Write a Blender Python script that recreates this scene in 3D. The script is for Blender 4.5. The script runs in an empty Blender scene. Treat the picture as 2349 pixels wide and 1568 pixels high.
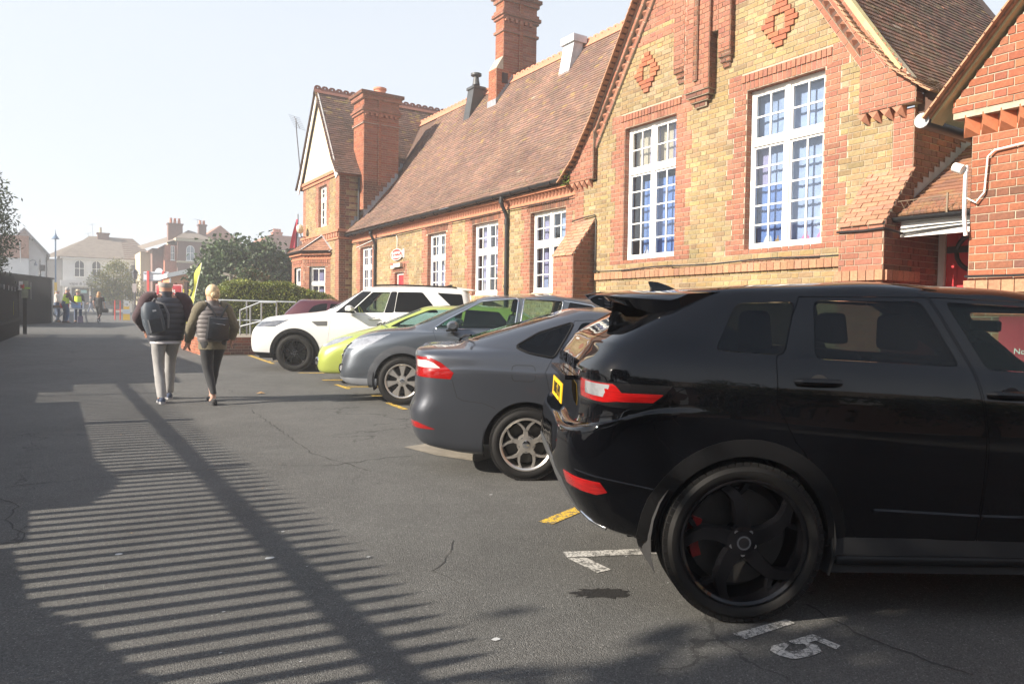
import bpy, bmesh, math, random
import numpy as np
from mathutils import Vector, Matrix
from mathutils.bvhtree import BVHTree
R = math.radians
random.seed(7)
rng = np.random.default_rng(7)
scene = bpy.context.scene
COL = scene.collection

# ------------------------------------------------------------------ camera
SLOPE = 0.0218                      # the drive climbs gently away from the camera
def camera():
    p, r, y = R(1.797), R(0.846), R(32.95)
    fw = Vector((0, math.cos(p), -math.sin(p))); up = Vector((0, math.sin(p), math.cos(p))); rt = Vector((1, 0, 0))
    r2 = math.cos(r) * rt + math.sin(r) * up
    u2 = -math.sin(r) * rt + math.cos(r) * up
    W = Matrix.Rotation(-y, 3, 'Z')
    a, b, c = W @ r2, W @ u2, W @ (-fw)
    cam = bpy.data.cameras.new('camera'); o = bpy.data.objects.new('camera', cam); COL.objects.link(o)
    m = Matrix(((a.x, b.x, c.x, 0), (a.y, b.y, c.y, 0), (a.z, b.z, c.z, 1.49), (0, 0, 0, 1)))
    o.matrix_world = m
    cam.sensor_width = 36; cam.lens = 36 * 1690.66 / 2349; cam.clip_start = 0.05; cam.clip_end = 3000
    scene.camera = o
    return a
CAM_RIGHT = camera()

# ------------------------------------------------------------------ light
SUN_EL, SUN_FROM = 28.0, Vector((-0.992, 0.125, 0)).normalized()
sun_dir = Vector((SUN_FROM.x * math.cos(R(SUN_EL)), SUN_FROM.y * math.cos(R(SUN_EL)), math.sin(R(SUN_EL))))
sl = bpy.data.lights.new('sun', 'SUN'); so = bpy.data.objects.new('sun', sl); COL.objects.link(so)
so.rotation_euler = sun_dir.to_track_quat('Z', 'Y').to_euler()
sl.energy = 5.0; sl.angle = R(0.65); sl.color = (1.0, 0.90, 0.77)
world = bpy.data.worlds.new('World'); scene.world = world; world.use_nodes = True
nt = world.node_tree; nt.nodes.clear()
sky = nt.nodes.new('ShaderNodeTexSky'); sky.sky_type = 'NISHITA'; sky.sun_disc = False
sky.sun_elevation = R(SUN_EL); sky.sun_rotation = math.atan2(SUN_FROM.x, SUN_FROM.y)
sky.air_density = 1.0; sky.dust_density = 2.0; sky.ozone_density = 1.5
bg = nt.nodes.new('ShaderNodeBackground'); bg.inputs[1].default_value = 0.10
mist = nt.nodes.new('ShaderNodeMix'); mist.data_type = 'RGBA'; mist.inputs[0].default_value = 0.84      # thin bright mist veils the blue all round
mist.inputs[7].default_value = (4.15, 4.42, 4.75, 1)
tcw = nt.nodes.new('ShaderNodeTexCoord'); sxyz = nt.nodes.new('ShaderNodeSeparateXYZ'); nt.links.new(tcw.outputs['Generated'], sxyz.inputs[0])
thin = nt.nodes.new('ShaderNodeMapRange'); thin.interpolation_type = 'SMOOTHSTEP'                      # low mist: it thins out towards the zenith
for i_, v_ in ((1, .30), (2, .85), (3, .86), (4, .30)): thin.inputs[i_].default_value = v_
nt.links.new(sxyz.outputs['Z'], thin.inputs[0]); nt.links.new(thin.outputs[0], mist.inputs[0])
wo = nt.nodes.new('ShaderNodeOutputWorld')
nt.links.new(sky.outputs[0], mist.inputs[6]); nt.links.new(mist.outputs[2], bg.inputs[0]); nt.links.new(bg.outputs[0], wo.inputs[0])
scene.view_settings.view_transform = 'Standard'; scene.view_settings.look = 'None'
scene.view_settings.exposure = 1.14; scene.view_settings.gamma = 1
scene.view_settings.use_curve_mapping = False
scene.cycles.max_bounces = 8; scene.cycles.transparent_max_bounces = 16
scene.cycles.volume_bounces = 1

# ------------------------------------------------------------------ materials
MATS = {}
def mat(name, col=(.5, .5, .5), rough=.6, metal=0.0, var=0.0, scale=6.0, bump=0.0, bscale=None, src=None, coat=0.0,
        spec=.5, col2=None, detail=4, sheen=0.0, stretch=None):
    """procedural principled material; src 'attr' takes the piece colour from a colour attribute, 'obj' from the object colour"""
    if name in MATS: return MATS[name]
    m = bpy.data.materials.new(name); m.use_nodes = True; n = m.node_tree.nodes; l = m.node_tree.links
    b = n['Principled BSDF']
    b.inputs['Roughness'].default_value = rough; b.inputs['Metallic'].default_value = metal
    b.inputs['Specular IOR Level'].default_value = spec
    b.inputs['Coat Weight'].default_value = coat; b.inputs['Coat Roughness'].default_value = .02; b.inputs['Coat IOR'].default_value = 1.45
    if sheen: b.inputs['Sheen Weight'].default_value = sheen
    tc = n.new('ShaderNodeTexCoord'); vec = tc.outputs['Object']
    if stretch:
        mp = n.new('ShaderNodeMapping'); mp.inputs['Scale'].default_value = stretch; l.new(vec, mp.inputs[0]); vec = mp.outputs[0]
    base = None
    if src == 'attr':
        a = n.new('ShaderNodeAttribute'); a.attribute_name = 'Col'; base = a.outputs['Color']
    elif src == 'obj':
        a = n.new('ShaderNodeObjectInfo'); base = a.outputs['Color']
    if var or col2:
        nz = n.new('ShaderNodeTexNoise'); nz.inputs['Scale'].default_value = scale; nz.inputs['Detail'].default_value = detail
        nz.inputs['Roughness'].default_value = .65; l.new(vec, nz.inputs['Vector'])
        if col2:
            rp = n.new('ShaderNodeValToRGB'); rp.color_ramp.elements[0].position = .38; rp.color_ramp.elements[1].position = .62
            rp.color_ramp.elements[0].color = (*col, 1); rp.color_ramp.elements[1].color = (*col2, 1)
            l.new(nz.outputs[0], rp.inputs[0]); base = rp.outputs[0]
        if var:
            if src:
                n2 = n.new('ShaderNodeTexNoise'); n2.inputs['Scale'].default_value = .9; n2.inputs['Detail'].default_value = 5; gp = n.new('ShaderNodeNewGeometry'); l.new(gp.outputs['Position'], n2.inputs['Vector'])
                m2 = n.new('ShaderNodeMapRange'); m2.inputs[1].default_value = .3; m2.inputs[2].default_value = .7; m2.inputs[3].default_value = .76; m2.inputs[4].default_value = 1.12; l.new(n2.outputs[0], m2.inputs[0])
                x2 = n.new('ShaderNodeMix'); x2.data_type = 'RGBA'; x2.blend_type = 'MULTIPLY'; x2.inputs[0].default_value = 1; l.new(base, x2.inputs[6]); l.new(m2.outputs[0], x2.inputs[7]); base = x2.outputs[2]
            mr = n.new('ShaderNodeMapRange'); mr.inputs[1].default_value = .25; mr.inputs[2].default_value = .75
            mr.inputs[3].default_value = 1 - var; mr.inputs[4].default_value = 1 + var
            l.new(nz.outputs[0], mr.inputs[0])
            mx = n.new('ShaderNodeMix'); mx.data_type = 'RGBA'; mx.blend_type = 'MULTIPLY'; mx.inputs[0].default_value = 1
            if base: l.new(base, mx.inputs[6])
            else: mx.inputs[6].default_value = (*col, 1)
            l.new(mr.outputs[0], mx.inputs[7]); base = mx.outputs[2]
    if base: l.new(base, b.inputs['Base Color'])
    else: b.inputs['Base Color'].default_value = (*col, 1)
    if bump:
        nb = n.new('ShaderNodeTexNoise'); nb.inputs['Scale'].default_value = bscale or scale * 4; nb.inputs['Detail'].default_value = 3
        l.new(vec, nb.inputs['Vector'])
        bp = n.new('ShaderNodeBump'); bp.inputs['Strength'].default_value = bump; bp.inputs['Distance'].default_value = .01
        l.new(nb.outputs[0], bp.inputs['Height']); l.new(bp.outputs[0], b.inputs['Normal'])
    MATS[name] = m
    return m
def glassmat(name, tint=(.8, .85, .85), refl=.08, rough=.0, wavy=0.0):
    if name in MATS: return MATS[name]
    m = bpy.data.materials.new(name); m.use_nodes = True; n = m.node_tree.nodes; l = m.node_tree.links; n.clear()
    out = n.new('ShaderNodeOutputMaterial'); tr = n.new('ShaderNodeBsdfTransparent'); tr.inputs[0].default_value = (*tint, 1)
    gl = n.new('ShaderNodeBsdfGlossy'); gl.inputs['Roughness'].default_value = rough
    lw = n.new('ShaderNodeLayerWeight'); lw.inputs[0].default_value = .5        # Schlick, the same from both sides of the pane
    fr = n.new('ShaderNodeMath'); fr.operation = 'POWER'; fr.inputs[1].default_value = 5; l.new(lw.outputs['Facing'], fr.inputs[0])
    ad = n.new('ShaderNodeMath'); ad.operation = 'ADD'; ad.use_clamp = True; ad.inputs[1].default_value = refl
    l.new(fr.outputs[0], ad.inputs[0])
    if wavy:
        tc = n.new('ShaderNodeTexCoord'); nz = n.new('ShaderNodeTexNoise'); nz.inputs['Scale'].default_value = 2.2
        l.new(tc.outputs['Object'], nz.inputs['Vector'])
        bp = n.new('ShaderNodeBump'); bp.inputs['Strength'].default_value = wavy; bp.inputs['Distance'].default_value = .05
        l.new(nz.outputs[0], bp.inputs['Height']); l.new(bp.outputs[0], gl.inputs['Normal'])
    mx = n.new('ShaderNodeMixShader'); l.new(ad.outputs[0], mx.inputs[0]); l.new(tr.outputs[0], mx.inputs[1]); l.new(gl.outputs[0], mx.inputs[2])
    l.new(mx.outputs[0], out.inputs[0])
    MATS[name] = m
    return m

# ------------------------------------------------------------------ mesh helpers
def link(o, parent=None):
    COL.objects.link(o)
    if parent is not None: o.parent = parent
    return o
def empty(name, loc=(0, 0, 0), parent=None):
    o = bpy.data.objects.new(name, None); o.location = loc; o.empty_display_size = .1
    return link(o, parent)
def tag(o, label=None, cat=None, group=None, kind=None):
    if label: o['label'] = label
    if cat: o['category'] = cat
    if group: o['group'] = group
    if kind: o['kind'] = kind
    return o
def mesh_obj(name, verts, faces, m=None, parent=None, smooth=False, cols=None, sharp=None):
    me = bpy.data.meshes.new(name); me.from_pydata([tuple(v) for v in verts], [], [tuple(f) for f in faces]); me.update()
    if m:
        for k in (m if isinstance(m, (list, tuple)) else [m]): me.materials.append(k)
    if cols is not None:
        ca = me.color_attributes.new('Col', 'FLOAT_COLOR', 'POINT')
        c = np.ones((len(verts), 4), np.float32); c[:, :3] = cols; ca.data.foreach_set('color', c.ravel())
    if smooth:
        me.shade_smooth()
        if sharp: me.set_sharp_from_angle(angle=R(sharp))
    return link(bpy.data.objects.new(name, me), parent)
class MB:
    """collects simple shapes into one mesh"""
    def __init__(s): s.v = []; s.f = []
    def add(s, vs, fs):
        o = len(s.v); s.v += [tuple(v) for v in vs]; s.f += [tuple(i + o for i in f) for f in fs]; return s
    def box(s, a, b, M=None):
        x0, y0, z0 = a; x1, y1, z1 = b
        v = [Vector(p) for p in ((x0, y0, z0), (x1, y0, z0), (x1, y1, z0), (x0, y1, z0), (x0, y0, z1), (x1, y0, z1), (x1, y1, z1), (x0, y1, z1))]
        if M is not None: v = [M @ p for p in v]
        return s.add(v, [(0, 3, 2, 1), (4, 5, 6, 7), (0, 1, 5, 4), (1, 2, 6, 5), (2, 3, 7, 6), (3, 0, 4, 7)])
    def prism(s, poly, ax, a, b, M=None):
        """poly: 2d points; ax: axis it is pushed along (0 x, 1 y, 2 z) from a to b"""
        n = len(poly); v = []
        for t in (a, b):
            for p, q in poly:
                v.append(Vector({0: (t, p, q), 1: (p, t, q), 2: (p, q, t)}[ax]))
        if M is not None: v = [M @ p for p in v]
        f = [tuple(range(n)), tuple(range(2 * n - 1, n - 1, -1))] + [(i, i + n, (i + 1) % n + n, (i + 1) % n) for i in range(n)]
        return s.add(v, f)
    def tube(s, pts, r, n=8, cap=True, rad=None):
        pts = [Vector(p) for p in pts]; rings = []
        prev = None
        for i, p in enumerate(pts):
            t = (pts[min(i + 1, len(pts) - 1)] - pts[max(i - 1, 0)]).normalized()
            if prev is None: u = t.orthogonal().normalized()
            else:
                u = prev - t * prev.dot(t)
                u = u.normalized() if u.length > 1e-6 else t.orthogonal().normalized()
            prev = u; w = t.cross(u); rr = rad[i] if rad else r
            rings.append([p + (u * math.cos(2 * math.pi * k / n) + w * math.sin(2 * math.pi * k / n)) * rr for k in range(n)])
        v = [q for g in rings for q in g]; f = []
        for i in range(len(rings) - 1):
            for k in range(n): f.append((i * n + k, i * n + (k + 1) % n, (i + 1) * n + (k + 1) % n, (i + 1) * n + k))
        if cap: f += [tuple(range(n - 1, -1, -1)), tuple(range((len(rings) - 1) * n, len(rings) * n))]
        return s.add(v, f)
    def lathe(s, prof, n=32, M=None, axis='y'):
        """prof: (radius, along) pairs; closed when first == last"""
        v = []
        for r, a in prof:
            for k in range(n):
                t = 2 * math.pi * k / n; c, d = r * math.cos(t), r * math.sin(t)
                v.append(Vector((c, a, d)) if axis == 'y' else Vector((c, d, a)))
        if M is not None: v = [M @ p for p in v]
        f = []
        for i in range(len(prof) - 1):
            for k in range(n): f.append((i * n + k, (i + 1) * n + k, (i + 1) * n + (k + 1) % n, i * n + (k + 1) % n))
        return s.add(v, f)
    def loft(s, rings, cap=True, closed=True):
        n = len(rings[0]); v = [p for g in rings for p in g]; f = []
        for i in range(len(rings) - 1):
            for k in range(n if closed else n - 1): f.append((i * n + k, i * n + (k + 1) % n, (i + 1) * n + (k + 1) % n, (i + 1) * n + k))
        if cap: f += [tuple(range(n - 1, -1, -1)), tuple(range((len(rings) - 1) * n, len(rings) * n))]
        return s.add(v, f)
    def obj(s, name, m=None, parent=None, smooth=False, sharp=35):
        return mesh_obj(name, s.v, s.f, m, parent, smooth, None, sharp)
def fixn(o):
    bm = bmesh.new(); bm.from_mesh(o.data); bmesh.ops.recalc_face_normals(bm, faces=bm.faces); bm.to_mesh(o.data); bm.free(); return o
def bevel(o, w, seg=2, ang=40):
    bm = bmesh.new(); bm.from_mesh(o.data); bmesh.ops.recalc_face_normals(bm, faces=bm.faces)
    es = [e for e in bm.edges if len(e.link_faces) == 2 and e.calc_face_angle(0) > R(ang)]
    bmesh.ops.bevel(bm, geom=es, offset=w, segments=seg, affect='EDGES', profile=.5)
    bm.to_mesh(o.data); bm.free(); o.data.shade_smooth(); o.data.set_sharp_from_angle(angle=R(50)); return o
def inst(src, name, parent, loc=None, M=None):
    o = bpy.data.objects.new(name, src.data if isinstance(src, bpy.types.Object) else src)
    if loc is not None: o.location = loc
    if M is not None: o.matrix_local = M
    return link(o, parent)
def copy_tree(o, parent=None):
    c = o.copy(); COL.objects.link(c); c.parent = parent
    for ch in list(o.children): copy_tree(ch, c)
    return c
def text_obj(name, s, size, m, parent, M, extrude=.002, align='CENTER', bold=0.0, spacing=1.0):
    cu = bpy.data.curves.new(name, 'FONT'); cu.body = s; cu.size = size; cu.extrude = extrude; cu.align_x = align; cu.align_y = 'CENTER'
    cu.offset = bold; cu.resolution_u = 3; cu.space_character = spacing
    t = bpy.data.objects.new(name, cu); COL.objects.link(t)
    me = bpy.data.meshes.new_from_object(t); bpy.data.objects.remove(t); bpy.data.curves.remove(cu)
    me.materials.clear(); me.materials.append(m)
    o = bpy.data.objects.new(name, me); link(o, parent); o.matrix_local = M
    return o
def gz(y): return SLOPE * min(max(y, -60), 47) + .0115 * min(max(y - 47, 0), 60)
def facing(loc, ux, uz):
    """matrix for flat things: local x along ux, local y along uz, local z = out of the face"""
    ux = Vector(ux).normalized(); uz = Vector(uz).normalized(); n = ux.cross(uz)
    return Matrix(((ux.x, uz.x, n.x, loc[0]), (ux.y, uz.y, n.y, loc[1]), (ux.z, uz.z, n.z, loc[2]), (0, 0, 0, 1)))
# ------------------------------------------------------------------ ground
def asphalt():
    m = bpy.data.materials.new('asphalt'); m.use_nodes = True; n = m.node_tree.nodes; l = m.node_tree.links; b = n['Principled BSDF']
    tc = n.new('ShaderNodeTexCoord')
    def noise(s, d=3, r=.6):
        q = n.new('ShaderNodeTexNoise'); q.inputs['Scale'].default_value = s; q.inputs['Detail'].default_value = d
        q.inputs['Roughness'].default_value = r; l.new(tc.outputs['Object'], q.inputs['Vector']); return q.outputs[0]
    def rng_(o, a, b_, c, d):
        q = n.new('ShaderNodeMapRange'); q.inputs[1].default_value = a; q.inputs[2].default_value = b_
        q.inputs[3].default_value = c; q.inputs[4].default_value = d; l.new(o, q.inputs[0]); return q.outputs[0]
    def mul(a, b_):
        q = n.new('ShaderNodeMath'); q.operation = 'MULTIPLY'; l.new(a, q.inputs[0]); l.new(b_, q.inputs[1]); return q.outputs[0]
    big = rng_(noise(.45, 5), .3, .7, .84, 1.14); mid = rng_(noise(3.1, 4), .3, .7, .9, 1.1)
    vo = n.new('ShaderNodeTexVoronoi'); vo.inputs['Scale'].default_value = 190; l.new(tc.outputs['Object'], vo.inputs['Vector'])
    stone = n.new('ShaderNodeSeparateColor'); l.new(vo.outputs['Color'], stone.inputs[0])
    st = rng_(stone.outputs[0], 0, 1, .62, 1.3)
    hi = rng_(stone.outputs[1], .93, .97, 1.0, 1.9)
    ck = n.new('ShaderNodeTexVoronoi'); ck.feature = 'DISTANCE_TO_EDGE'; ck.inputs['Scale'].default_value = .33
    dis = n.new('ShaderNodeTexNoise'); dis.inputs['Scale'].default_value = 2.5; dis.inputs['Detail'].default_value = 5; l.new(tc.outputs['Object'], dis.inputs['Vector'])
    mxv = n.new('ShaderNodeMix'); mxv.data_type = 'RGBA'; mxv.blend_type = 'LINEAR_LIGHT'; mxv.inputs[0].default_value = .35
    l.new(tc.outputs['Object'], mxv.inputs[6]); l.new(dis.outputs['Color'], mxv.inputs[7]); l.new(mxv.outputs[2], ck.inputs['Vector'])
    gate = rng_(noise(.35, 2), .5, .6, 0, .006)
    sub = n.new('ShaderNodeMath'); sub.operation = 'LESS_THAN'; l.new(ck.outputs['Distance'], sub.inputs[0]); l.new(gate, sub.inputs[1])
    crack = rng_(sub.outputs[0], 0, 1, 1, .6)
    v = mul(mul(mul(big, mid), mul(st, hi)), crack)
    cr = n.new('ShaderNodeMix'); cr.data_type = 'RGBA'; cr.blend_type = 'MULTIPLY'; cr.inputs[0].default_value = 1
    cr.inputs[6].default_value = (.108, .107, .101, 1); l.new(v, cr.inputs[7]); l.new(cr.outputs[2], b.inputs['Base Color'])
    b.inputs['Roughness'].default_value = .82; b.inputs['Specular IOR Level'].default_value = .35
    bp = n.new('ShaderNodeBump'); bp.inputs['Strength'].default_value = .8; bp.inputs['Distance'].default_value = .006
    ad = n.new('ShaderNodeMath'); ad.operation = 'MULTIPLY_ADD'; ad.inputs[1].default_value = -1.2
    l.new(vo.outputs['Distance'], ad.inputs[0]); l.new(sub.outputs[0], ad.inputs[2])
    iv = n.new('ShaderNodeMath'); iv.operation = 'SUBTRACT'; l.new(ad.outputs[0], iv.inputs[0])
    s2 = n.new('ShaderNodeMath'); s2.operation = 'MULTIPLY'; s2.inputs[1].default_value = 2; l.new(sub.outputs[0], s2.inputs[0]); l.new(s2.outputs[0], iv.inputs[1])
    l.new(iv.outputs[0], bp.inputs['Height']); l.new(bp.outputs[0], b.inputs['Normal'])
    return m
def worn(name, col, sc=22, lo=.47, under=(.10, .099, .093)):
    m = bpy.data.materials.new(name); m.use_nodes = True; n = m.node_tree.nodes; l = m.node_tree.links; b = n['Principled BSDF']
    tc = n.new('ShaderNodeTexCoord'); nz = n.new('ShaderNodeTexNoise'); nz.inputs['Scale'].default_value = sc; nz.inputs['Detail'].default_value = 8
    nz.inputs['Roughness'].default_value = .75; l.new(tc.outputs['Object'], nz.inputs['Vector'])
    rp = n.new('ShaderNodeMapRange'); rp.inputs[1].default_value = lo - .05; rp.inputs[2].default_value = lo + .03; l.new(nz.outputs[0], rp.inputs[0])
    vo = n.new('ShaderNodeTexVoronoi'); vo.feature = 'DISTANCE_TO_EDGE'; vo.inputs['Scale'].default_value = 34
    mxv = n.new('ShaderNodeMix'); mxv.data_type = 'RGBA'; mxv.blend_type = 'LINEAR_LIGHT'; mxv.inputs[0].default_value = .03
    l.new(tc.outputs['Object'], mxv.inputs[6]); l.new(nz.outputs['Color'], mxv.inputs[7]); l.new(mxv.outputs[2], vo.inputs['Vector'])
    r2 = n.new('ShaderNodeMapRange'); r2.inputs[1].default_value = .03; r2.inputs[2].default_value = .07; l.new(vo.outputs[0], r2.inputs[0])
    mu = n.new('ShaderNodeMath'); mu.operation = 'MULTIPLY'; l.new(rp.outputs[0], mu.inputs[0]); l.new(r2.outputs[0], mu.inputs[1])
    mx = n.new('ShaderNodeMix'); mx.data_type = 'RGBA'; l.new(mu.outputs[0], mx.inputs[0]); mx.inputs[6].default_value = (*under, 1); mx.inputs[7].default_value = (*col, 1)
    l.new(mx.outputs[2], b.inputs['Base Color']); b.inputs['Roughness'].default_value = .75
    return m
ASPH = asphalt()
def ground():
    xs = [-230, -60, -8, 0, 4, 8, 14, 60, 230]; ys = [-230, -60, -10, 0, 10, 20, 30, 40, 47, 60, 75, 107, 130, 230]
    v = [(x, y, gz(y)) for y in ys for x in xs]; n = len(xs)
    f = [(j * n + i, j * n + i + 1, (j + 1) * n + i + 1, (j + 1) * n + i) for j in range(len(ys) - 1) for i in range(n - 1)]
    g = mesh_obj('ground', v, f, ASPH); tag(g, kind='structure')
    return g
GROUND = ground()
WHITE_PAINT = worn('worn_white_paint', (.50, .49, .46), lo=.46); YEL_PAINT = worn('worn_yellow_paint', (.72, .46, .03), lo=.47)
def flat(name, poly, m, h=.004, parent=GROUND):
    return mesh_obj(name, [(x, y, gz(y) + h) for x, y in poly], [tuple(range(len(poly)))], m, parent)
d = Vector((.858, -.509))
def strip(a, b, w):
    a = Vector(a); b = Vector(b); t = (b - a).normalized(); q = Vector((-t.y, t.x)) * w / 2
    return [a + q, b + q, b - q, a - q][::-1]
flat('bay_line', strip((2.67, 3.50), (7.0, 1.75), .10), WHITE_PAINT)
flat('bay_line', [(2.647, 3.44), (2.649, 3.17), (2.75, 3.17), (2.75, 3.40)], WHITE_PAINT)
flat('bay_line', [(2.702, 2.256), (2.709, 2.19), (3.06, 2.185), (3.06, 2.235)], WHITE_PAINT)
five = [(2.984, 1.918), (3.035, 1.93), (3.028, 2.066), (2.865, 2.078), (2.862, 2.045), (2.905, 2.02), (2.882, 1.992), (2.83, 1.99), (2.772, 2.012),
        (2.772, 2.03), (2.838, 2.052), (2.835, 2.076), (2.758, 2.084), (2.712, 2.058), (2.708, 2.01), (2.735, 1.955), (2.82, 1.935), (2.906, 1.935), (2.945, 1.985), (2.932, 2.022), (2.98, 2.018)]
flat('bay_number', five, WHITE_PAINT)
flat('bay_line', [(2.917, 4.132), (2.971, 4.037), (3.45, 4.23), (3.40, 4.32)], YEL_PAINT)
for k, q in enumerate([[(4.659, 19.9), (4.56, 17.2), (4.66, 17.2), (4.76, 19.9)], [(4.5, 15.0), (4.55, 14.86), (5.3, 14.55), (5.3, 14.7)],
          [(4.5, 13.5), (4.49, 13.36), (5.2, 13.2), (5.2, 13.35)], [(4.45, 12.65), (4.42, 11.93), (4.51, 11.93), (4.54, 12.65)],
          [(4.47, 11.0), (4.45, 10.86), (5.2, 10.5), (5.2, 10.65)], [(4.33, 10.12), (4.28, 9.38), (4.37, 9.38), (4.42, 10.1)], [(4.5, 12.3), (4.5, 12.2), (5.3, 11.95), (5.3, 12.05)], [(4.66, 17.9), (4.66, 17.8), (5.3, 17.55), (5.3, 17.65)]]):
    flat('bay_line', q, YEL_PAINT, .004 + .0005 * k)
CONC = mat('old_concrete', (.24, .215, .175), .9, var=.3, scale=5, bump=.5, bscale=60)
def blob(cx, cy, rx, ry, n=22, j=.14, rot=0):
    o = []
    for k in range(n):
        t = 2 * math.pi * k / n; r = 1 + random.uniform(-j, j); x, y = rx * r * math.cos(t), ry * r * math.sin(t)
        o.append((cx + x * math.cos(rot) - y * math.sin(rot), cy + x * math.sin(rot) + y * math.cos(rot)))
    return o
tag(flat('concrete_patch', [(3.19, 6.94), (3.3, 6.42), (3.52, 6.0), (3.75, 6.1), (4.5, 5.9), (4.6, 6.8), (4.2, 6.95), (3.55, 7.02)], CONC, .005), kind=None)
DARKSTAIN = mat('oil_stain', (.022, .021, .020), .55, var=.4, scale=14, bump=.5, bscale=80)
flat('oil_stain', blob(2.49, 2.93, .15, .07, n=34, j=.28, rot=-.5), DARKSTAIN, .003)
for (x, y, r) in ((.62, 8.0, .10), (.75, 7.1, .06), (.5, 8.6, .05)): flat('oil_stain', blob(x, y, r, r * .8), mat('tar_stain', (.05, .05, .048), .8, var=.2), .003)
GUM = mat('chewing_gum', (.42, .43, .43), .8)
for (x, y, r) in ((.40, 4.74, .022), (1.13, 4.27, .026), (1.33, 4.72, .012), (1.63, 4.02, .012), (1.72, 2.75, .02), (3.0, 4.9, .014)): flat('gum_spot', blob(x, y, r, r * .75, 12), GUM, .004)
# tarmac joints and cracks that wander across the drive
SEAM = mat('tarmac_joint', (.045, .044, .042), .9, var=.3, scale=20)
for ln, w in (([(2.42, 10.13), (2.34, 8.48), (2.27, 7.02), (2.4, 6.41), (2.48, 5.99)], .012), ([(-.6, 6.8), (-.23, 6.79), (.11, 6.82), (.54, 6.82), (1.06, 6.78), (1.5, 6.7)], .010), ([(1.85, 6.68), (2.24, 6.43), (2.8, 6.54), (3.14, 6.49)], .012),
              ([(-.22, 6.47), (-.11, 6.22), (-.15, 5.82), (-.05, 5.35), (-.11, 5.11)], .010), ([(3.3, 2.3), (3.23, 1.9), (3.26, 1.71), (3.26, 1.4)], .014), ([(-.8, 29.5), (1.2, 29.9), (3.4, 30.2), (5.3, 30.4)], .05), ([(2.21, 4.05), (1.97, 3.75), (1.87, 3.63), (1.91, 3.32)], .006)):
    pts = [Vector(p) for p in ln]; dn = []
    for a, b in zip(pts, pts[1:]):
        n = max(2, int((b - a).length / .07))
        for i in range(n): dn.append(a.lerp(b, i / n) + Vector((random.uniform(-1, 1), random.uniform(-1, 1))) * .022)
    v = []
    for i, p in enumerate(dn):
        t = (dn[min(i + 1, len(dn) - 1)] - dn[max(i - 1, 0)]).normalized(); q = Vector((-t.y, t.x)) * w * random.uniform(.15, .6)
        for e in (p + q, p - q): v.append((e.x, e.y, gz(e.y) + .0028))
    mesh_obj('tarmac_crack', v, [(2 * i, 2 * i + 1, 2 * i + 3, 2 * i + 2) for i in range(len(dn) - 1)], SEAM, GROUND)
for k in range(26):      # grit and bits of leaf
    x, y = random.uniform(.2, 3.2), random.uniform(2.6, 9); flat('grit', blob(x, y, random.uniform(.004, .009), random.uniform(.003, .006), 6), GUM if k % 3 else mat('dry_leaf', (.45, .26, .09), .7), .0045)
# fallen leaf
def leaf_fallen():
    x, y = 2.968, 11.805
    v = [(x - .07, y, gz(y) + .006), (x, y - .05, gz(y) + .02), (x + .08, y + .01, gz(y) + .005), (x + .02, y + .06, gz(y) + .03), (x - .02, y + .01, gz(y) + .015)]
    o = mesh_obj('fallen_leaf', v, [(0, 1, 4), (1, 2, 4), (2, 3, 4), (3, 0, 4)], mat('dry_leaf', (.45, .26, .09), .7))
    tag(o, 'small dry brown leaf lying on the tarmac right of the couple', 'leaf')
leaf_fallen()
# ------------------------------------------------------------------ school
def jitter(c, s=.12, h=.05):
    k = 1 + random.uniform(-s, s); return tuple(max(.01, a * k * (1 + random.uniform(-h, h))) for a in c)
YEL = [(.40, .27, .12), (.35, .25, .13), (.47, .33, .155), (.44, .295, .13), (.38, .255, .125), (.53, .39, .205), (.42, .305, .165), (.29, .20, .11), (.51, .39, .235), (.46, .31, .125), (.49, .355, .175), (.45, .335, .185)]
RED = [(.47, .185, .11), (.50, .205, .125), (.43, .165, .10), (.53, .235, .15), (.41, .175, .115), (.37, .15, .10)]
ORG = [(.46, .15, .075), (.49, .175, .085), (.43, .13, .065), (.50, .20, .105), (.38, .125, .07)]
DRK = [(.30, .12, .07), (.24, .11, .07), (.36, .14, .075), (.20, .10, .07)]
def bcol(t):
    p = {'y': YEL, 'r': RED, 'o': ORG, 'd': DRK}[t]
    c = random.choice(p); mn = [sum(q[i] for q in p) / len(p) for i in range(3)]
    return jitter(tuple((a * .65 + b * .35) * .70 for a, b in zip(c, mn)), .10)
BRICK_ATTR = mat('brick_faces', src='attr', rough=.88, var=.30, scale=38, bump=.35, bscale=90)
BRICK_OBJ = mat('brick_piece', src='obj', rough=.88, var=.30, scale=38, bump=.35, bscale=90)
MORTAR = mat('lime_mortar', (.40, .345, .26), .95, var=.25, scale=7, bump=.3, bscale=120)
TILE_ATTR = mat('roof_tile_faces', src='attr', rough=.85, var=.32, scale=16, bump=.3, bscale=70)
TILE_OBJ = mat('roof_tile_piece', src='obj', rough=.85, var=.32, scale=16, bump=.3, bscale=70)
LEAD = mat('lead', (.24, .26, .29), .55, var=.25, scale=6)
WPAINT = mat('white_gloss_paint', (.80, .79, .75), .35, var=.06, scale=9, bump=.15, bscale=40)
BLACKIRON = mat('black_iron', (.018, .019, .021), .4, var=.2)
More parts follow.
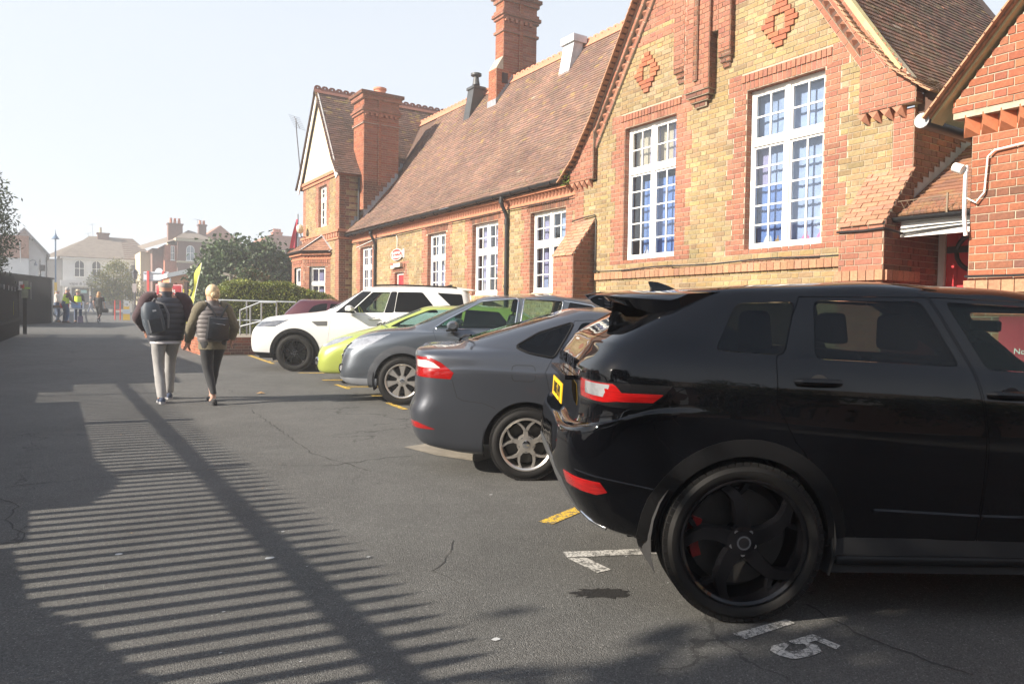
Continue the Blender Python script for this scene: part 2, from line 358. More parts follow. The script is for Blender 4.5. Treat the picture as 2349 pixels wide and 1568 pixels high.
class Pieces:
    """bricks or tiles of one wall, kept apart until the largest become objects of their own"""
    def __init__(s): s.items = []     # (8 corner array, colour, full?)
    def brick(s, P, U, N, u0, u1, z0, z1, c, proud=.007, full=False, g=.0036, Z=Vector((0, 0, 1))):
        s.items.append((P, U, N, u0 + g, u1 - g, z0 + g, z1 - g, c, proud + random.uniform(-.002, .003), full, Z))
    def corners(s, it):
        P, U, N, u0, u1, z0, z1, c, pr, full, Z = it
        b = [P + U * a + Z * q for a, q in ((u0, z0), (u1, z0), (u1, z1), (u0, z1))]
        e = .002
        f = [P + U * a + Z * q + N * pr for a, q in ((u0 + e, z0 + e), (u1 - e, z0 + e), (u1 - e, z1 - e), (u0 + e, z1 - e))]
        return b + f
    def join(s, name, parent, m, skip=()):
        v = []; f = []; c = []
        for i, it in enumerate(s.items):
            if i in skip: continue
            o = len(v); v += s.corners(it); c += [it[7]] * 8
            f += [(o + 4, o + 5, o + 6, o + 7), (o, o + 1, o + 5, o + 4), (o + 1, o + 2, o + 6, o + 5), (o + 2, o + 3, o + 7, o + 6), (o + 3, o, o + 4, o + 7)]
        return tag(mesh_obj(name, v, f, m, parent, cols=np.array(c, np.float32).reshape(-1, 3)), kind='stuff')
Zv = Vector((0, 0, 1))
def lay(pc, P, U, N, z0, z1, segfn, course=.075, proud=.007):
    k0 = int(math.floor(z0 / course + 1e-6)); k1 = int(math.ceil(z1 / course - 1e-6))
    for k in range(k0, k1):
        a, b = max(k * course, z0), min((k + 1) * course, z1)
        if b - a < .02: continue
        for u0, u1, t in segfn((a + b) / 2, k):
            if u1 - u0 < .02: continue
            # Flemish bond on a fixed grid
            per = .3375; off = (.16875 if k % 2 else 0)
            i = math.floor((u0 - off) / per)
            while True:
                x = off + i * per
                if x >= u1: break
                for c0, c1 in ((x, x + .225), (x + .225, x + per)):
                    d0, d1 = max(c0, u0), min(c1, u1)
                    if d1 - d0 > .018:
                        full = (d1 - d0 > .9 * (c1 - c0)) and (b - a > .07)
                        pc.brick(P, U, N, d0, d1, a, b, bcol(t), proud, full)
                i += 1
def wall_segs(base, openings, typ='y', quoins=()):
    def fn(z, k):
        segs = [(a, b, typ) for a, b in base(z)]
        for q0, q1, qz0, qz1 in quoins:
            if qz0 <= z <= qz1: segs = cut(segs, q0, q1, 'r')
        for o in openings:
            u0, u1, z0, z1 = o[:4]
            w = (.225 if (k // 4) % 2 else .34)
            if z0 - .02 <= z <= z1 + .26: segs = cut(segs, u0 - w, u1 + w, 'r')
        for o in openings:
            if o[2] <= z <= o[3]: segs = cut(segs, o[0], o[1], None)
            elif o[3] < z <= o[3] + .235: segs = cut(segs, o[0] - .10, o[1] + .10, None)
        return segs
    return fn
def cut(segs, a, b, t):
    out = []
    for s0, s1, st in segs:
        if b <= s0 or a >= s1: out.append((s0, s1, st)); continue
        if s0 < a: out.append((s0, a, st))
        if t: out.append((max(a, s0), min(b, s1), t))
        if s1 > b: out.append((b, s1, st))
    return out

SCHOOL = tag(empty('school_building', (10, 12, gz(12))), 'long Victorian yellow and red brick school with steep tiled roofs and tall chimneys', 'building')
SCHOOL.matrix_world = Matrix.Identity(4)
PIECES = []       # (Pieces, wall object) pairs, sorted out at the end
def backing(name, verts, faces, m=MORTAR): return mesh_obj(name, verts, faces, m, SCHOOL)

def holed_plane(name, P, U, N, outline, openings, depth=.0, m=MORTAR):
    """mortar plane with rectangular holes, cut as strips; outline: fn z -> [(u0,u1)]"""
    zs = sorted(set([o[2] for o in openings] + [o[3] for o in openings] + list(outline[1])))
    mb = MB(); base = outline[0]
    for za, zb in zip(zs, zs[1:]):
        zm = (za + zb) / 2
        n = 1 if not outline[2] else max(1, int((zb - za) / .15))
        for i in range(n):
            z0 = za + (zb - za) * i / n; z1 = za + (zb - za) * (i + 1) / n
            s0 = [(a, b, 'x') for a, b in base((z0 + z1) / 2)]
            for o in openings:
                if o[2] < (z0 + z1) / 2 < o[3]: s0 = cut(s0, o[0], o[1], None)
            for a, b, _ in s0:
                mb.add([P + U * a + Zv * z0, P + U * b + Zv * z0, P + U * b + Zv * z1, P + U * a + Zv * z1], [(0, 1, 2, 3)])
    return mb.obj(name, m, SCHOOL)
def reveal(pc, P, U, N, o, depth=.11, t='r'):
    u0, u1, z0, z1 = o[:4]
    inw = -N
    k = int(z0 / .075)
    while k * .075 < z1:
        a, b = max(k * .075, z0), min((k + 1) * .075, z1)
        if b - a > .02:
            for u, nn in ((u0, U), (u1, -U)):
                pc.brick(P + U * u, inw, nn, 0, depth, a, b, bcol(t), .004)
        k += 1
    n = int((u1 - u0) / .075)
    for i in range(n):
        w = (u1 - u0) / n
        pc.brick(P + Zv * z1, U, -Zv, u0 + i * w, u0 + (i + 1) * w, 0, depth, bcol(t), .004, Z=inw)
    return MB().add([P + U * u0 + Zv * z0, P + U * u0 + inw * depth + Zv * z0, P + U * u0 + inw * depth + Zv * z1, P + U * u0 + Zv * z1,
                     P + U * u1 + Zv * z0, P + U * u1 + inw * depth + Zv * z0, P + U * u1 + inw * depth + Zv * z1, P + U * u1 + Zv * z1],
                    [(0, 1, 2, 3), (4, 5, 6, 7), (3, 2, 6, 7)]).obj('window_reveal', MORTAR, SCHOOL)
def lintel(pc, P, U, N, o, t='r', h=.225):
    u0, u1, z1 = o[0] - .10, o[1] + .10, o[3]
    n = int(round((u1 - u0) / .076)); w = (u1 - u0) / n
    for i in range(n):
        c = bcol(t)
        pc.brick(P, U, N, u0 + i * w, u0 + (i + 1) * w, z1 + .005, z1 + .12, c, .006)
        pc.brick(P, U, N, u0 + i * w, u0 + (i + 1) * w, z1 + .12, z1 + h + .01, bcol(t), .022)
def sill(pc, P, U, N, o, z0, out=.05):
    """sloping plinth-brick sill below an opening"""
    n = int(round((o[1] - o[0]) / .075)); w = (o[1] - o[0]) / n
    top = P + Zv * o[2] - N * .10; bot = P + Zv * z0 + N * out
    zz = (top - bot); L = zz.length; zd = zz.normalized(); nn = U.cross(zd)
    if nn.dot(N) < 0: nn = -nn
    for i in range(n):
        for a, b in ((0, L * .5), (L * .5, L)):
            pc.brick(bot, U, nn, o[0] + i * w, o[0] + (i + 1) * w, a, b, jitter(random.choice([(.36, .2, .11), (.42, .25, .14), (.32, .18, .11)]), .12), .006, Z=zd)
    MB().add([bot + U * o[0], bot + U * o[1], top + U * o[1], top + U * o[0]], [(0, 1, 2, 3)]).obj('window_sill', MORTAR, SCHOOL)

GLASS = glassmat('window_glass', (.86, .90, .94), .10, 0, wavy=.04)
PANE_MESH = {}
def pane_mesh(w, h):
    k = (round(w, 3), round(h, 3))
    if k not in PANE_MESH:
        me = bpy.data.meshes.new('pane'); b = MB().box((0, 0, 0), (w, .004, h)); me.from_pydata(b.v, [], b.f); me.materials.append(GLASS); PANE_MESH[k] = me
    return PANE_MESH[k]
CURT = [mat('blue_curtain', (.17, .26, .50), .8, var=.3, scale=3), mat('lilac_blind', (.42, .36, .50), .8, var=.2), mat('cream_blind', (.62, .50, .33), .8), mat('pale_blue_curtain', (.40, .46, .60), .8, var=.25, scale=3)]
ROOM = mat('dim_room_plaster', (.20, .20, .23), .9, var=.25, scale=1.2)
def window(M, w, h, lights, up, dn, zt, curtains=(), name='window', room=1.1, upblind=None):
    """local x along the wall, y into the building, z up; zt = height of the transom (0: none)"""
    mb = MB(); F = .055; MU = .075; TR = .085; B = .022
    mb.box((0, 0, 0), (F, .08, h)); mb.box((w - F, 0, 0), (w, .08, h)); mb.box((F, 0, 0), (w - F, .08, F * 1.3)); mb.box((F, 0, h - F), (w - F, .08, h))
    mb.box((-.01, -.05, -.03), (w + .01, .06, .012))
    lw = (w - 2 * F - (lights - 1) * MU) / lights
    panes = []
    for i in range(lights):
        x0 = F + i * (lw + MU)
        if i: mb.box((x0 - MU, -.012, F), (x0, .075, h - F))
        bands = [(F * 1.3, (zt - TR / 2) if zt else h - F, dn)] + ([(zt + TR / 2, h - F, up)] if zt else [])
        for za, zb, (nc, nr) in bands:
            S = .032      # sash
            mb.box((x0, .012, za), (x0 + S, .06, zb)); mb.box((x0 + lw - S, .012, za), (x0 + lw, .06, zb))
            mb.box((x0 + S, .012, za), (x0 + lw - S, .06, za + S * 1.4)); mb.box((x0 + S, .012, zb - S), (x0 + lw - S, .06, zb))
            gx0, gx1, gz0, gz1 = x0 + S, x0 + lw - S, za + S * 1.4, zb - S
            pw = (gx1 - gx0 - (nc - 1) * B) / nc; ph = (gz1 - gz0 - (nr - 1) * B) / nr
            for c in range(1, nc): mb.box((gx0 + c * (pw + B) - B, .02, gz0), (gx0 + c * (pw + B), .05, gz1))
            for r in range(1, nr):
                for c in range(nc): mb.box((gx0 + c * (pw + B), .02, gz0 + r * (ph + B) - B), (gx0 + c * (pw + B) + pw, .05, gz0 + r * (ph + B)))
            for c in range(nc):
                for r in range(nr): panes.append((gx0 + c * (pw + B), gz0 + r * (ph + B), pw, ph))
        if zt: mb.box((x0, -.012, zt - TR / 2), (x0 + lw, .07, zt + TR / 2))
    o = mb.obj(name, WPAINT, SCHOOL); o.matrix_local = M
    for x, z, a, b in panes: inst(pane_mesh(a, b), 'pane', o, (x, .032, z))
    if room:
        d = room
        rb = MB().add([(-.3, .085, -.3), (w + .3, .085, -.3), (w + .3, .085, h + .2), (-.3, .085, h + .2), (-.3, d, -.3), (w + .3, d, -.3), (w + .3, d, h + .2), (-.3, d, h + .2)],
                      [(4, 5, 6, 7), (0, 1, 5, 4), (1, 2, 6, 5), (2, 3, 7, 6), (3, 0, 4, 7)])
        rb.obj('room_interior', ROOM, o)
        for (c0, c1, z0, z1, k) in curtains:
            n = 18; v = []
            for i in range(n + 1):
                x = (c0 + (c1 - c0) * i / n) * w; y = .16 + .009 * math.sin(i * 1.9)
                v += [(x, y, z0 * h), (x, y, z1 * h)]
            mesh_obj('curtain', v, [(2 * i, 2 * i + 2, 2 * i + 3, 2 * i + 1) for i in range(n)], CURT[k], o, smooth=True)
    return o
def face_mat(x, y, z, ux, inw):
    """local x = ux along wall, y = inward, z = up"""
    ux = Vector(ux); inw = Vector(inw)
    return Matrix(((ux.x, inw.x, 0, x), (ux.y, inw.y, 0, y), (0, 0, 1, z), (0, 0, 0, 1)))

Ux, Uy, Nx, Ny = Vector((1, 0, 0)), Vector((0, 1, 0)), Vector((-1, 0, 0)), Vector((0, -1, 0))
XG, XL, YC = 8.70, 8.80, 8.03
# ---- main gable wall
pcG = Pieces()
PG = Vector((XG, 0, 0))
gable_half = lambda z: 3.24 if z < 4.05 else (2.58 if z < 4.65 else max(0, 2.58 - (z - 4.65) / 1.51))
gop = [(5.98, 7.24, 2.52, 4.84), (8.64, 9.88, 2.52, 4.84)]
gbase = lambda z: [(YC - gable_half(z), YC + gable_half(z))] if gable_half(z) > .02 else []
def gsegs():
    f0 = wall_segs(gbase, gop, 'y', [(4.7, 5.04, 3.3, 4.05), (11.0, 11.4, 2.0, 4.1)])
    def fn(z, k):
        s = f0(z, k)
        if 6.15 < z < 6.3: s = [(a, b, 'r' if t else t) for a, b, t in s]
        if z > 6.3: s = [(a, b, 'r' if (int((b + z) / .16) % 2) else t) for a, b, t in s]
        if z < 2.30: s = [(a, b, t) for a, b, t in s]
        return s
    return fn
lay(pcG, PG, Uy, Nx, 0.1, 8.5, gsegs())
for o in gop:
    lintel(pcG, PG, Uy, Nx, o); reveal(pcG, PG, Uy, Nx, o); sill(pcG, PG, Uy, Nx, o, 2.33)
wall_gable = holed_plane('gable_wall', PG, Uy, Nx, (gbase, [0.0, 4.05, 4.65, 8.5], True), [(o[0], o[1], o[2] - .02, o[3]) for o in gop])
# string course of rounded bricks
def string_course(pc, P, U, N, u0, u1, z, r=.05, n=None, t='d'):
    n = n or int((u1 - u0) / .11); w = (u1 - u0) / n
    for i in range(n):
        pc.brick(P, U, N, u0 + i * w, u0 + (i + 1) * w, z - .07, z + .055, jitter((.36, .19, .11), .15), .05, g=.002)
string_course(pcG, PG, Uy, Nx, 5.33, 10.60, 2.29)
def cable(pts, r=.008, m=None, parent=None, name='cable'):
    return MB().tube(pts, r, 5).obj(name, m or BLACKIRON, parent or SCHOOL, True)
cable([(XG - .07, y, 2.375 + .012 * math.sin(y * 3)) for y in np.linspace(5.35, 10.62, 24)], .012)
# diamonds
def diamond(cy, cz):
    for k in range(-4, 5):
        hw = .30 * (1 - abs(k) / 5.2); z0 = cz + k * .075 - .0375
        segs = [(cy - hw, cy + hw, 'r')]
        if abs(k) <= 1: segs = cut(segs, cy - .085, cy + .085, None)
        for a, b, t in segs:
            n = max(1, round((b - a) / .19)); w = (b - a) / n
            for i in range(n): pcG.brick(PG, Uy, Nx, a + i * w, a + (i + 1) * w, z0, z0 + .075, bcol('o'), .035)
diamond(9.34, 5.67); diamond(6.70, 5.65)
# stepped red pilaster hanging from the gable
def slab_bricks(pc, x, u0, u1, z0, z1, t='r', depth=.12, sides=True):
    P = Vector((x, 0, 0))
    lay(pc, P, Uy, Nx, z0, z1, lambda z, k: [(u0, u1, t)])
    for u, n in ((u0, Ny), (u1, Uy)):
        lay(pc, Vector((x, u, 0)), Ux, n, z0, z1, lambda z, k: [(0, depth, 'd' if t == 'r' else t)])
    MB().box((x + .001, u0 + .002, z0), (x + depth + .02, u1 - .002, z1)).obj('pilaster', MORTAR, SCHOOL)
slab_bricks(pcG, XG - .10, 7.50, 7.72, 5.50, 8.4); slab_bricks(pcG, XG - .10, 8.40, 8.64, 5.50, 8.4)
slab_bricks(pcG, XG - .16, 7.84, 8.34, 5.02, 8.4, depth=.16)
slab_bricks(pcG, XG - .10, 7.72, 7.84, 5.85, 8.4); slab_bricks(pcG, XG - .10, 8.34, 8.40, 5.95, 8.4)
slab_bricks(pcG, XG - .20, 8.05, 8.13, 5.17, 8.4, 'd', .05)
for i, (e, dx) in enumerate(((.0, .13), (.05, .09), (.11, .05))):
    slab_bricks(pcG, XG - dx, 7.86 + e, 8.32 - e, 4.945 - .075 * i, 5.02 - .075 * i, 'd', dx)
    for a, b in ((7.50, 7.72), (8.40, 8.64)): slab_bricks(pcG, XG - dx * .7, a + e * .4, b - e * .4, 5.425 - .075 * i, 5.5 - .075 * i, 'd', dx * .7)
# verge bands, dentils and kneelers
def verge(side):
    s = side; th = math.atan(1.51); dirv = Vector((0, s * -math.cos(th), math.sin(th))); nrm = Vector((0, s * math.sin(th), math.cos(th)))
    P0 = Vector((XG, YC + s * 2.58, 4.65)); L = 5.1
    for d0, d1, pr, t in ((0, .07, .05, 'r'), (.17, .245, .09, 'r'), (.245, .32, .115, 'r')):
        MB().add([P0 + dirv * a + nrm * d + Nx * x for x in (0, pr - .006) for a, d in ((-.25, d0), (L, d0), (L, d1), (-.25, d1))],
                 [(4, 5, 6, 7), (0, 1, 5, 4), (3, 2, 6, 7)]).obj('verge_moulding', MORTAR, SCHOOL)
        n = int((L + .25) / .225)
        for i in range(n):
            a = -.25 + i * .225
            pcG.brick(P0 + Nx * (pr - .006), dirv, Nx, a, a + .225, d0, d1, bcol(t), .006, Z=nrm)
    MB().add([P0 + dirv * a + nrm * d + Nx * .012 for a, d in ((-.25, .07), (L, .07), (L, .17), (-.25, .17))], [(0, 1, 2, 3)]).obj('verge_recess', mat('dark_backing', (.10, .055, .04), .9, var=.2), SCHOOL)  # backing behind the dentils, coloured far darker than the brick
    dm = None
    for i in range(34):
        a = -.1 + i * .15
        b = MB().add([P0 * 0 + p for p in (Vector((0, 0, 0)), dirv * .10 , dirv * .10 + nrm * .10, nrm * .10, dirv * .05 + nrm * .05 + Nx * .07)], [(0, 1, 4), (1, 2, 4), (2, 3, 4), (3, 0, 4)]) if dm is None else None
        if dm is None:
            dm = b.obj('verge_dentil', mat('dentil_brick', (.36, .16, .10), .88, var=.25, scale=8), SCHOOL); o = dm
        else: o = inst(dm, 'verge_dentil', SCHOOL)
        o.location = P0 + dirv * a + nrm * .07 + Nx * .012
    MB().add([P0 + dirv * a + nrm * d + Nx * x for x, d in ((.10, .32), (.13, .39), (.0, .39), (0, .32)) for a in (-.42, L)],
             [(0, 1, 3, 2), (2, 3, 5, 4)]).obj('verge_fillet', mat('yellow_mortar', (.55, .46, .24), .9, var=.15, scale=5), SCHOOL)
    # kneeler
    y0, y1 = sorted((YC + s * 2.60, YC + s * 3.30))
    lay(pcG, Vector((XG - .10, 0, 0)), Uy, Nx, 4.08, 5.1, lambda z, k: [(max(y0, YC + s * 2.60) if s > 0 else max(y0, YC - 3.30 + max(0, (z - 4.3) / 1.45)), (min(y1, YC + 3.30 - max(0, (z - 4.3) / 1.45)) if s > 0 else y1), 'r')])
    lay(pcG, Vector((0, y0 if s > 0 else y1, 0)) + Vector((XG - .10, 0, 0)), Ux, Ny if s > 0 else Uy, 4.08, 4.65, lambda z, k: [(0, .10, 'd')])
    lay(pcG, Vector((XG - .10, YC + s * 3.30, 0)), Ux, Ny if s < 0 else Uy, 4.08, 4.35, lambda z, k: [(0, .3, 'd')])
    poly = [(YC + s * 2.60, 4.08), (YC + s * 3.30, 4.08), (YC + s * 3.30, 4.30), (YC + s * 2.60, 5.28)]
    MB().prism(poly, 0, XG - .099, XG + .05).obj('kneeler', MORTAR, SCHOOL)
    for i in range(4):
        y = YC + s * (2.70 + .15 * i)
        MB().add([(XG - .005, y, 3.93), (XG - .10, y + .07, 4.0), (XG - .005, y + .14, 4.07), (XG - .10, y + .01, 4.075), (XG - .10, y + .13, 4.075), (XG, y, 4.08), (XG, y + .14, 4.08)], [(0, 1, 3), (0, 3, 5), (0, 2, 1), (1, 2, 4), (1, 4, 3), (2, 6, 4)]).obj('kneeler_dentil', mat('dentil_brick'), SCHOOL)
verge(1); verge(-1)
# windows of the gable
window(face_mat(XG + .10, 7.24, 2.52, (0, -1, 0), (1, 0, 0)), 1.26, 2.32, 2, (2, 2), (2, 5), 1.55, [(.02, .5, .02, .42, 0), (.5, .99, .02, .66, 3), (.02, .2, .42, .66, 1), (.2, .5, .42, .66, 3), (.02, .99, .70, .97, 3)], 'gable_window')
window(face_mat(XG + .10, 9.88, 2.52, (0, -1, 0), (1, 0, 0)), 1.24, 2.32, 2, (2, 2), (2, 5), 1.55, [(.2, .98, .02, .6, 0), (.03, .3, .68, .97, 2), (.5, .74, .68, .97, 2), (.3, .5, .68, .97, 1), (.74, .98, .68, .97, 1)], 'gable_window')
for (y, z, r, c) in ((7.02, 2.66, .09, (.75, .74, .70)), (6.86, 2.63, .07, (.42, .26, .11)), (6.4, 2.62, .09, (.80, .28, .42)), (6.15, 2.62, .10, (.80, .30, .45)), (9.55, 2.64, .09, (.75, .7, .7))):
    b = MB().lathe([(.001, -r * 1.1), (r * .8, -r * .7), (r, -.1 * r), (r * .75, r * .7), (r * .5, r * 1.1), (.55 * r, r * 1.5), (.001, r * 1.9)], 14, Matrix.Translation((XG + .3, y, z)), 'z')
    tag(b.obj('soft_toy', mat('plush_%d' % int(c[1] * 100), c, .95), None, True), {7.02: 'white plush toy at the left end of the right gable window sill', 6.86: 'small brown plush toy beside the white one on the right gable window sill', 6.4: 'smaller pink plush toy just right of the mullion in the right gable window', 6.15: 'larger pink plush toy at the right end of the right gable window sill'}.get(y, 'white plush toy on the sill of the left gable window'), 'toy')
# buttresses
def buttress(y0, y1, xf, ztop, zslope):
    pc = pcG
    lay(pc, Vector((xf, 0, 0)), Uy, Nx, .05, zslope, lambda z, k: [(y0, y1, 'r')])
    lay(pc, Vector((xf, y0, 0)), Ux, Ny, .05, ztop, lambda z, k: [(max(0, (z - zslope) / (ztop - zslope) * (XG - xf)), XG - xf, 'd')])  # side faces laid in darker brick, their shade put into the colour
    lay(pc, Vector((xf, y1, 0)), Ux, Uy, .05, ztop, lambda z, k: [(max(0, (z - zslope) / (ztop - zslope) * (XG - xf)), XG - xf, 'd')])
    a = Vector((xf - .03, 0, zslope)); b = Vector((XG, 0, ztop)); zd = (b - a); Ls = zd.length; zd.normalize(); nn = Vector((-zd.z, 0, zd.x))
    n = int(Ls / .075)
    for i in range(n):
        for u in np.arange(y0 - (.1 if i % 2 else 0), y1, .2):
            u0, u1 = max(u, y0 - .02), min(u + .2, y1 + .02)
            if u1 - u0 > .03: pc.brick(a, Uy, nn, u0, u1, i * Ls / n, (i + 1) * Ls / n, jitter((.40, .20, .125), .13), .008, Z=zd)
    MB().prism([(xf + .001, .02), (XG, .02), (XG, ztop - .01), (xf + .001, zslope - .01)], 1, y0 + .001, y1 - .001).obj('buttress', MORTAR, SCHOOL)
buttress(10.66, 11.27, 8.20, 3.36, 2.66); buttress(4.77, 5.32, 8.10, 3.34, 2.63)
string_course(pcG, Vector((8.10, 0, 0)), Uy, Nx, 4.74, 5.34, 2.06, n=6)
string_course(pcG, Vector((8.10, 4.77, 0)), Ux, Ny, 0, .7, 2.06, n=6)
cable([(8.08, 5.34, 2.58), (8.07, 5.0, 2.57), (8.07, 4.76, 2.58), (8.2, 4.73, 2.56), (8.33, 4.68, 2.53)], .014)
cable([(8.62, 11.26, 3.36), (8.64, 10.95, 3.40), (8.66, 10.62, 3.42), (8.67, 10.6, 3.3), (8.67, 10.6, 2.42), (8.64, 10.5, 2.38)], .012)
# gable side wall above the porch
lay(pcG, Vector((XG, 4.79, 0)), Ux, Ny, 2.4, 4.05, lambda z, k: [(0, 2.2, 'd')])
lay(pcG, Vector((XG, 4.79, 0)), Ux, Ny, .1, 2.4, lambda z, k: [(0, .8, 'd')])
MB().add([(XG, 4.791, 0), (12, 4.791, 0), (12, 4.791, 4.2), (XG, 4.791, 4.2)], [(0, 1, 2, 3)]).obj('gable_return_wall', MORTAR, SCHOOL)
PIECES.append((pcG, wall_gable))

# ---- long wall
pcL = Pieces(); PL = Vector((XL, 0, 0))
lop = [(11.69, 12.93, 2.03, 3.72), (14.22, 15.39, 2.03, 3.72), (16.74, 17.78, 2.03, 3.70), (21.62, 22.62, 2.03, 3.70), (19.28, 19.91, .4, 2.78)]
lbase = lambda z: [(11.2, 23.4)]
lay(pcL, PL, Uy, Nx, .2, 3.95, wall_segs(lbase, lop, 'y'))
wall_long = holed_plane('long_wall', PL, Uy, Nx, (lbase, [0.0, 4.25], False), lop)
for o in lop: lintel(pcL, PL, Uy, Nx, o, 'd'); reveal(pcL, PL, Uy, Nx, o)
for i, o in enumerate(lop[:4]):
    w = o[1] - o[0]
    cs = [[(.02, .3, .02, .97, 1), (.6, .98, .5, .97, 3), (.1, .35, .05, .2, 3)], [(.55, .98, .3, .97, 1), (.02, .3, .05, .97, 1), (.02, .4, .02, .2, 2)], [(.02, .98, .02, .5, 1), (.02, .4, .5, .97, 3)], [(.02, .98, .1, .97, 1)]][i]
    window(face_mat(XL + .10, o[1], o[2], (0, -1, 0), (1, 0, 0)), w, o[3] - o[2], 2, (2, 2), (2, 3), 1.02, cs, 'wall_window')
# frieze under the eaves
for z0, z1, pr in ((3.90, 3.95, .03), (4.08, 4.13, .11)):
    MB().box((XL - pr, 11.3, z0), (XL + .02, 23.36, z1)).obj('eaves_moulding', mat('frieze_brick', (.44, .18, .10), .88, var=.25, scale=12), SCHOOL)
DN = MB().add([(0, -.07, 0), (0, .07, 0), (0, .07, .13), (0, -.07, .13), (-.09, -.005, .125), (-.02, 0, .0)], [(0, 5, 3), (5, 4, 3), (5, 1, 4), (1, 2, 4), (2, 3, 4)])
dn0 = None
for i in range(100):
    y = 11.36 + i * .12
    if y > 23.3: break
    if dn0 is None: dn0 = DN.obj('eaves_dentil', mat('dentil_brick'), SCHOOL); o = dn0
    else: o = inst(dn0, 'eaves_dentil', SCHOOL)
    o.location = (XL, y, 3.95)
cable([(XL - .06, y, 3.885 - .02 * abs(math.sin(y * .9))) for y in np.linspace(11.4, 23.3, 60)], .010)
# gutter, brackets, downpipes, mesh guard
def half_gutter(p0, p1, r, parent, name='gutter'):
    p0, p1 = Vector(p0), Vector(p1); t = (p1 - p0).normalized(); s = t.cross(Zv).normalized(); rings = []
    for p in (p0, p1): rings.append([p + s * r * math.cos(a) + Zv * r * math.sin(a) for a in np.linspace(math.pi, 2 * math.pi, 11)] + [p + s * (r - .006) * math.cos(a) + Zv * (r - .006) * math.sin(a) for a in np.linspace(2 * math.pi, math.pi, 11)])
    return MB().loft(rings).obj(name, BLACKIRON, parent, True)
half_gutter((8.60, 11.45, 4.22), (8.60, 23.6, 4.16), .065, SCHOOL)
gb = None
for i in range(17):
    y = 11.9 + i * .72
    pts = [(8.60 + .075 * math.cos(a), 0, .075 * math.sin(a)) for a in np.linspace(math.pi, 2 * math.pi, 9)] + [(8.70, 0, .06)]
    if gb is None: gb = MB().tube(pts, .011, 5).obj('gutter_bracket', BLACKIRON, SCHOOL, True); o = gb
    else: o = inst(gb, 'gutter_bracket', SCHOOL)
    o.location = (0, y, 4.205 - .005 * i)
def downpipe(y, ztop, zbot, x0=8.60, xw=XL - .055):
    o = MB().tube([(x0, y, ztop), (x0, y, ztop - .12), (x0 + .03, y, ztop - .2), (xw - .02, y, ztop - .36), (xw, y, ztop - .46), (xw, y, zbot)], .043, 10).obj('downpipe', BLACKIRON, SCHOOL, True)
    for z in (ztop - .10, ztop - .50, ztop - .56, 2.2): MB().lathe([(.043, -.03), (.056, -.03), (.056, .03), (.043, .03)], 12, Matrix.Translation((x0 if z > ztop - .2 else xw, y, z)), 'z').obj('pipe_collar', BLACKIRON, o, True)
downpipe(13.78, 4.15, .3); downpipe(21.27, 4.14, .4)
gm = MB()
for i in range(9): gm.tube([(8.64, 11.5 + i * 1.45, 4.2), (8.66, 11.5 + i * 1.45, 4.42)], .008, 4)
for zz in (4.28, 4.34, 4.40): gm.tube([(8.645 + (zz - 4.28) * .1, 11.4, zz), (8.645 + (zz - 4.28) * .1, 23.2, zz - .04)], .004, 4)
for i in range(170): gm.tube([(8.645, 11.45 + i * .069, 4.24), (8.656, 11.45 + i * .069 + (.06 if i % 2 else -.06), 4.40 - i * .00022)], .0022, 3)
gm.obj('gutter_guard', mat('rusty_wire', (.20, .15, .10), .7), SCHOOL)

# ---- tiles
TCOL = [(.25, .148, .105), (.22, .135, .10), (.28, .165, .118), (.195, .122, .10), (.32, .19, .135), (.24, .155, .118), (.18, .115, .095), (.215, .14, .11)]
DTC = [(.17, .095, .065), (.21, .11, .07), (.14, .085, .06), (.26, .12, .075), (.16, .12, .06), (.19, .13, .07), (.30, .13, .08)]
class Tiles(Pieces):
    def corners(s, it):
        P, U, N, u0, u1, z0, z1, c, pr, full, Z = it
        a, b = .022 + pr, .006
        return [P + U * u0 + Z * z0, P + U * u1 + Z * z0, P + U * u1 + Z * z1, P + U * u0 + Z * z1,
                P + U * u0 + Z * z0 + N * a, P + U * u1 + Z * z0 + N * a, P + U * u1 + Z * z1 + N * b, P + U * u0 + Z * z1 + N * b]
def tile_slope(tc, prof, U, inw, u0, u1, cols=TCOL, gauge=.10, tw=.165, region=None, lich=.0, streak=True, thick=1.0):
    """prof: list of (in, z) from eaves up; U along the eaves; inw horizontal into the roof"""
    L = [0]
    for (a, b), (c, d) in zip(prof, prof[1:]): L.append(L[-1] + math.hypot(c - a, d - b))
    n = int(L[-1] / gauge)
    def at(s):
        for i in range(len(L) - 1):
            if s <= L[i + 1] or i == len(L) - 2:
                t = (s - L[i]) / (L[i + 1] - L[i]); a, b = prof[i], prof[i + 1]
                return inw * (a[0] + (b[0] - a[0]) * t) + Zv * (a[1] + (b[1] - a[1]) * t)
    for k in range(n):
        a, b = at(k * gauge), at((k + 1) * gauge); Z = (b - a).normalized(); N = U.cross(Z)
        if N.z < 0: N = -N
        off = (tw / 2 if k % 2 else 0)
        i0 = math.floor((u0 - off) / tw)
        while True:
            x = off + i0 * tw; i0 += 1
            if x >= u1: break
            c0, c1 = max(x, u0), min(x + tw, u1)
            if c1 - c0 < .03: continue
            if region and not region((c0 + c1) / 2, k * gauge, a): continue
            cc = random.choice(cols)
            if streak:
                s_ = math.sin((c0 * .9 + k * .018) * 2.1 + 1.3) * .5 + math.sin((c0 * 2.3 - k * .03) + 4) * .35
                f = 1.0 + .22 * s_; cc = (cc[0] * f, cc[1] * f, cc[2] * f * (1 - .06 * s_))
            if random.random() < lich * max(0, (k / n - .35)) * 2: cc = (.36, .25, .085)
            elif random.random() < .002: cc = (.5, .42, .33)
            tc.brick(a, U, N, c0, c1, -.008, gauge + .03, jitter(tuple((q * .65 + m_ * .35) * .80 for q, m_ in zip(cc, cols[0])), .08), .006 * (thick - 1) + random.uniform(-.003, .004), c1 - c0 > .16, .0015, Z)
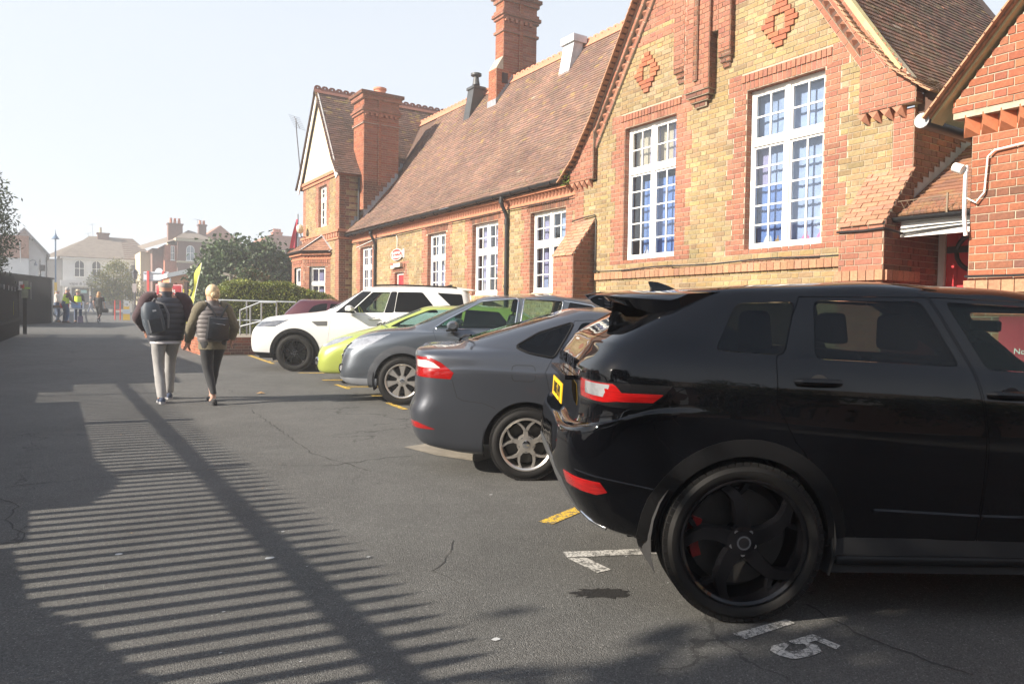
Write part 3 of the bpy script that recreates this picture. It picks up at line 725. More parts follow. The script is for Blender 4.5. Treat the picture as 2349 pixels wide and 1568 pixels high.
def under(prof, U, inw, u0, u1, name='roof'):
    v = []; f = []
    for a, z in prof: v += [inw * a + U * u0 + Zv * (z - .01), inw * a + U * u1 + Zv * (z - .01)]
    for i in range(len(prof) - 1): f.append((2 * i, 2 * i + 1, 2 * i + 3, 2 * i + 2))
    return mesh_obj(name, v, f, mat('roof_underlay', (.10, .06, .045), .95), SCHOOL)
RIDGE_M = mat('ridge_terracotta', (.52, .21, .125), .8, var=.2, scale=6)
def ridge_tiles(p0, p1, m, n, crest=.11):
    p0, p1 = Vector(p0), Vector(p1); t = (p1 - p0); L = t.length; t.normalize(); s = t.cross(Zv).normalized(); w = L / n
    mb = MB()
    g = [t * a + s * b + Zv * c for a in (0, w - .006) for b, c in ((-.14, -.16), (0, .02), (.14, -.16))]
    mb.add(g, [(0, 1, 4, 3), (1, 2, 5, 4)])
    q = [(0, .0), (w, .0), (w, .05), (w * .86, crest * .8), (w * .7, crest), (w * .3, crest), (w * .14, crest * .8), (0, .05)]
    hole = [(w / 2 + .022 * math.cos(a), .055 + .022 * math.sin(a)) for a in np.linspace(0, 2 * math.pi, 8, endpoint=False)]
    bm = bmesh.new()
    vs = [bm.verts.new(t * a + Zv * c) for a, c in q]; hs = [bm.verts.new(t * a + Zv * c) for a, c in hole]
    es = [bm.edges.new((vs[i], vs[(i + 1) % len(vs)])) for i in range(len(vs))] + [bm.edges.new((hs[i], hs[(i + 1) % 8])) for i in range(8)]
    bmesh.ops.triangle_fill(bm, edges=es, use_beauty=True); bm.verts.index_update()
    pv = [v.co.copy() for v in bm.verts]; pf = [[v.index for v in fc.verts] for fc in bm.faces]; bm.free()
    for e in (-.014, .014): mb.add([v + s * e for v in pv], pf)
    mb.add([v + s * e for e in (-.014, .014) for v in pv[:len(q)]], [(i, (i + 1) % len(q), len(q) + (i + 1) % len(q), len(q) + i) for i in range(len(q))])
    o0 = mb.obj('ridge_tile', m, SCHOOL)
    o0.location = p0
    for i in range(1, n): inst(o0, 'ridge_tile', SCHOOL, p0 + t * w * i)
prof_main = [(8.56, 4.22), (9.2, 4.82), (9.9, 5.60), (12.0, 8.60)]
tcM = Tiles(); tile_slope(tcM, prof_main, Uy, Ux, 8.9, 23.36, lich=.05, region=lambda u, s, a: u > 11.32 or a.x > 9.05)
roof_main = under(prof_main + [(15.4, 4.2)], Uy, Ux, 11.3, 26); under([(9.1, 4.70), (9.2, 4.82), (9.9, 5.60), (12.0, 8.60)], Uy, Ux, 8.8, 11.3)
ridge_tiles((12.0, 9.8, 8.63), (12.0, 25.2, 8.63), RIDGE_M, 60)
prof_g = [(-(YC - 3.42), 4.18), (-(YC - 3.05), 4.52), (-(YC - 2.6), 5.08), (-YC, 9.42)]     # right slope of the gable roof, inw = -Y measured from the ridge
tcR = Tiles()
def inY(y): return y
prof_gr = [(4.50, 4.12), (4.95, 4.50), (5.45, 5.12), (YC, 9.18)]
tile_slope(tcR, prof_gr, Ux, Uy, 8.50, 14.5, cols=DTC, lich=.05)
under(prof_gr, Ux, Uy, 8.50, 15); under([(2 * YC - a, b) for a, b in prof_gr], Ux, Uy, 8.50, 15)
PIECES.append((tcM, roof_main)); 
# verge tile edges over the gable
ve = MB()
for s in (1, -1):
    pr_ = prof_gr if s < 0 else [(2 * YC - a, b) for a, b in prof_gr]
    for (a, b), (c, d_) in zip(pr_, pr_[1:]):
        L = math.hypot(c - a, d_ - b); n = int(L / .1)
        for i in range(n):
            t0, t1 = i / n, (i + 1.25) / n
            y0, z0, y1, z1 = a + (c - a) * t0, b + (d_ - b) * t0, a + (c - a) * t1, b + (d_ - b) * t1
            nx, nz = -(d_ - b) / L, (c - a) / L
            if nz < 0: nx, nz = -nx, -nz
            ve.add([(x, y + nx * h, z + nz * h) for x in (8.46, 8.62) for (y, z, h) in ((y0, z0, .0), (y1, z1, -.012), (y1, z1, .006), (y0, z0, .02))], [(0, 1, 2, 3), (0, 3, 7, 4), (3, 2, 6, 7), (0, 1, 5, 4)])
ve.obj('verge_tiles', mat('verge_tile', (.40, .22, .13), .85, var=.3, scale=9), SCHOOL)
tag(SCHOOL.children[-1], kind='stuff')
ridge_tiles((8.5, YC, 9.2), (14, YC, 9.2), RIDGE_M, 22)

# ---- wing at the far end
XW, YW = 8.36, 23.38
pcW = Pieces()
wop = [(24.62, 25.48, 4.56, 5.98)]
wbase = lambda z: [(YW, 27.22)]
lay(pcW, Vector((XW, 0, 0)), Uy, Nx, .3, 6.2, wall_segs(wbase, wop, 'y', [(YW, YW + .34, 0, 6.2), (26.9, 27.3, 4, 6.2)]))
wall_wing = holed_plane('wing_wall', Vector((XW, 0, 0)), Uy, Nx, (wbase, [0.2, 6.3], False), wop)
lintel(pcW, Vector((XW, 0, 0)), Uy, Nx, wop[0]); reveal(pcW, Vector((XW, 0, 0)), Uy, Nx, wop[0])
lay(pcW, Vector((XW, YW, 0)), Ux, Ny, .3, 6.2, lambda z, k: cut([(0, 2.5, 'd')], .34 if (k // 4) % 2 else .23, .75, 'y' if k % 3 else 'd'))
MB().add([(XW, YW + .001, .2), (12, YW + .001, .2), (12, YW + .001, 6.3), (XW, YW + .001, 6.3)], [(0, 1, 2, 3)]).obj('wing_side_wall', MORTAR, SCHOOL)
window(face_mat(XW + .1, 25.48, 4.56, (0, -1, 0), (1, 0, 0)), .86, 1.42, 2, (1, 2), (1, 3), .95, [], 'wing_window')
for z0, z1, pr in ((6.10, 6.2, .05), (6.2, 6.3, .10), (4.26, 4.34, .07), (4.02, 4.08, .05)):
    MB().box((XW - pr, YW - pr, z0), (XW + .02, 27.24 + pr, z1)).obj('wing_moulding', mat('frieze_brick'), SCHOOL)
    MB().box((XW + .021, YW - pr, z0), (9.0, YW + .02, z1)).obj('wing_moulding', mat('frieze_brick'), SCHOOL)
for i in range(16):
    if i == 0: dn1 = MB().box((-.045, 0, 0), (0, .18, .14)).obj('wing_panel_brick', mat('dentil_brick'), SCHOOL); o = dn1
    else: o = inst(dn1, 'wing_panel_brick', SCHOOL)
    o.location = (XW, YW + .05 + i * .24, 4.10)
YWC = 25.30
RENDER = mat('cream_render', (.66, .58, .42), .9, var=.12, scale=1.6)
MB().add([(XW - .04, YW + .2, 6.3), (XW - .04, 27.05, 6.3), (XW - .04, YWC, 9.15)], [(0, 1, 2)]).obj('gable_render_panel', RENDER, SCHOOL)
for s in (1, -1):
    t = Vector((0, -s * 2.0, 3.04)).normalized(); nn = Vector((0, s * t.z, abs(t.y)))
    a = Vector((XW - .16, YWC + s * 2.12, 6.14)); L = 3.72
    MB().add([a + t * q + nn * h + Ux * x for x in (0, .04) for q, h in ((-.1, -.20), (L, -.20), (L, -.02), (-.1, -.02))], [(0, 1, 2, 3), (4, 5, 6, 7), (0, 1, 5, 4), (2, 3, 7, 6)]).obj('bargeboard', WPAINT, SCHOOL)
prof_w = [(23.12, 6.12), (23.55, 6.62), (YWC, 9.28)]
tcW = Tiles(); tile_slope(tcW, prof_w, Ux, Uy, 8.12, 13.8, lich=.13, cols=TCOL[:3] + DTC[:3] + TCOL[5:])
under(prof_w, Ux, Uy, 8.12, 15); under([(2 * YWC - a, b) for a, b in prof_w], Ux, Uy, 8.12, 15)
ridge_tiles((8.12, YWC, 9.31), (13.5, YWC, 9.31), mat('ridge_dark', (.27, .12, .085), .85, var=.2), 21, .13)
MB().tube([(9.0, 23.27, 6.05), (9.0, 23.27, 5.95), (9.0, 23.3, 4.35)], .045, 10).obj('downpipe', BLACKIRON, SCHOOL, True)
# chimneys
def chimney(x0, x1, y0, y1, zb, zt, rings, strips, cap, slope_base=None, name='chimney'):
    pc = Pieces()
    lay(pc, Vector((0, y0, 0)), Ux, Ny, zb, zt, lambda z, k: [(x0, x1, ('r' if k % 3 else 'o') if z > zb + .9 or name == 'ridge_chimney' else 'd')])
    lay(pc, Vector((x0, 0, 0)), Uy, Nx, zb, zt, lambda z, k: [(y0, y1, 'o')])
    o = MB().box((x0 + .001, y0 + .001, zb), (x1, y1, zt)).obj(name, MORTAR, SCHOOL)
    for z0, z1, e in rings:
        lay(pc, Vector((0, y0 - e, 0)), Ux, Ny, z0, z1, lambda z, k: [(x0 - e, x1 + e, 'd' if e > .1 else 'r')])
        lay(pc, Vector((x0 - e, 0, 0)), Uy, Nx, z0, z1, lambda z, k: [(y0 - e, y1 + e, 'd' if e > .1 else 'r')])
        MB().box((x0 - e + .001, y0 - e + .001, z0), (x1 + e, y1 + e, z1)).obj('chimney_moulding', mat('chimney_ledge', (.40, .33, .27), .9, var=.2, scale=4), o)
    for s0, s1 in strips:
        lay(pc, Vector((0, y0 - .06, 0)), Ux, Ny, zb + .8, zt, lambda z, k: [(s0, s1, 'o')])
        lay(pc, Vector((s0, y0 - .06, 0)), Uy, Nx, zb + .8, zt, lambda z, k: [(0, .06, 'o')])
        MB().box((s0 + .001, y0 - .059, zb + .8), (s1 - .001, y0, zt)).obj('chimney_strip', MORTAR, o)
    for i in range(int((x1 - x0) / .17)):
        for z0 in cap: MB().box((x0 + .03 + i * .17, y0 - .07, z0), (x0 + .12 + i * .17, y0, z0 + .09)).obj('chimney_dentil', mat('dentil_brick'), o)
    pc.join('chimney_bricks', o, BRICK_ATTR)
    return o
ch1 = chimney(9.02, 10.24, 22.95, 23.85, 5.0, 8.72, [(7.78, 7.86, .05), (8.12, 8.2, .05), (8.2, 8.28, .09), (8.28, 8.36, .04), (8.58, 8.72, .08), (8.72, 8.82, .14)], [(9.5, 9.6)], [8.04], name='wing_chimney')
MB().lathe([(.19, 0), (.19, .22), (.22, .24), (.22, .30), (.15, .32), (.14, .1)], 16, Matrix.Translation((9.75, 23.4, 8.82)), 'z').obj('chimney_pot', RIDGE_M, ch1, True)
MB().box((9.35, 23.15, 8.82), (10.1, 23.7, 8.88)).obj('chimney_flaunching', LEAD, ch1)
ch2 = chimney(11.67, 12.85, 18.70, 19.15, 7.6, 11.5, [(9.97, 10.05, .05), (10.37, 10.45, .05), (10.45, 10.55, .10), (10.55, 10.65, .05), (10.87, 11.0, .06), (11.0, 11.1, .12), (11.1, 11.5, .02), (11.5, 11.65, .14)], [(12.2, 12.32)], [10.28], name='ridge_chimney')
# lower offset shoulder of the ridge chimney and its vent
pcs = Pieces()
lay(pcs, Vector((11.43, 0, 0)), Uy, Nx, 7.6, 8.86, lambda z, k: [(18.70, 19.12, 'o')])
lay(pcs, Vector((0, 18.695, 0)), Ux, Ny, 7.6, 8.86, lambda z, k: [(11.43, 11.69, 'o')])
so_ = MB().prism([(11.431, 7.6), (11.67, 7.6), (11.67, 9.26), (11.431, 8.87)], 1, 18.697, 19.12).obj('chimney_shoulder', MORTAR, ch2)
pcs.join('chimney_bricks', so_, BRICK_ATTR)
MB().box((11.62, 18.67, 8.45), (11.82, 18.69, 8.75)).obj('air_vent', mat('dark_grille', (.03, .02, .02), .8), ch2)
# lead flashings
def flashing(pts, w, axis_n, step=None):
    mb = MB(); pts = [Vector(p) for p in pts]
    a, b = pts; n = step or 1
    for i in range(n):
        p, q = a.lerp(b, i / n), a.lerp(b, (i + 1) / n)
        mb.add([p, q, q + Zv * w, p + Zv * (w + (q.z - p.z) * 1.0)], [(0, 1, 2, 3)])
    return mb.obj('lead_flashing', LEAD, SCHOOL)
flashing([(8.75, YW - .012, 4.42), (10.6, YW - .012, 6.62)], .10, Ny, 16)
flashing([(9.02, 22.94, 4.7), (10.24, 22.94, 6.15)], .12, Ny, 9)
flashing([(11.43, 18.68, 7.80), (12.0, 18.68, 8.62)], .12, Ny, 10)
MB().box((11.40, 18.66, 7.74), (11.44, 19.15, 7.95)).obj('lead_flashing', LEAD, SCHOOL)
# roof vents on the ridge
rv = MB().prism([(11.3, 7.5), (11.85, 8.3), (11.85, 8.66), (11.5, 8.66)], 1, 20.12, 20.50).obj('roof_vent', mat('black_lead', (.05, .055, .06), .5, var=.3, scale=5), SCHOOL)
MB().box((11.46, 20.08, 8.64), (11.9, 20.54, 8.72)).obj('vent_cap', mat('black_lead'), rv)
MB().lathe([(.10, 8.72), (.09, 8.78), (.12, 8.80), (.08, 9.05), (.17, 9.09), (.17, 9.15), (.001, 9.19)], 16, Matrix.Translation((11.68, 20.31, 0)), 'z').obj('vent_cowl', mat('black_lead'), rv, True)
rv2 = MB().prism([(11.4, 7.7), (11.85, 8.3), (11.85, 8.60), (11.58, 8.60)], 1, 15.15, 15.60).obj('roof_vent', mat('grey_lead', (.42, .44, .46), .5, var=.35, scale=4), SCHOOL)
MB().box((11.52, 15.10, 8.58), (11.95, 15.66, 8.76)).obj('vent_cap', mat('grey_lead'), rv2)

# ---- canted bay of the wing
pcB = Pieces(); A, Bp, Cc, Dp = Vector((8.36, 24.16, 0)), Vector((7.72, 25.05, 0)), Vector((7.72, 26.4, 0)), Vector((8.36, 27.1, 0))
for (p, q, win) in ((A, Bp, (.22, .86)), (Bp, Cc, (.32, 1.05)), (Cc, Dp, None)):
    U = (q - p).normalized(); L = (q - p).length; N = Vector((-U.y, U.x, 0))
    if N.x > 0: N = -N
    op = [(win[0], win[1], 2.0, 3.16)] if win else []
    lay(pcB, p, U, N, .4, 3.42, wall_segs(lambda z: [(0, L)], op, 'r'))
    holed_plane('bay_wall', p, U, N, (lambda z: [(0, L)], [.3, 3.45], False), op)
    for z0, z1, pr in ((3.40, 3.45, .03), (3.55, 3.62, .10)):
        MB().add([p + U * a + N * h + Zv * z for z in (z0, z1) for a, h in ((-pr * .5, 0), (L + pr * .5, 0), (L + pr * .5, pr), (-pr * .5, pr))], [(0, 1, 2, 3), (4, 5, 6, 7), (2, 3, 7, 6), (0, 1, 5, 4), (1, 2, 6, 5), (0, 3, 7, 4)]).obj('bay_moulding', mat('frieze_brick'), SCHOOL)
    MB().add([p + Zv * 3.45, q + Zv * 3.45, q + Zv * 3.56, p + Zv * 3.56], [(0, 1, 2, 3)]).obj('bay_frieze', mat('frieze_brick'), SCHOOL)
    for i in range(int(L / .12)):
        c = p + U * (.06 + i * .12) + Zv * 3.45
        MB().add([c, c + U * .07, c + U * .07 + Zv * .1, c + Zv * .1, c + U * .035 + N * .06 + Zv * .1], [(0, 1, 4), (1, 2, 4), (3, 0, 4), (2, 3, 4)]).obj('bay_dentil', mat('dentil_brick'), SCHOOL)
    if win:
        lintel(pcB, p, U, N, op[0])
        x0 = p + U * win[1] - N * .07
        window(face_mat(x0.x, x0.y, 2.0, -U, -N), win[1] - win[0], 1.16, 1, (2, 1), (2, 1), .58, [(.0, 1, .0, .98, 1)], 'bay_window', room=.5)
    half_gutter(p + N * .17 + Zv * 3.68 - U * .06, q + N * .17 + Zv * 3.68 + U * .06, .045, SCHOOL)
pcB.join('bay_bricks', SCHOOL, BRICK_ATTR)
top = [Vector((8.36, 24.95, 4.26)), Vector((8.36, 26.0, 4.26))]
ev = [Vector((8.36, 24.0, 3.68)), Vector((7.56, 24.96, 3.68)), Vector((7.56, 26.5, 3.68)), Vector((8.36, 27.25, 3.68))]
tcB = Tiles()
for (e0, e1, t0, t1) in ((ev[0], ev[1], top[0], top[0]), (ev[1], ev[2], top[0], top[1]), (ev[2], ev[3], top[1], top[1])):
    MB().add([e0, e1, t1 - Zv * .01, t0 - Zv * .01], [(0, 1, 2, 3)] if t0 != t1 else [(0, 1, 2)]).obj('bay_roof', mat('roof_underlay'), SCHOOL)
    n = 9
    for k in range(n):
        a0, a1 = e0.lerp(t0, k / n), e1.lerp(t1, k / n); b0 = e0.lerp(t0, (k + 1) / n); b1 = e1.lerp(t1, (k + 1) / n)
        U = (a1 - a0); L = U.length
        if L < .1: continue
        U.normalize(); Zd = ((b0 + b1) / 2 - (a0 + a1) / 2); g = Zd.length; Zd.normalize(); N = U.cross(Zd); N = N if N.z > 0 else -N
        m_ = max(1, int(L / .165))
        for i in range(m_): tcB.brick(a0, U, N, i * L / m_, (i + 1) * L / m_, 0, g + .02, jitter((.27, .14, .09), .2), .0, False, .0015, Zd)
tcB.join('bay_roof_tiles', SCHOOL, TILE_ATTR)
for e, t in ((ev[1], top[0]), (ev[0], top[0])):
    dv = (t - e).normalized(); s = dv.cross(Zv).normalized()
    MB().add([e + s * .07 + Zv * .03, e - s * .07 + Zv * .03, t - s * .1 + Zv * .04, t + s * .1 + Zv * .04], [(0, 1, 2, 3)]).obj('hip_lead', mat('pale_lead', (.48, .50, .52), .5, var=.2, scale=5), SCHOOL)
PIECES.append((pcL, wall_long)); PIECES.append((pcW, wall_wing))

# ---- right-hand block and porch
XR = 7.57
pcR = Pieces()
rb = lambda z: [(-3.0, 3.60)]
def rsegs(z, k):
    s = [(-3.0, 3.60, 'y')]
    w = .68 if (k % 4) < 2 else .56
    if (k % 8) < 5: s = cut(s, 3.60 - w, 3.60, 'd' if k % 3 == 0 else 'o')
    else: s = cut(s, 3.60 - .80, 3.60, 'o')
    if z > 3.15: s = [(-3, 3.60, 'o')]
    if z < 1.9: s = [(-3, 3.6, 'd' if k % 4 == 0 else 'o')]
    return s
lay(pcR, Vector((XR, 0, 0)), Uy, Nx, .05, 3.3, rsegs)
wall_right = MB().add([(XR, -3, 0), (XR, 3.6, 0), (XR, 3.6, 3.35), (XR, -3, 3.35)], [(0, 1, 2, 3)]).obj('side_block_wall', MORTAR, SCHOOL)
MB().add([(XR, 3.601, 0), (10, 3.601, 0), (10, 3.601, 3.3), (XR, 3.601, 3.3)], [(0, 1, 2, 3)]).obj('side_block_return', MORTAR, SCHOOL)
XR2 = XR - .11
rg = lambda z: 3.74 - max(0, (z - 3.62) / 1.19)
lay(pcR, Vector((XR2, 0, 0)), Uy, Nx, 3.525, 7.0, lambda z, k: [(-2, rg(z), 'o')] if rg(z) > -2 else [], course=.078)
MB().prism([(-2, 3.47), (3.73, 3.47), (3.73, 3.62), (3.73 - 3.4 / 1.19, 7.02), (-2, 7.02)], 0, XR2 + .001, XR + .02).obj('side_block_gable', MORTAR, SCHOOL)
for i in range(14):
    y = 3.68 - i * .155
    v = [(XR, y, 3.30), (XR, y - .15, 3.30), (XR, y - .15, 3.50), (XR, y, 3.50), (XR - .12, y - .06, 3.49), (XR - .10, y - .06, 3.38)]
    if i == 0: big_d = mesh_obj('corbel_brick', [(a, b - y, c) for a, b, c in v], [(0, 1, 5), (1, 2, 4), (1, 4, 5), (2, 3, 4), (3, 0, 5), (3, 5, 4)], mat('corbel_brick', (.48, .17, .08), .88, var=.25, scale=7), SCHOOL); o = big_d
    else: o = inst(big_d, 'corbel_brick', SCHOOL)
    o.location = (0, y, 0)
string_course(pcR, Vector((XR, 0, 0)), Uy, Nx, .5, 3.62, 1.87)
vr = MB()
for i in range(40):
    t = i * .105; y, z = 3.93 - t * .643, 3.50 + t * .766
    for x0, x1, e in ((7.28, 7.5, 0), (7.34, 7.5, -.03)):
        vr.add([(x, y + a, z + b + e) for x in (x0, x1) for a, b in ((0, 0), (-.075, .088), (-.065, .10), (.012, .014))], [(0, 1, 2, 3), (4, 5, 6, 7), (0, 1, 5, 4), (2, 3, 7, 6), (0, 3, 7, 4)])
tag(vr.obj('verge_tiles', mat('verge_tile'), SCHOOL), kind='stuff')
MB().add([(7.38, 3.90, 3.47), (7.38, 1.3, 6.57), (7.6, 1.3, 6.57), (7.6, 3.90, 3.47), (7.38, 3.94, 3.52), (7.38, 1.34, 6.62), (11, 1.34, 6.62), (11, 3.94, 3.52)], [(0, 1, 2, 3), (4, 5, 6, 7), (0, 1, 5, 4)]).obj('side_block_roof', mat('yellow_mortar'), SCHOOL)
half_gutter((7.35, 3.97, 3.5), (9.6, 3.97, 3.5), .075, SCHOOL)
MB().lathe([(.001, 0), (.074, 0), (.074, .01), (.001, .01)], 14, Matrix.Translation((7.35, 3.97, 3.5)) @ Matrix.Rotation(R(90), 4, 'Z')).obj('gutter_end', mat('grey_plastic', (.35, .36, .37), .5), SCHOOL)
PIECES.append((pcR, wall_right))
# porch: lean-to roof, gutter, fascia, door
prof_p = [(8.36, 2.74), (8.9, 3.06), (10.0, 3.78)]
tcP = Tiles(); tile_slope(tcP, prof_p, Uy, Ux, 3.6, 4.78, cols=[(.36, .17, .10), (.30, .15, .10), (.42, .2, .11), (.24, .14, .10), (.38, .22, .11)], streak=False)
porch_roof = under(prof_p, Uy, Ux, 3.55, 4.79, 'porch_roof')
half_gutter((8.30, 3.6, 2.70), (8.30, 4.80, 2.71), .055, SCHOOL)
MB().box((8.36, 3.6, 2.49), (8.39, 4.72, 2.72)).obj('fascia_board', WPAINT, SCHOOL)
for k in range(3): cable([(8.33, 4.72, 2.52 + .03 * k), (8.335, 4.4, 2.54 + .025 * k), (8.34, 4.1, 2.56 + .015 * k), (8.34, 3.6, 2.58 + .01 * k)], .009, BLACKIRON if k != 1 else WPAINT)
flashing([(8.42, 4.775, 2.80), (10.0, 4.775, 3.78)], .08, Ny, 13)
MB().add([(9.45, 3.5, 0), (9.45, 4.8, 0), (9.45, 4.8, 3.2), (9.45, 3.5, 3.2)], [(0, 1, 2, 3)]).obj('porch_back_wall', mat('frieze_brick'), SCHOOL)
pf = MB(); pf.box((9.30, 4.70, .1), (9.4, 4.775, 2.7)); pf.box((9.30, 3.62, 2.6), (9.4, 4.70, 2.7)); pf.obj('door_frame', WPAINT, SCHOOL)
RED_DOOR = mat('red_door_paint', (.62, .035, .045), .4, var=.08, scale=3)
dr = MB()
for i in range(8): dr.box((9.33, 3.64 + i * .132, .12), (9.36, 3.64 + i * .132 + .128, 2.6))
dr = dr.obj('red_door', RED_DOOR, SCHOOL)
MB().box((9.315, 3.9, 2.36), (9.33, 4.68, 2.44)).tube([(9.32, 4.35 + .22 * math.cos(a), 2.36 + .22 * math.sin(a)) for a in np.linspace(.2, 2 * math.pi, 20)], .028, 6).obj('strap_hinge', BLACKIRON, dr)
cable([(7.52, 3.62, 3.02), (7.50, 3.62, 2.9), (7.5, 3.62, 2.55), (7.5, 3.6, 2.35)], .02, WPAINT, name='conduit')
MB().lathe([(.001, 0), (.045, 0), (.045, .09), (.001, .09)], 12, Matrix.Translation((7.47, 3.63, 2.98)) @ Matrix.Rotation(R(25), 4, 'X')).obj('security_sensor', WPAINT, SCHOOL, True)
cable([(7.53, 3.0, 3.16), (7.53, 3.38, 3.13), (7.53, 3.44, 3.08), (7.53, 3.46, 2.75), (7.52, 3.53, 2.66), (7.51, 3.62, 2.72), (7.51, 3.63, 2.85)], .009, WPAINT)
cable([(7.51, 3.6, 1.96), (7.51, 3.2, 1.955), (7.51, 2.0, 1.96)], .013)
pgm = MB()
for i in range(16): pgm.tube([(8.33, 4.72 - i * .07, 2.74), (8.335, 4.72 - i * .07 - .09, 2.9)], .0022, 3).tube([(8.33, 4.72 - i * .07 - .09, 2.74), (8.335, 4.72 - i * .07, 2.9)], .0022, 3)
pgm.tube([(8.335, 4.75, 2.9), (8.335, 3.6, 2.9)], .004, 4).tube([(8.33, 4.2, 2.7), (8.335, 4.2, 2.93)], .012, 4)
pgm.obj('gutter_guard', mat('rusty_wire'), SCHOOL)
# front door of the long wall, sign, lamps
dw = MB(); o = lop[4]
dw.box((XL + .09, o[1] - .06, .4), (XL + .15, o[1], o[3])); dw.box((XL + .09, o[0], .4), (XL + .15, o[0] + .06, o[3])); dw.box((XL + .09, o[0] + .06, o[3] - .07), (XL + .15, o[1] - .06, o[3])); dw.obj('door_frame', WPAINT, SCHOOL)
dd = MB()
for i in range(5): dd.box((XL + .11, o[0] + .06 + i * .102, .42), (XL + .14, o[0] + .06 + i * .102 + .099, o[3] - .07))
dd.obj('red_door', RED_DOOR, SCHOOL)
SIGNRED = mat('sign_red', (.60, .05, .04), .4)
sg = empty('oval_sign', (XL - .06, 19.66, 3.285)); tag(sg, 'oval red Lower School sign above the small red door', 'sign')
n = 36
def ell(rx, rz, m, x0, x1, nm):
    mb = MB(); mb.prism([(rx * math.cos(2 * math.pi * i / n), rz * math.sin(2 * math.pi * i / n)) for i in range(n)], 0, x0, x1); return mb.obj(nm, m, sg)
ell(.40, .165, WPAINT, 0, .02, 'rim'); ell(.375, .15, SIGNRED, -.004, .012, 'face')
Mt = Matrix(((0, 0, -1, -.008), (-1, 0, 0, 0), (0, 1, 0, .055), (0, 0, 0, 1)))
text_obj('lettering', 'Lower', .135, WPAINT, sg, Mt @ Matrix.Diagonal((1.7, 1, 1, 1)), bold=.003); Mt2 = Mt.copy(); Mt2[2][3] = -.06
text_obj('lettering', 'School', .135, WPAINT, sg, Mt2 @ Matrix.Diagonal((1.7, 1, 1, 1)), bold=.003)
MB().box((XL - .03, 19.2, 3.18), (XL, 19.3, 3.42)).obj('wall_plate', WPAINT, SCHOOL)
MB().box((XL - .10, 19.33, 2.92), (XL, 19.78, 3.03)).box((XL - .07, 19.8, 2.89), (XL, 20.05, 2.98)).obj('wall_lamp', mat('cream_plastic', (.68, .63, .48), .5), SCHOOL)
cable([(XL - .02, 22.9, 3.72), (XL - .03, 21.4, 3.86), (XL - .03, 20.0, 3.88), (XL - .03, 19.75, 3.86), (XL - .03, 19.68, 3.75), (XL - .03, 19.68, 3.42)], .012, WPAINT)
fl = MB().lathe([(.001, -.1), (.14, -.06), (.17, .0), (.15, .09), (.05, .13)], 16, Matrix.Translation((8.1, 26.7, 4.62)) @ Matrix.Rotation(R(50), 4, 'Z')).obj('flood_lamp', mat('cream_plastic'), SCHOOL, True)
MB().tube([(8.1, 26.7, 4.5), (8.15, 26.75, 4.35), (8.36, 26.75, 4.33)], .02, 6).obj('lamp_bracket', BLACKIRON, SCHOOL)
an = MB().tube([(8.2, 27.1, 6.8), (8.14, 27.35, 8.2), (8.12, 27.4, 8.75)], .02, 6).tube([(8.1, 27.55, 8.85), (8.15, 27.0, 8.3)], .012, 5)
for i in range(7):
    c = Vector((8.1, 27.55, 8.85)).lerp(Vector((8.15, 27.0, 8.3)), i / 6); an.tube([c + Vector((-.2, .05, .05)), c + Vector((.2, -.05, -.05))], .006, 4)
tag(an.obj('tv_aerial', mat('aerial_metal', (.12, .12, .13), .5)), 'thin television aerial leaning off the far gable wing', 'aerial')

MB().box((8.76, 4.55, 3.98), (13, 4.80, 4.2)).obj('eaves_soffit', mat('dark_backing'), SCHOOL)
# small fern growing in the gutter end
fv = []; ff = []
for i in range(90):
    p = Vector((8.6 + random.uniform(-.05, .05), 11.44 + random.uniform(-.1, .12), 4.2 + random.uniform(-.12, .12))); q = p + Vector((random.uniform(-.09, .09), random.uniform(-.09, .09), random.uniform(-.02, .12))); s = Vector((random.uniform(-.02, .02), random.uniform(-.02, .02), .015))
    o = len(fv); fv += [p, p.lerp(q, .5) + s, q, p.lerp(q, .5) - s]; ff.append((o, o + 1, o + 2, o + 3))
tag(mesh_obj('fern', fv, ff, mat('fern_green', (.16, .22, .035), .6)), 'tuft of green fern sprouting at the end of the gutter', 'plant')

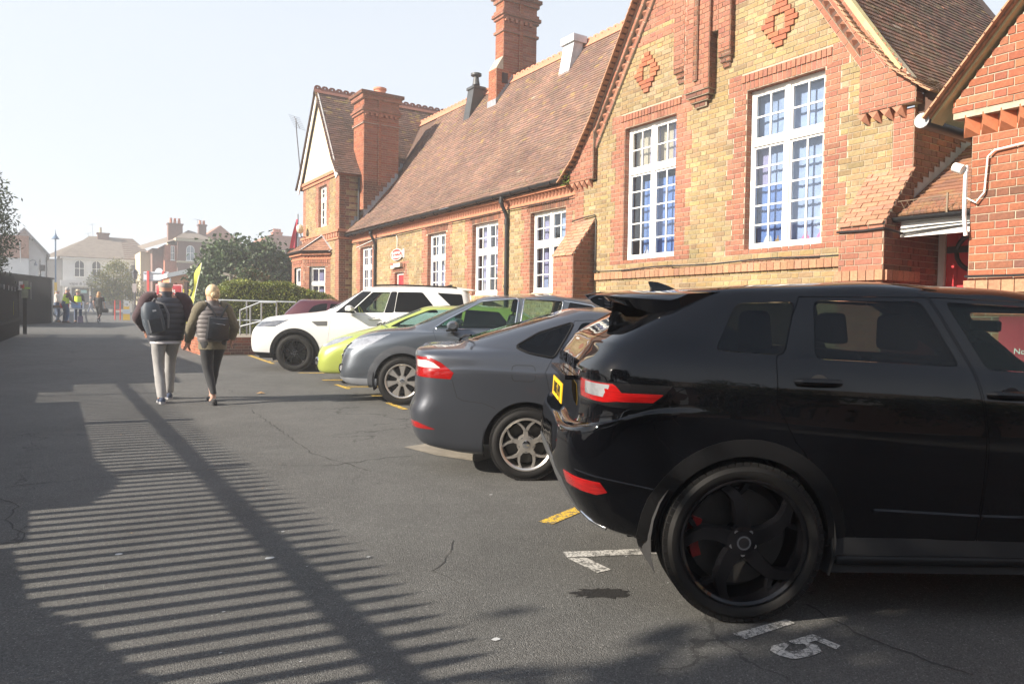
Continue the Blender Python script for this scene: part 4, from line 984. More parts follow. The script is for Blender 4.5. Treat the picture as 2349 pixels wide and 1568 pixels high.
# the largest pieces become objects of their own
def promote(lst, limit, m_obj, name, size):
    cam = Vector((0, 0, 1.49)); cand = []
    Mi = scene.camera.matrix_world.inverted()
    for pc, wall in lst:
        for i, it in enumerate(pc.items):
            if not it[9]: continue
            c = it[0] + it[1] * (it[3] + it[4]) / 2 + it[10] * (it[5] + it[6]) / 2
            q = Mi @ c
            if q.z > -1 or abs(q.x / q.z) > .69 or abs(q.y / q.z) > .46 or c.z < 1.9: continue
            vis = abs((cam - c).normalized().dot(it[2])) / (cam - c).length ** 2 * (it[4] - it[3]) * (it[6] - it[5])
            if it[2].dot(cam - c) < 0: continue
            cand.append((-vis, id(pc), i, pc, wall))
    cand.sort(key=lambda a: a[0]); chosen = {}
    for _, k, i, pc, wall in cand[:limit]: chosen.setdefault(k, set()).add(i)
    lib = {}
    for pc, wall in lst:
        ch = chosen.get(id(pc), set())
        for i in ch:
            it = pc.items[i]; w, h = it[4] - it[3], it[6] - it[5]
            key = (round(w, 2), round(h, 2))
            if key not in lib:
                u = type(pc)(); b = (Vector((0, 0, 0)), Vector((1, 0, 0)), Vector((0, -1, 0)), -w / 2, w / 2, -h / 2, h / 2, it[7], .007 if type(pc) is Pieces else .0, True, Zv)
                me = bpy.data.meshes.new(name); me.from_pydata([tuple(v) for v in u.corners(b)], [], [(4, 5, 6, 7), (0, 1, 5, 4), (1, 2, 6, 5), (2, 3, 7, 6), (3, 0, 4, 7), (0, 1, 2, 3)]); me.materials.append(m_obj); lib[key] = me
            P, U, N, Z = it[0], it[1], it[2], it[10]
            c = P + U * (it[3] + it[4]) / 2 + Z * (it[5] + it[6]) / 2
            Uq = U if U.cross(-N).dot(Z) > 0 else -U
            o = bpy.data.objects.new(name, lib[key]); o.matrix_local = Matrix(((Uq.x, -N.x, Z.x, c.x), (Uq.y, -N.y, Z.y, c.y), (Uq.z, -N.z, Z.z, c.z), (0, 0, 0, 1)))
            o.color = (*it[7], 1); link(o, wall)
        pc.join(name + 's', wall, BRICK_ATTR if m_obj is BRICK_OBJ else TILE_ATTR, ch)
promote([p for p in PIECES if type(p[0]) is Pieces], 300, BRICK_OBJ, 'brick', None)
promote([(tcM, roof_main), (tcR, roof_main), (tcW, roof_main), (tcP, porch_roof)], 300, TILE_OBJ, 'roof_tile', None)
# ------------------------------------------------------------------ cars
def crspline(P, m):
    """centripetal Catmull-Rom through P (n,3), m samples per interval"""
    P = np.asarray(P, float); n = len(P)
    E = np.vstack([2 * P[0] - P[1], P, 2 * P[-1] - P[-2]]); out = []
    for i in range(n - 1):
        p0, p1, p2, p3 = E[i], E[i + 1], E[i + 2], E[i + 3]
        d = [max(1e-4, np.linalg.norm(b - a)) ** .5 for a, b in ((p0, p1), (p1, p2), (p2, p3))]
        t0, t1 = 0, d[0]; t2 = t1 + d[1]; t3 = t2 + d[2]
        for t in np.linspace(t1, t2, m, endpoint=False):
            A1 = (t1 - t) / (t1 - t0) * p0 + (t - t0) / (t1 - t0) * p1; A2 = (t2 - t) / (t2 - t1) * p1 + (t - t1) / (t2 - t1) * p2
            A3 = (t3 - t) / (t3 - t2) * p2 + (t - t2) / (t3 - t2) * p3
            B1 = (t2 - t) / (t2 - t0) * A1 + (t - t0) / (t2 - t0) * A2; B2 = (t3 - t) / (t3 - t1) * A2 + (t - t1) / (t3 - t1) * A3
            out.append((t2 - t) / (t2 - t1) * B1 + (t - t1) / (t2 - t1) * B2)
    out.append(P[-1]); return np.array(out)
def rows_from(tbl):
    rows = []
    for (xr, dr, wr, w, wf, df, xf, zr, z3, z5, z7, zf) in tbl:
        a, b = xr + dr, xf - df; ww = (lambda t: w * (1 - .035 * (2 * t - 1) ** 2))
        rows.append([(xr, 0, zr), (xr + .03 * dr, .62 * wr, zr), (xr + .27 * dr, .94 * wr, zr + .35 * (z3 - zr)), (a, ww(0), z3), (a + (b - a) * .25, ww(.25), (z3 + z5) / 2), ((a + b) / 2, ww(.5), z5),
                     (a + (b - a) * .75, ww(.75), (z5 + z7) / 2), (b, ww(1), z7), (xf - .27 * df, .94 * wf, zf + .35 * (z7 - zf)), (xf - .03 * df, .62 * wf, zf), (xf, 0, zf)])
    return np.array(rows)
def shell_mesh(tbl, ms=7, mr=4, thick=.02):
    C = rows_from(tbl)
    g = np.array([crspline(r, ms) for r in C])                    # rows x s
    G = np.array([crspline(g[:, j], mr) for j in range(g.shape[1])]).transpose(1, 0, 2)
    G[:, 0, 1] = 0; G[:, -1, 1] = 0; G[-1, :, 1] = 0
    nr, ns = G.shape[:2]
    full = np.concatenate([G, (G * [1, -1, 1])[:, -2:0:-1]], axis=1); N = full.shape[1]
    v = full.reshape(-1, 3); f = [(i * N + j, i * N + (j + 1) % N, (i + 1) * N + (j + 1) % N, (i + 1) * N + j) for i in range(nr - 1) for j in range(N)]
    bm = bmesh.new(); bv = [bm.verts.new(p) for p in v]
    for q in f:
        try: bm.faces.new([bv[i] for i in q])
        except ValueError: pass
    bmesh.ops.remove_doubles(bm, verts=bm.verts, dist=2e-4)
    bmesh.ops.dissolve_degenerate(bm, edges=bm.edges, dist=1e-4)
    bmesh.ops.recalc_face_normals(bm, faces=bm.faces)
    bm.normal_update()
    if sum(fc.normal.dot(fc.calc_center_median() - Vector((1, 0, .6))) for fc in bm.faces) < 0: bmesh.ops.reverse_faces(bm, faces=bm.faces)
    bm.normal_update()
    bm.verts.index_update(); n0 = len(bm.verts)
    vs = [x.co.copy() for x in bm.verts]; inn = [x.co - x.normal * thick for x in bm.verts]
    fs = [[x.index for x in fc.verts] for fc in bm.faces]
    bd = [(e.verts[0].index, e.verts[1].index, e.link_faces[0]) for e in bm.edges if len(e.link_faces) == 1]
    allf = [tuple(q) for q in fs] + [tuple(i + n0 for i in reversed(q)) for q in fs]
    for a, b, fc in bd:
        ids = [x.index for x in fc.verts]; k = ids.index(a)
        if ids[(k + 1) % len(ids)] == b: allf.append((b, a, a + n0, b + n0))
        else: allf.append((a, b, b + n0, a + n0))
    bm.free()
    me = bpy.data.meshes.new('shell'); me.from_pydata([tuple(p) for p in vs + inn], [], allf); me.update(); return me
def mb_mesh(mb):
    me = bpy.data.meshes.new('cutter'); me.from_pydata(mb.v, [], mb.f)
    bm = bmesh.new(); bm.from_mesh(me); bmesh.ops.recalc_face_normals(bm, faces=bm.faces); bm.to_mesh(me); bm.free(); return me
def boolean(a, b, op):
    oa = bpy.data.objects.new('tmp_a', a); ob = bpy.data.objects.new('tmp_b', b); COL.objects.link(oa); COL.objects.link(ob)
    md = oa.modifiers.new('b', 'BOOLEAN'); md.object = ob; md.operation = op
    try: md.solver = 'MANIFOLD'
    except TypeError: md.solver = 'EXACT'
    dg = bpy.context.evaluated_depsgraph_get(); dg.update()
    me = bpy.data.meshes.new_from_object(oa.evaluated_get(dg))
    if len(me.polygons) == 0 and md.solver == 'MANIFOLD':
        md.solver = 'EXACT'; dg.update(); me = bpy.data.meshes.new_from_object(oa.evaluated_get(dg))
    bpy.data.objects.remove(oa); bpy.data.objects.remove(ob)
    return me
def prism_cut(poly, sides=True, ymin=.3, ymax=1.3):
    mb = MB(); mb.prism(poly, 1, ymin, ymax)
    if sides: mb.prism(poly, 1, -ymax, -ymin)
    return mb_mesh(mb)
def xcut(poly, x0, x1): return mb_mesh(MB().prism(poly, 0, x0, x1))
def cyl_cut(x, z, r, n=40, ymin=.35, ymax=1.3): return prism_cut([(x + r * math.cos(2 * math.pi * i / n), z + r * math.sin(2 * math.pi * i / n)) for i in range(n)], True, ymin, ymax)
def shrink(poly, d):
    cx = sum(p[0] for p in poly) / len(poly); cy = sum(p[1] for p in poly) / len(poly); out = []
    n = len(poly); ar = sum(poly[i][0] * poly[(i + 1) % n][1] - poly[(i + 1) % n][0] * poly[i][1] for i in range(n)); s = 1 if ar > 0 else -1
    for i in range(n):
        a, b, c = Vector(poly[i - 1]), Vector(poly[i]), Vector(poly[(i + 1) % n])
        e1, e2 = (b - a).normalized(), (c - b).normalized(); n1 = Vector((-e1.y, e1.x)) * s; n2 = Vector((-e2.y, e2.x)) * s
        m = n1 + n2; m = m / max(.35, m.length_squared) * 2 if m.length > .01 else n1
        out.append(tuple(b + m * d))
    return out
def rounded(poly, r, n=4):
    out = []
    for i in range(len(poly)):
        a, b, c = Vector(poly[i - 1]), Vector(poly[i]), Vector(poly[(i + 1) % len(poly)])
        ra = min(r, (a - b).length * .45); rc = min(r, (c - b).length * .45)
        p, q = b + (a - b).normalized() * ra, b + (c - b).normalized() * rc
        for t in np.linspace(0, 1, n): out.append(tuple((1 - t) ** 2 * p + 2 * t * (1 - t) * b + t * t * q))
    return out
def finish(me, name, m, parent, push=0.0, sharp=32):
    me.materials.clear(); me.materials.append(m)
    if push:
        bm = bmesh.new(); bm.from_mesh(me); bm.normal_update()
        mv = [(v, v.normal.copy()) for v in bm.verts]
        for v, nn in mv: v.co += nn * push
        bm.to_mesh(me); bm.free()
    me.shade_smooth(); me.set_sharp_from_angle(angle=R(sharp))
    o = bpy.data.objects.new(name, me); return link(o, parent)
def split_sides(me):
    out = []
    for s in (1, -1):
        bm = bmesh.new(); bm.from_mesh(me); bmesh.ops.delete(bm, geom=[v for v in bm.verts if v.co.y * s < 0], context='VERTS')
        q = bpy.data.meshes.new('half'); bm.to_mesh(q); bm.free()
        if len(q.polygons): out.append(q)
    return out
PAINTS = dict(
    black=mat('black_car_paint', (.002, .0022, .003), .4, coat=1.0, spec=.0),
    grey=mat('grey_metallic_paint', (.060, .066, .080), .38, metal=.5, coat=.8),
    steel=mat('steel_grey_paint', (.10, .115, .135), .34, metal=.55, coat=.9),
    white=mat('white_car_paint', (.70, .70, .69), .3, coat=.7), lime=mat('lime_car_paint', (.36, .42, .085), .32, metal=.25, coat=.8), maroon=mat('maroon_car_paint', (.075, .012, .02), .3, metal=.3, coat=.8))
TRIM = mat('black_plastic_trim', (.007, .007, .0075), .5, bump=.1, bscale=300, spec=.25)
GLOSSBLK = mat('gloss_black_trim', (.005, .005, .006), .25, coat=.5, spec=.1)
RUBBER = mat('tyre_rubber', (.011, .0105, .010), .7, var=.3, scale=5, bump=.15, bscale=120, spec=.25)
RIMBLK = mat('black_alloy', (.005, .005, .006), .25, coat=.6, spec=.1)
RIMSIL = mat('silver_alloy', (.60, .57, .53), .34, metal=.85, var=.08)
DISC = mat('brake_disc', (.07, .068, .065), .45, metal=.8, var=.2); CALIPER = mat('red_caliper', (.25, .008, .008), .4)
CHROME = mat('chrome', (.75, .76, .78), .12, metal=1.0)
TINT = glassmat('tinted_glass', (.29, .32, .33), .03); CGLASS = glassmat('clear_car_glass', (.70, .80, .78), .02); PRIV = glassmat('privacy_glass', (.05, .055, .06), .02)
SEATM = mat('dark_seat', (.035, .035, .038), .8); SEATL = mat('tan_seat', (.30, .26, .21), .7)
LAMPRED = mat('red_lens', (.27, .006, .006), .15, coat=.9, var=.35, scale=30, stretch=(.4, .4, 5)); LAMPCLR = mat('clear_lens', (.42, .43, .45), .15, metal=.5, coat=.9, var=.4, scale=9)
LAMPHOUS = mat('lamp_housing', (.008, .008, .009), .2, coat=.6); ORANGE = mat('orange_reflector', (.65, .05, .02), .2, coat=.5)
INNER = mat('car_interior', (.02, .02, .021), .9)
def wheel(parent, x, y, z, Rt, Rr, wd, style, side, rm, caliper=None):
    """side: +1 when the outer face looks towards +y"""
    e = empty('wheel', (x, y, z), parent)
    if side < 0: e.rotation_euler = (0, 0, math.pi)
    h = wd / 2
    prof = [(Rr - .004, -h * .86), (Rr + .012, -h * .96), (Rr + (Rt - Rr) * .5, -h * 1.04), (Rt - .03, -h * .95), (Rt - .008, -h * .80), (Rt, -h * .55)]
    for g in (-.36, 0, .36): prof += [(Rt, h * (g - .06)), (Rt - .008, h * (g - .05)), (Rt - .008, h * (g + .05)), (Rt, h * (g + .06))]
    prof += [(Rt, h * .55), (Rt - .008, h * .80), (Rt - .03, h * .95), (Rr + (Rt - Rr) * .55, h * 1.04), (Rr + (Rt - Rr) * .3, h * 1.035), (Rr + .012, h * .97), (Rr - .004, h * .88)]
    ty = MB().lathe(prof, 64)
    for k in range(64):      # shoulder blocks
        a = 2 * math.pi * k / 64
        M = Matrix.Rotation(-a, 4, 'Y')
        ty.box((Rt - .03, h * .58, -Rt * .0425), (Rt - .0015, h * .90, Rt * .0425), M)
    tyo = ty.obj('tyre', RUBBER, e, True, 40)
    rim = MB()
    rim.lathe([(Rr - .002, h * .90), (Rr + .006, h * .98), (Rr - .004, h * .99), (Rr - .016, h * .90), (Rr - .022, h * .5), (Rr - .03, -h * .8), (Rr - .006, -h * .85)], 56)
    def spoke(cl, y0=.55, y1=.80, dip=.0):
        """cl: (radius, angle, half width)"""
        L, Q = [], []
        for r, t, w in cl:
            c = Vector((r * math.sin(t), r * math.cos(t))); tt = Vector((math.cos(t), -math.sin(t)))
            L.append(c + tt * w); Q.append(c - tt * w)
        poly = [(p.x, p.y) for p in L + Q[::-1]]; n = len(poly); v = []
        for yy, k in ((y0, 1), (y1, .8)):
            for i, (p, q) in enumerate(poly):
                rr = math.hypot(p, q); cc = cl[i if i < n // 2 else n - 1 - i]
                cx, cz = cc[0] * math.sin(cc[1]), cc[0] * math.cos(cc[1])
                v.append((cx + (p - cx) * k, h * (yy - (dip * (1 - rr / Rr) if yy == y1 else 0)), cz + (q - cz) * k))
        f = []; m = n // 2
        for o_ in (0, n):
            for i in range(m - 1): f.append((o_ + i, o_ + i + 1, o_ + n - 2 - i, o_ + n - 1 - i))
        f += [(i, (i + 1) % n, n + (i + 1) % n, n + i) for i in range(n)]
        rim.add(v, f)
    P5 = 2 * math.pi / 5
    if style == 'twist':
        for k in range(5):
            a = k * P5 + .02
            spoke([(.04, a, .05), (.12, a + .0, .040), (.20, a + .10, .036), (.245, a + .22, .034), (Rr - .008, a + .36, .030)], .5, .82)
            spoke([(.215, a + .12, .018), (.25, a - .04, .016), (Rr - .008, a - .12, .018)], .45, .66)
    elif style == 'ystar':
        for k in range(5):
            a = k * P5 + .05
            spoke([(.03, a, .03), (Rr * .55, a, .019)], .5, .86)
            for s in (-1, 1): spoke([(Rr * .50, a + s * .02, .017), (Rr * .72, a + s * .20, .013), (Rr - .006, a + s * .40, .013)], .5, .86)
    elif style == 'blade':
        for k in range(7):
            a = k * 2 * math.pi / 7
            spoke([(.03, a, .018), (Rr * .35, a, .021), (Rr * .62, a, .036), (Rr * .85, a, .058), (Rr - .004, a, .062)], .5, .86)
    else:
        for k in range(5):
            a = k * P5
            for s in (-1, 1): spoke([(.04, a + s * .12, .02), (Rr * .5, a + s * .16, .018), (Rr * .72, a + s * .24, .016), (Rr - .006, a + s * .16, .015)], .5, .84)
    rim.lathe([(.001, h * .9), (.03, h * .9), (.075, h * .84), (.085, h * .5), (.085, h * .3)], 28)
    ro = fixn(rim.obj('rim', rm, e)); ro.data.shade_smooth(); ro.data.set_sharp_from_angle(angle=R(30))
    MB().lathe([(.001, h * .93), (.030, h * .93), (.034, h * .915), (.034, h * .80)], 24).obj('hub_cap', CHROME if rm is RIMSIL else LAMPHOUS, ro, True)
    if rm is RIMBLK: MB().lathe([(.026, h * .935), (.034, h * .935), (.034, h * .90), (.026, h * .90), (.026, h * .935)], 24).obj('hub_ring', CHROME, ro, True)
    nt_ = MB()
    for k in range(5):
        a = (k + .5) * P5; nt_.lathe([(.001, h * .86), (.011, h * .86), (.012, h * .70)], 8, Matrix.Translation((.058 * math.sin(a), 0, .058 * math.cos(a))))
    tag(nt_.obj('wheel_nuts', mat('steel_nut', (.3, .3, .31), .35, metal=.9), ro), kind='stuff')
    MB().lathe([(.06, h * .05), (Rr * .78, h * .05), (Rr * .78, -h * .1), (.06, -h * .1)], 36).obj('brake_disc', DISC, e, True)
    MB().lathe([(.001, -h * .5), (Rr - .01, -h * .5)], 30).obj('wheel_back', INNER, e)
    if caliper:
        b = MB()
        for t in np.linspace(-.3, .3, 4): b.box((-.03, -h * .2, -.022), (.03, h * .28, .022), Matrix.Rotation(R(90) + (t + (math.pi if side > 0 else 0)) * 1.0, 4, 'Y') @ Matrix.Translation((0, 0, Rr * .72)))
        b.obj('brake_caliper', caliper, e)
    return e
def strip_on(bvh, pts, name, m, parent, w=.008, lift=.004, side=1, ends=True):
    """thin raised bead following (x,z) points on the flank of the body"""
    out = []
    dense = []
    for (a, b) in zip(pts, pts[1:]):
        n = max(1, int(math.hypot(b[0] - a[0], b[1] - a[1]) / .04)); dense += [(a[0] + (b[0] - a[0]) * i / n, a[1] + (b[1] - a[1]) * i / n) for i in range(n)]
    dense.append(pts[-1])
    for x, z in dense:
        h = bvh.ray_cast(Vector((x, side * 2, z)), Vector((0, -side, 0)))
        if h[0] is not None: out.append(h[0] + h[1] * lift * 0 + Vector((0, side * lift, 0)))
    if len(out) > 1: return MB().tube(out, w, 6).obj(name, m, parent, True)
def seat(parent, x, y, z, m, fwd=1):
    e = MB()
    e.box((-.25, -.25, -.08), (.27, .25, .08)); o = e.obj('seat', m, parent); bevel(o, .04, 2); o.location = (x, y, z)
    b = MB(); b.prism([(-.20, .05), (-.06, .05), (-.22, .66), (-.34, .66)], 1, -.24, .24); bo = b.obj('backrest', m, o); bevel(bo, .035, 2)
    hr = MB(); hr.prism([(-.36, .70), (-.24, .70), (-.27, .90), (-.36, .89)], 1, -.13, .13); ho = hr.obj('headrest', m, o); bevel(ho, .03, 2)
    if fwd < 0: o.rotation_euler = (0, 0, math.pi)
    return o
GND_N = Vector((0, -SLOPE, 1)).normalized()
def car_root(name, P0, th, hw, flip, label, cat='car', group='cars parked in the angled bays'):
    r = Vector((CAM_RIGHT.x, CAM_RIGHT.y, 0)).normalized(); f = Vector((-r.y, r.x, 0)); a = R(th)
    ex = math.cos(a) * r + math.sin(a) * f; ex = (ex - GND_N * ex.dot(GND_N)).normalized(); ey = GND_N.cross(ex)
    org = Vector((P0[0], P0[1], gz(P0[1]))) + ey * hw
    s = -1 if flip else 1
    o = empty(name); o.matrix_world = Matrix(((s * ex.x, s * ey.x, GND_N.x, org.x), (s * ex.y, s * ey.y, GND_N.y, org.y), (s * ex.z, s * ey.z, GND_N.z, org.z), (0, 0, 0, 1)))
    tag(o, label, cat, group)
    return o
def build_car(root, tbl, wheels, Rt, arch, windows, doors, screens, paint, lights=(), clad=None, near=-1, floor=(.25, .5), glass=TINT, wells=.62, cladm=None):
    """windows: (poly, material, name); doors: polys; screens: (poly_yz, x0, x1, material, name); lights: (poly, ymin, material, name, push)"""
    S = shell_mesh(tbl); full = S.copy()
    bvh_bm = bmesh.new(); bvh_bm.from_mesh(full); bvh = BVHTree.FromBMesh(bvh_bm); bvh_bm.free()
    for (wx, wz) in wheels: S = boolean(S, cyl_cut(wx, wz, arch, 44), 'DIFFERENCE')
    for poly, m, nm in windows:
        g = boolean(full, prism_cut(rounded(shrink(poly, .002), .035)), 'INTERSECT')
        for h in split_sides(g): finish(h, nm, m, root)
        S = boolean(S, prism_cut(rounded(poly, .035)), 'DIFFERENCE')
    for poly, x0, x1, m, nm in screens:
        finish(boolean(full, xcut(rounded(shrink(poly, .003), .08), x0, x1), 'INTERSECT'), nm, m, root)
        S = boolean(S, xcut(rounded(poly, .08), x0, x1), 'DIFFERENCE')
    for poly, ymin, m, nm, push in lights:
        g = boolean(full, prism_cut(shrink(poly, .002), True, ymin), 'INTERSECT')
        for h in split_sides(g): finish(h, nm, m, root, push)
        if push <= 0.0015: S = boolean(S, prism_cut(poly, True, ymin), 'DIFFERENCE')
    D = []
    for poly in doors:
        g = boolean(S, prism_cut(shrink(poly, .0035)), 'INTERSECT')
        for h in split_sides(g): D.append(finish(h, 'door', paint, root))
        S = boolean(S, prism_cut(poly), 'DIFFERENCE')
    body = finish(S, 'body', paint, root)
    if clad:
        for (wx, wz) in wheels:
            c = boolean(full, cyl_cut(wx, wz, clad, 48), 'INTERSECT'); c = boolean(c, cyl_cut(wx, wz, arch - .012, 48), 'DIFFERENCE')
            for h in split_sides(c): finish(h, 'arch_cladding', cladm or TRIM, root, .007)
    x0 = min(v.co.x for v in full.vertices); x1 = max(v.co.x for v in full.vertices); hw = max(v.co.y for v in full.vertices)
    ub = MB().box((x0 + .50, -hw + .30, floor[0]), (x1 - .22, hw - .30, floor[1]))
    for (wx, wz) in wheels:
        for s in (-1, 1): ub.box((wx - arch - .05, s * (hw - .42) - .03, floor[0] + .05), (wx + arch + .05, s * (hw - .42) + .03, wz + arch + .02))
    ax = [w[0] for w in wheels]
    ub.box((min(ax) + arch, -hw + .05, floor[0]), (max(ax) - arch, hw - .05, floor[1] - .08))
    ub.obj('underbody', INNER, root)
    for (wx, wz) in wheels:     # liners of the wheel wells
        for s in (-1, 1):
            n = 20; v = []
            for i in range(n + 1):
                t = -.35 + (math.pi + .7) * i / n
                for yy in (s * (hw - .42), s * (hw - .03)): v.append((wx + (arch + .012) * math.cos(t), yy, wz + (arch + .012) * math.sin(t)))
            mesh_obj('wheel_liner', v, [(2 * i, 2 * i + 1, 2 * i + 3, 2 * i + 2) for i in range(n)], INNER, root, True)
    return bvh, body, D, hw
def handle(parent, bvh, x, z, side, m, L=.22):
    h = bvh.ray_cast(Vector((x, side * 2, z)), Vector((0, -side, 0)))
    if h[0] is None: return
    y = h[0].y; s = side
    pts = [(x - L / 2, y - s * .004, z), (x - L / 2 + .02, y + s * .024, z + .002), (x, y + s * .036, z + .003), (x + L / 2 - .02, y + s * .026, z), (x + L / 2, y - s * .004, z - .002)]
    MB().tube(pts, .016, 8, rad=[.012, .017, .018, .017, .012]).obj('door_handle', m, parent, True)
    MB().lathe([(.001, 0), (.045, 0)], 18, Matrix.Translation((x, y + s * .001, z)) @ Matrix.Diagonal((1, 1, .8, 1))).obj('handle_recess', INNER, parent)
def mirror(parent, x, y, z, side, m, L=.24):
    s = side; rings = []
    for t, k in ((0, .55), (.12, .9), (.45, 1), (.8, .95), (1, .6)):
        rings.append([Vector((x + .09 * k * math.cos(a) - .02, y + s * (.02 + t * L), z + .078 * k * math.sin(a) * (1.0 if math.sin(a) > 0 else .8))) for a in np.linspace(0, 2 * math.pi, 16, endpoint=False)])
    o = MB().loft(rings).obj('door_mirror', m, parent, True); 
    MB().tube([(x, y - s * .06, z - .06), (x, y + s * .05, z - .05)], .028, 8).obj('mirror_arm', TRIM, o, True)
    MB().box((x - .085, y + s * .03, z - .078), (x + .07, y + s * (L - .01), z - .052)).obj('mirror_base', TRIM, o)
def plate(parent, txt, M, col, w=.52, h=.112):
    o = MB().box((-w / 2, -h / 2, 0), (w / 2, h / 2, .006)).obj('number_plate', mat('plate_%d' % int(col[2] * 100), col, .35), parent); o.matrix_local = M
    text_obj('plate_lettering', txt, .092, mat('plate_black', (.008, .008, .008), .5), o, Matrix.Translation((0, -.003, .008)) @ Matrix.Diagonal((.98, 1.05, 1, 1)), .001, bold=0)

# ---- the black SUV in front
def black_suv():
    hw = .955
    root = car_root('black_suv', (2.81, 2.29), 2, hw, False, 'glossy black SUV with black alloys and yellow rear number plate in the nearest bay')
    T = [(-.66, .30, .72, .80, .80, .4, 3.30, .38, .36, .36, .35, .24), (-.76, .38, .82, .89, .86, .45, 3.42, .44, .38, .38, .36, .28), (-.86, .42, .88, .925, .88, .5, 3.49, .62, .60, .56, .56, .46),
         (-.875, .42, .90, .945, .89, .55, 3.50, .72, .66, .70, .74, .62), (-.865, .42, .905, .955, .89, .58, 3.50, .84, .92, .82, .84, .72), (-.85, .42, .90, .955, .88, .6, 3.49, .88, 1.00, .90, .90, .78),
         (-.775, .40, .89, .95, .86, .62, 3.46, .90, 1.03, .98, .95, .84), (-.765, .38, .885, .935, .82, .75, 3.38, 1.13, 1.15, 1.09, 1.03, .92), (-.76, .36, .865, .91, .78, .72, 3.22, 1.19, 1.23, 1.17, 1.09, 1.0),
         (-.69, .34, .83, .875, .74, .45, 2.72, 1.29, 1.305, 1.235, 1.15, 1.10), (-.67, .32, .80, .86, .72, .45, 2.66, 1.32, 1.33, 1.262, 1.18, 1.13), (-.33, .20, .67, .715, .60, .40, 2.02, 1.525, 1.560, 1.602, 1.575, 1.52),
         (-.28, .22, .60, .655, .54, .42, 1.92, 1.575, 1.603, 1.642, 1.622, 1.565), (-.20, .3, .40, .46, .36, .45, 1.82, 1.60, 1.626, 1.664, 1.648, 1.60), (.0, .4, 0, 0, 0, .5, 1.7, 1.615, 1.634, 1.676, 1.662, 1.615)]
    win = [([(-.02, 1.528), (.275, 1.545), (.185, 1.285), (-.155, 1.30)], TINT, 'side_window'), ([(.365, 1.552), (.905, 1.562), (1.045, 1.25), (.33, 1.272)], TINT, 'side_window'), ([(1.03, 1.562), (1.44, 1.55), (2.02, 1.21), (1.18, 1.238)], CGLASS, 'side_window')]
    doors = [[(.30, 1.572), (.945, 1.585), (1.10, 1.24), (1.135, .9), (1.14, .40), (.56, .40), (.44, .62), (.22, .88), (.125, 1.06), (.135, 1.265)], [(.955, 1.585), (1.46, 1.575), (2.08, 1.21), (2.18, 1.0), (2.16, .40), (1.148, .40), (1.143, .9), (1.108, 1.24)]]
    scr = [([(-.60, 1.335), (.60, 1.335), (.50, 1.52), (-.50, 1.52)], -2, .2, PRIV, 'rear_window'), ([(-.66, 1.14), (.66, 1.14), (.54, 1.52), (-.54, 1.52)], 1.6, 4, CGLASS, 'windscreen')]
    L = [([(-1, 1.145), (-.36, 1.13), (-.42, 1.06), (-.50, 1.01), (-1, 1.035)], .50, LAMPHOUS, 'tail_light', .001)]
    bvh, body, D, _ = build_car(root, T, [(0, .392), (2.66, .392)], .385, .435, win, doors, scr, PAINTS['black'], L, clad=.495)
    # lit shapes of the tail lamps
    full = shell_mesh(T)
    for poly, ymin, m, nm, pu in (([(-1, 1.128), (-.64, 1.125), (-.625, 1.115), (-.60, 1.085), (-.41, 1.085), (-.455, 1.05), (-.62, 1.048), (-.68, 1.038), (-1, 1.045)], .56, LAMPRED, 'lamp_lens', .004),
                           ([(-1, 1.120), (-.655, 1.118), (-.675, 1.066), (-1, 1.070)], .64, LAMPCLR, 'lamp_reflector', .007)):
        for h in split_sides(boolean(full, prism_cut(poly, True, ymin), 'INTERSECT')): finish(h, nm, m, root, pu)
    for s in (-1, 1):
        for wx, cal in ((0, CALIPER), (2.66, CALIPER)): wheel(root, wx, s * .805, .392, .388, .302, .265, 'twist', s, RIMBLK, cal)
    handle(D[1] if len(D) > 1 else body, bvh, .33, 1.165, -1, GLOSSBLK); handle(D[-1], bvh, 1.26, 1.125, -1, GLOSSBLK)
    strip_on(bvh, [(.62, .555), (1.135, .535)], 'door_moulding', GLOSSBLK, root, .012, .0, -1); strip_on(bvh, [(1.15, .535), (2.1, .52)], 'door_moulding', GLOSSBLK, root, .012, .0, -1)
    ring = [(-.285 + .092 * math.cos(a), 1.03 + .092 * math.sin(a)) for a in np.linspace(0, 2 * math.pi, 28)]
    strip_on(bvh, ring, 'fuel_flap', PAINTS['black'], root, .0022, -.0004, -1)
    strip_on(bvh, [(-.46, 1.01), (-.44, .90), (-.36, .82), (-.22, .765), (-.10, .80)], 'bumper_seam', PAINTS['black'], root, .0022, -.0004, -1)
    bevel(MB().box((.45, -.925, .29), (2.2, .925, .335)).obj('side_sill', TRIM, root), .015)
    # rear spoiler
    rings = []
    for y in np.linspace(-.70, .70, 21):
        k = (abs(y) / .70); xr = -.64 + .30 * k ** 4; zt = 1.575 - .03 * k * k; dz = .035 + .075 * k ** 4
        rings.append([Vector(p) for p in ((-.08, y * .96, zt + .040), (-.25, y, zt + .026), (xr + .05, y, zt + .006), (xr, y, zt - .010), (xr + .04, y, zt - dz), (-.25, y, zt - dz - .012), (-.12, y * .96, zt - dz * .6))])
    MB().loft(rings).obj('rear_spoiler', PAINTS['black'], root, True, 50)
    prof = [(-.06, 0), (-.055, .035), (-.075, .088), (-.06, .092), (.0, .085), (.08, .055), (.15, .018), (.20, 0)]
    fn = []
    for kk in (-1, -.45, .45, 1): fn.append([Vector((x, kk * (.024 * (1 - z / .12)), 1.592 + (z * .85 if abs(kk) < 1 else z * .8))) for x, z in prof])
    fo = MB().loft(fn).obj('aerial_fin', PAINTS['black'], root, True, 45); fo.location = (-.24, 0, 1.592 * .22); fo.scale = (.78, .78, .78)
    # rear details
    Mp = facing((-.815, .0, 1.005), (0, -1, 0), (.04, 0, 1)); plate(root, 'LN65 EMJ', Mp, (.80, .50, .015))
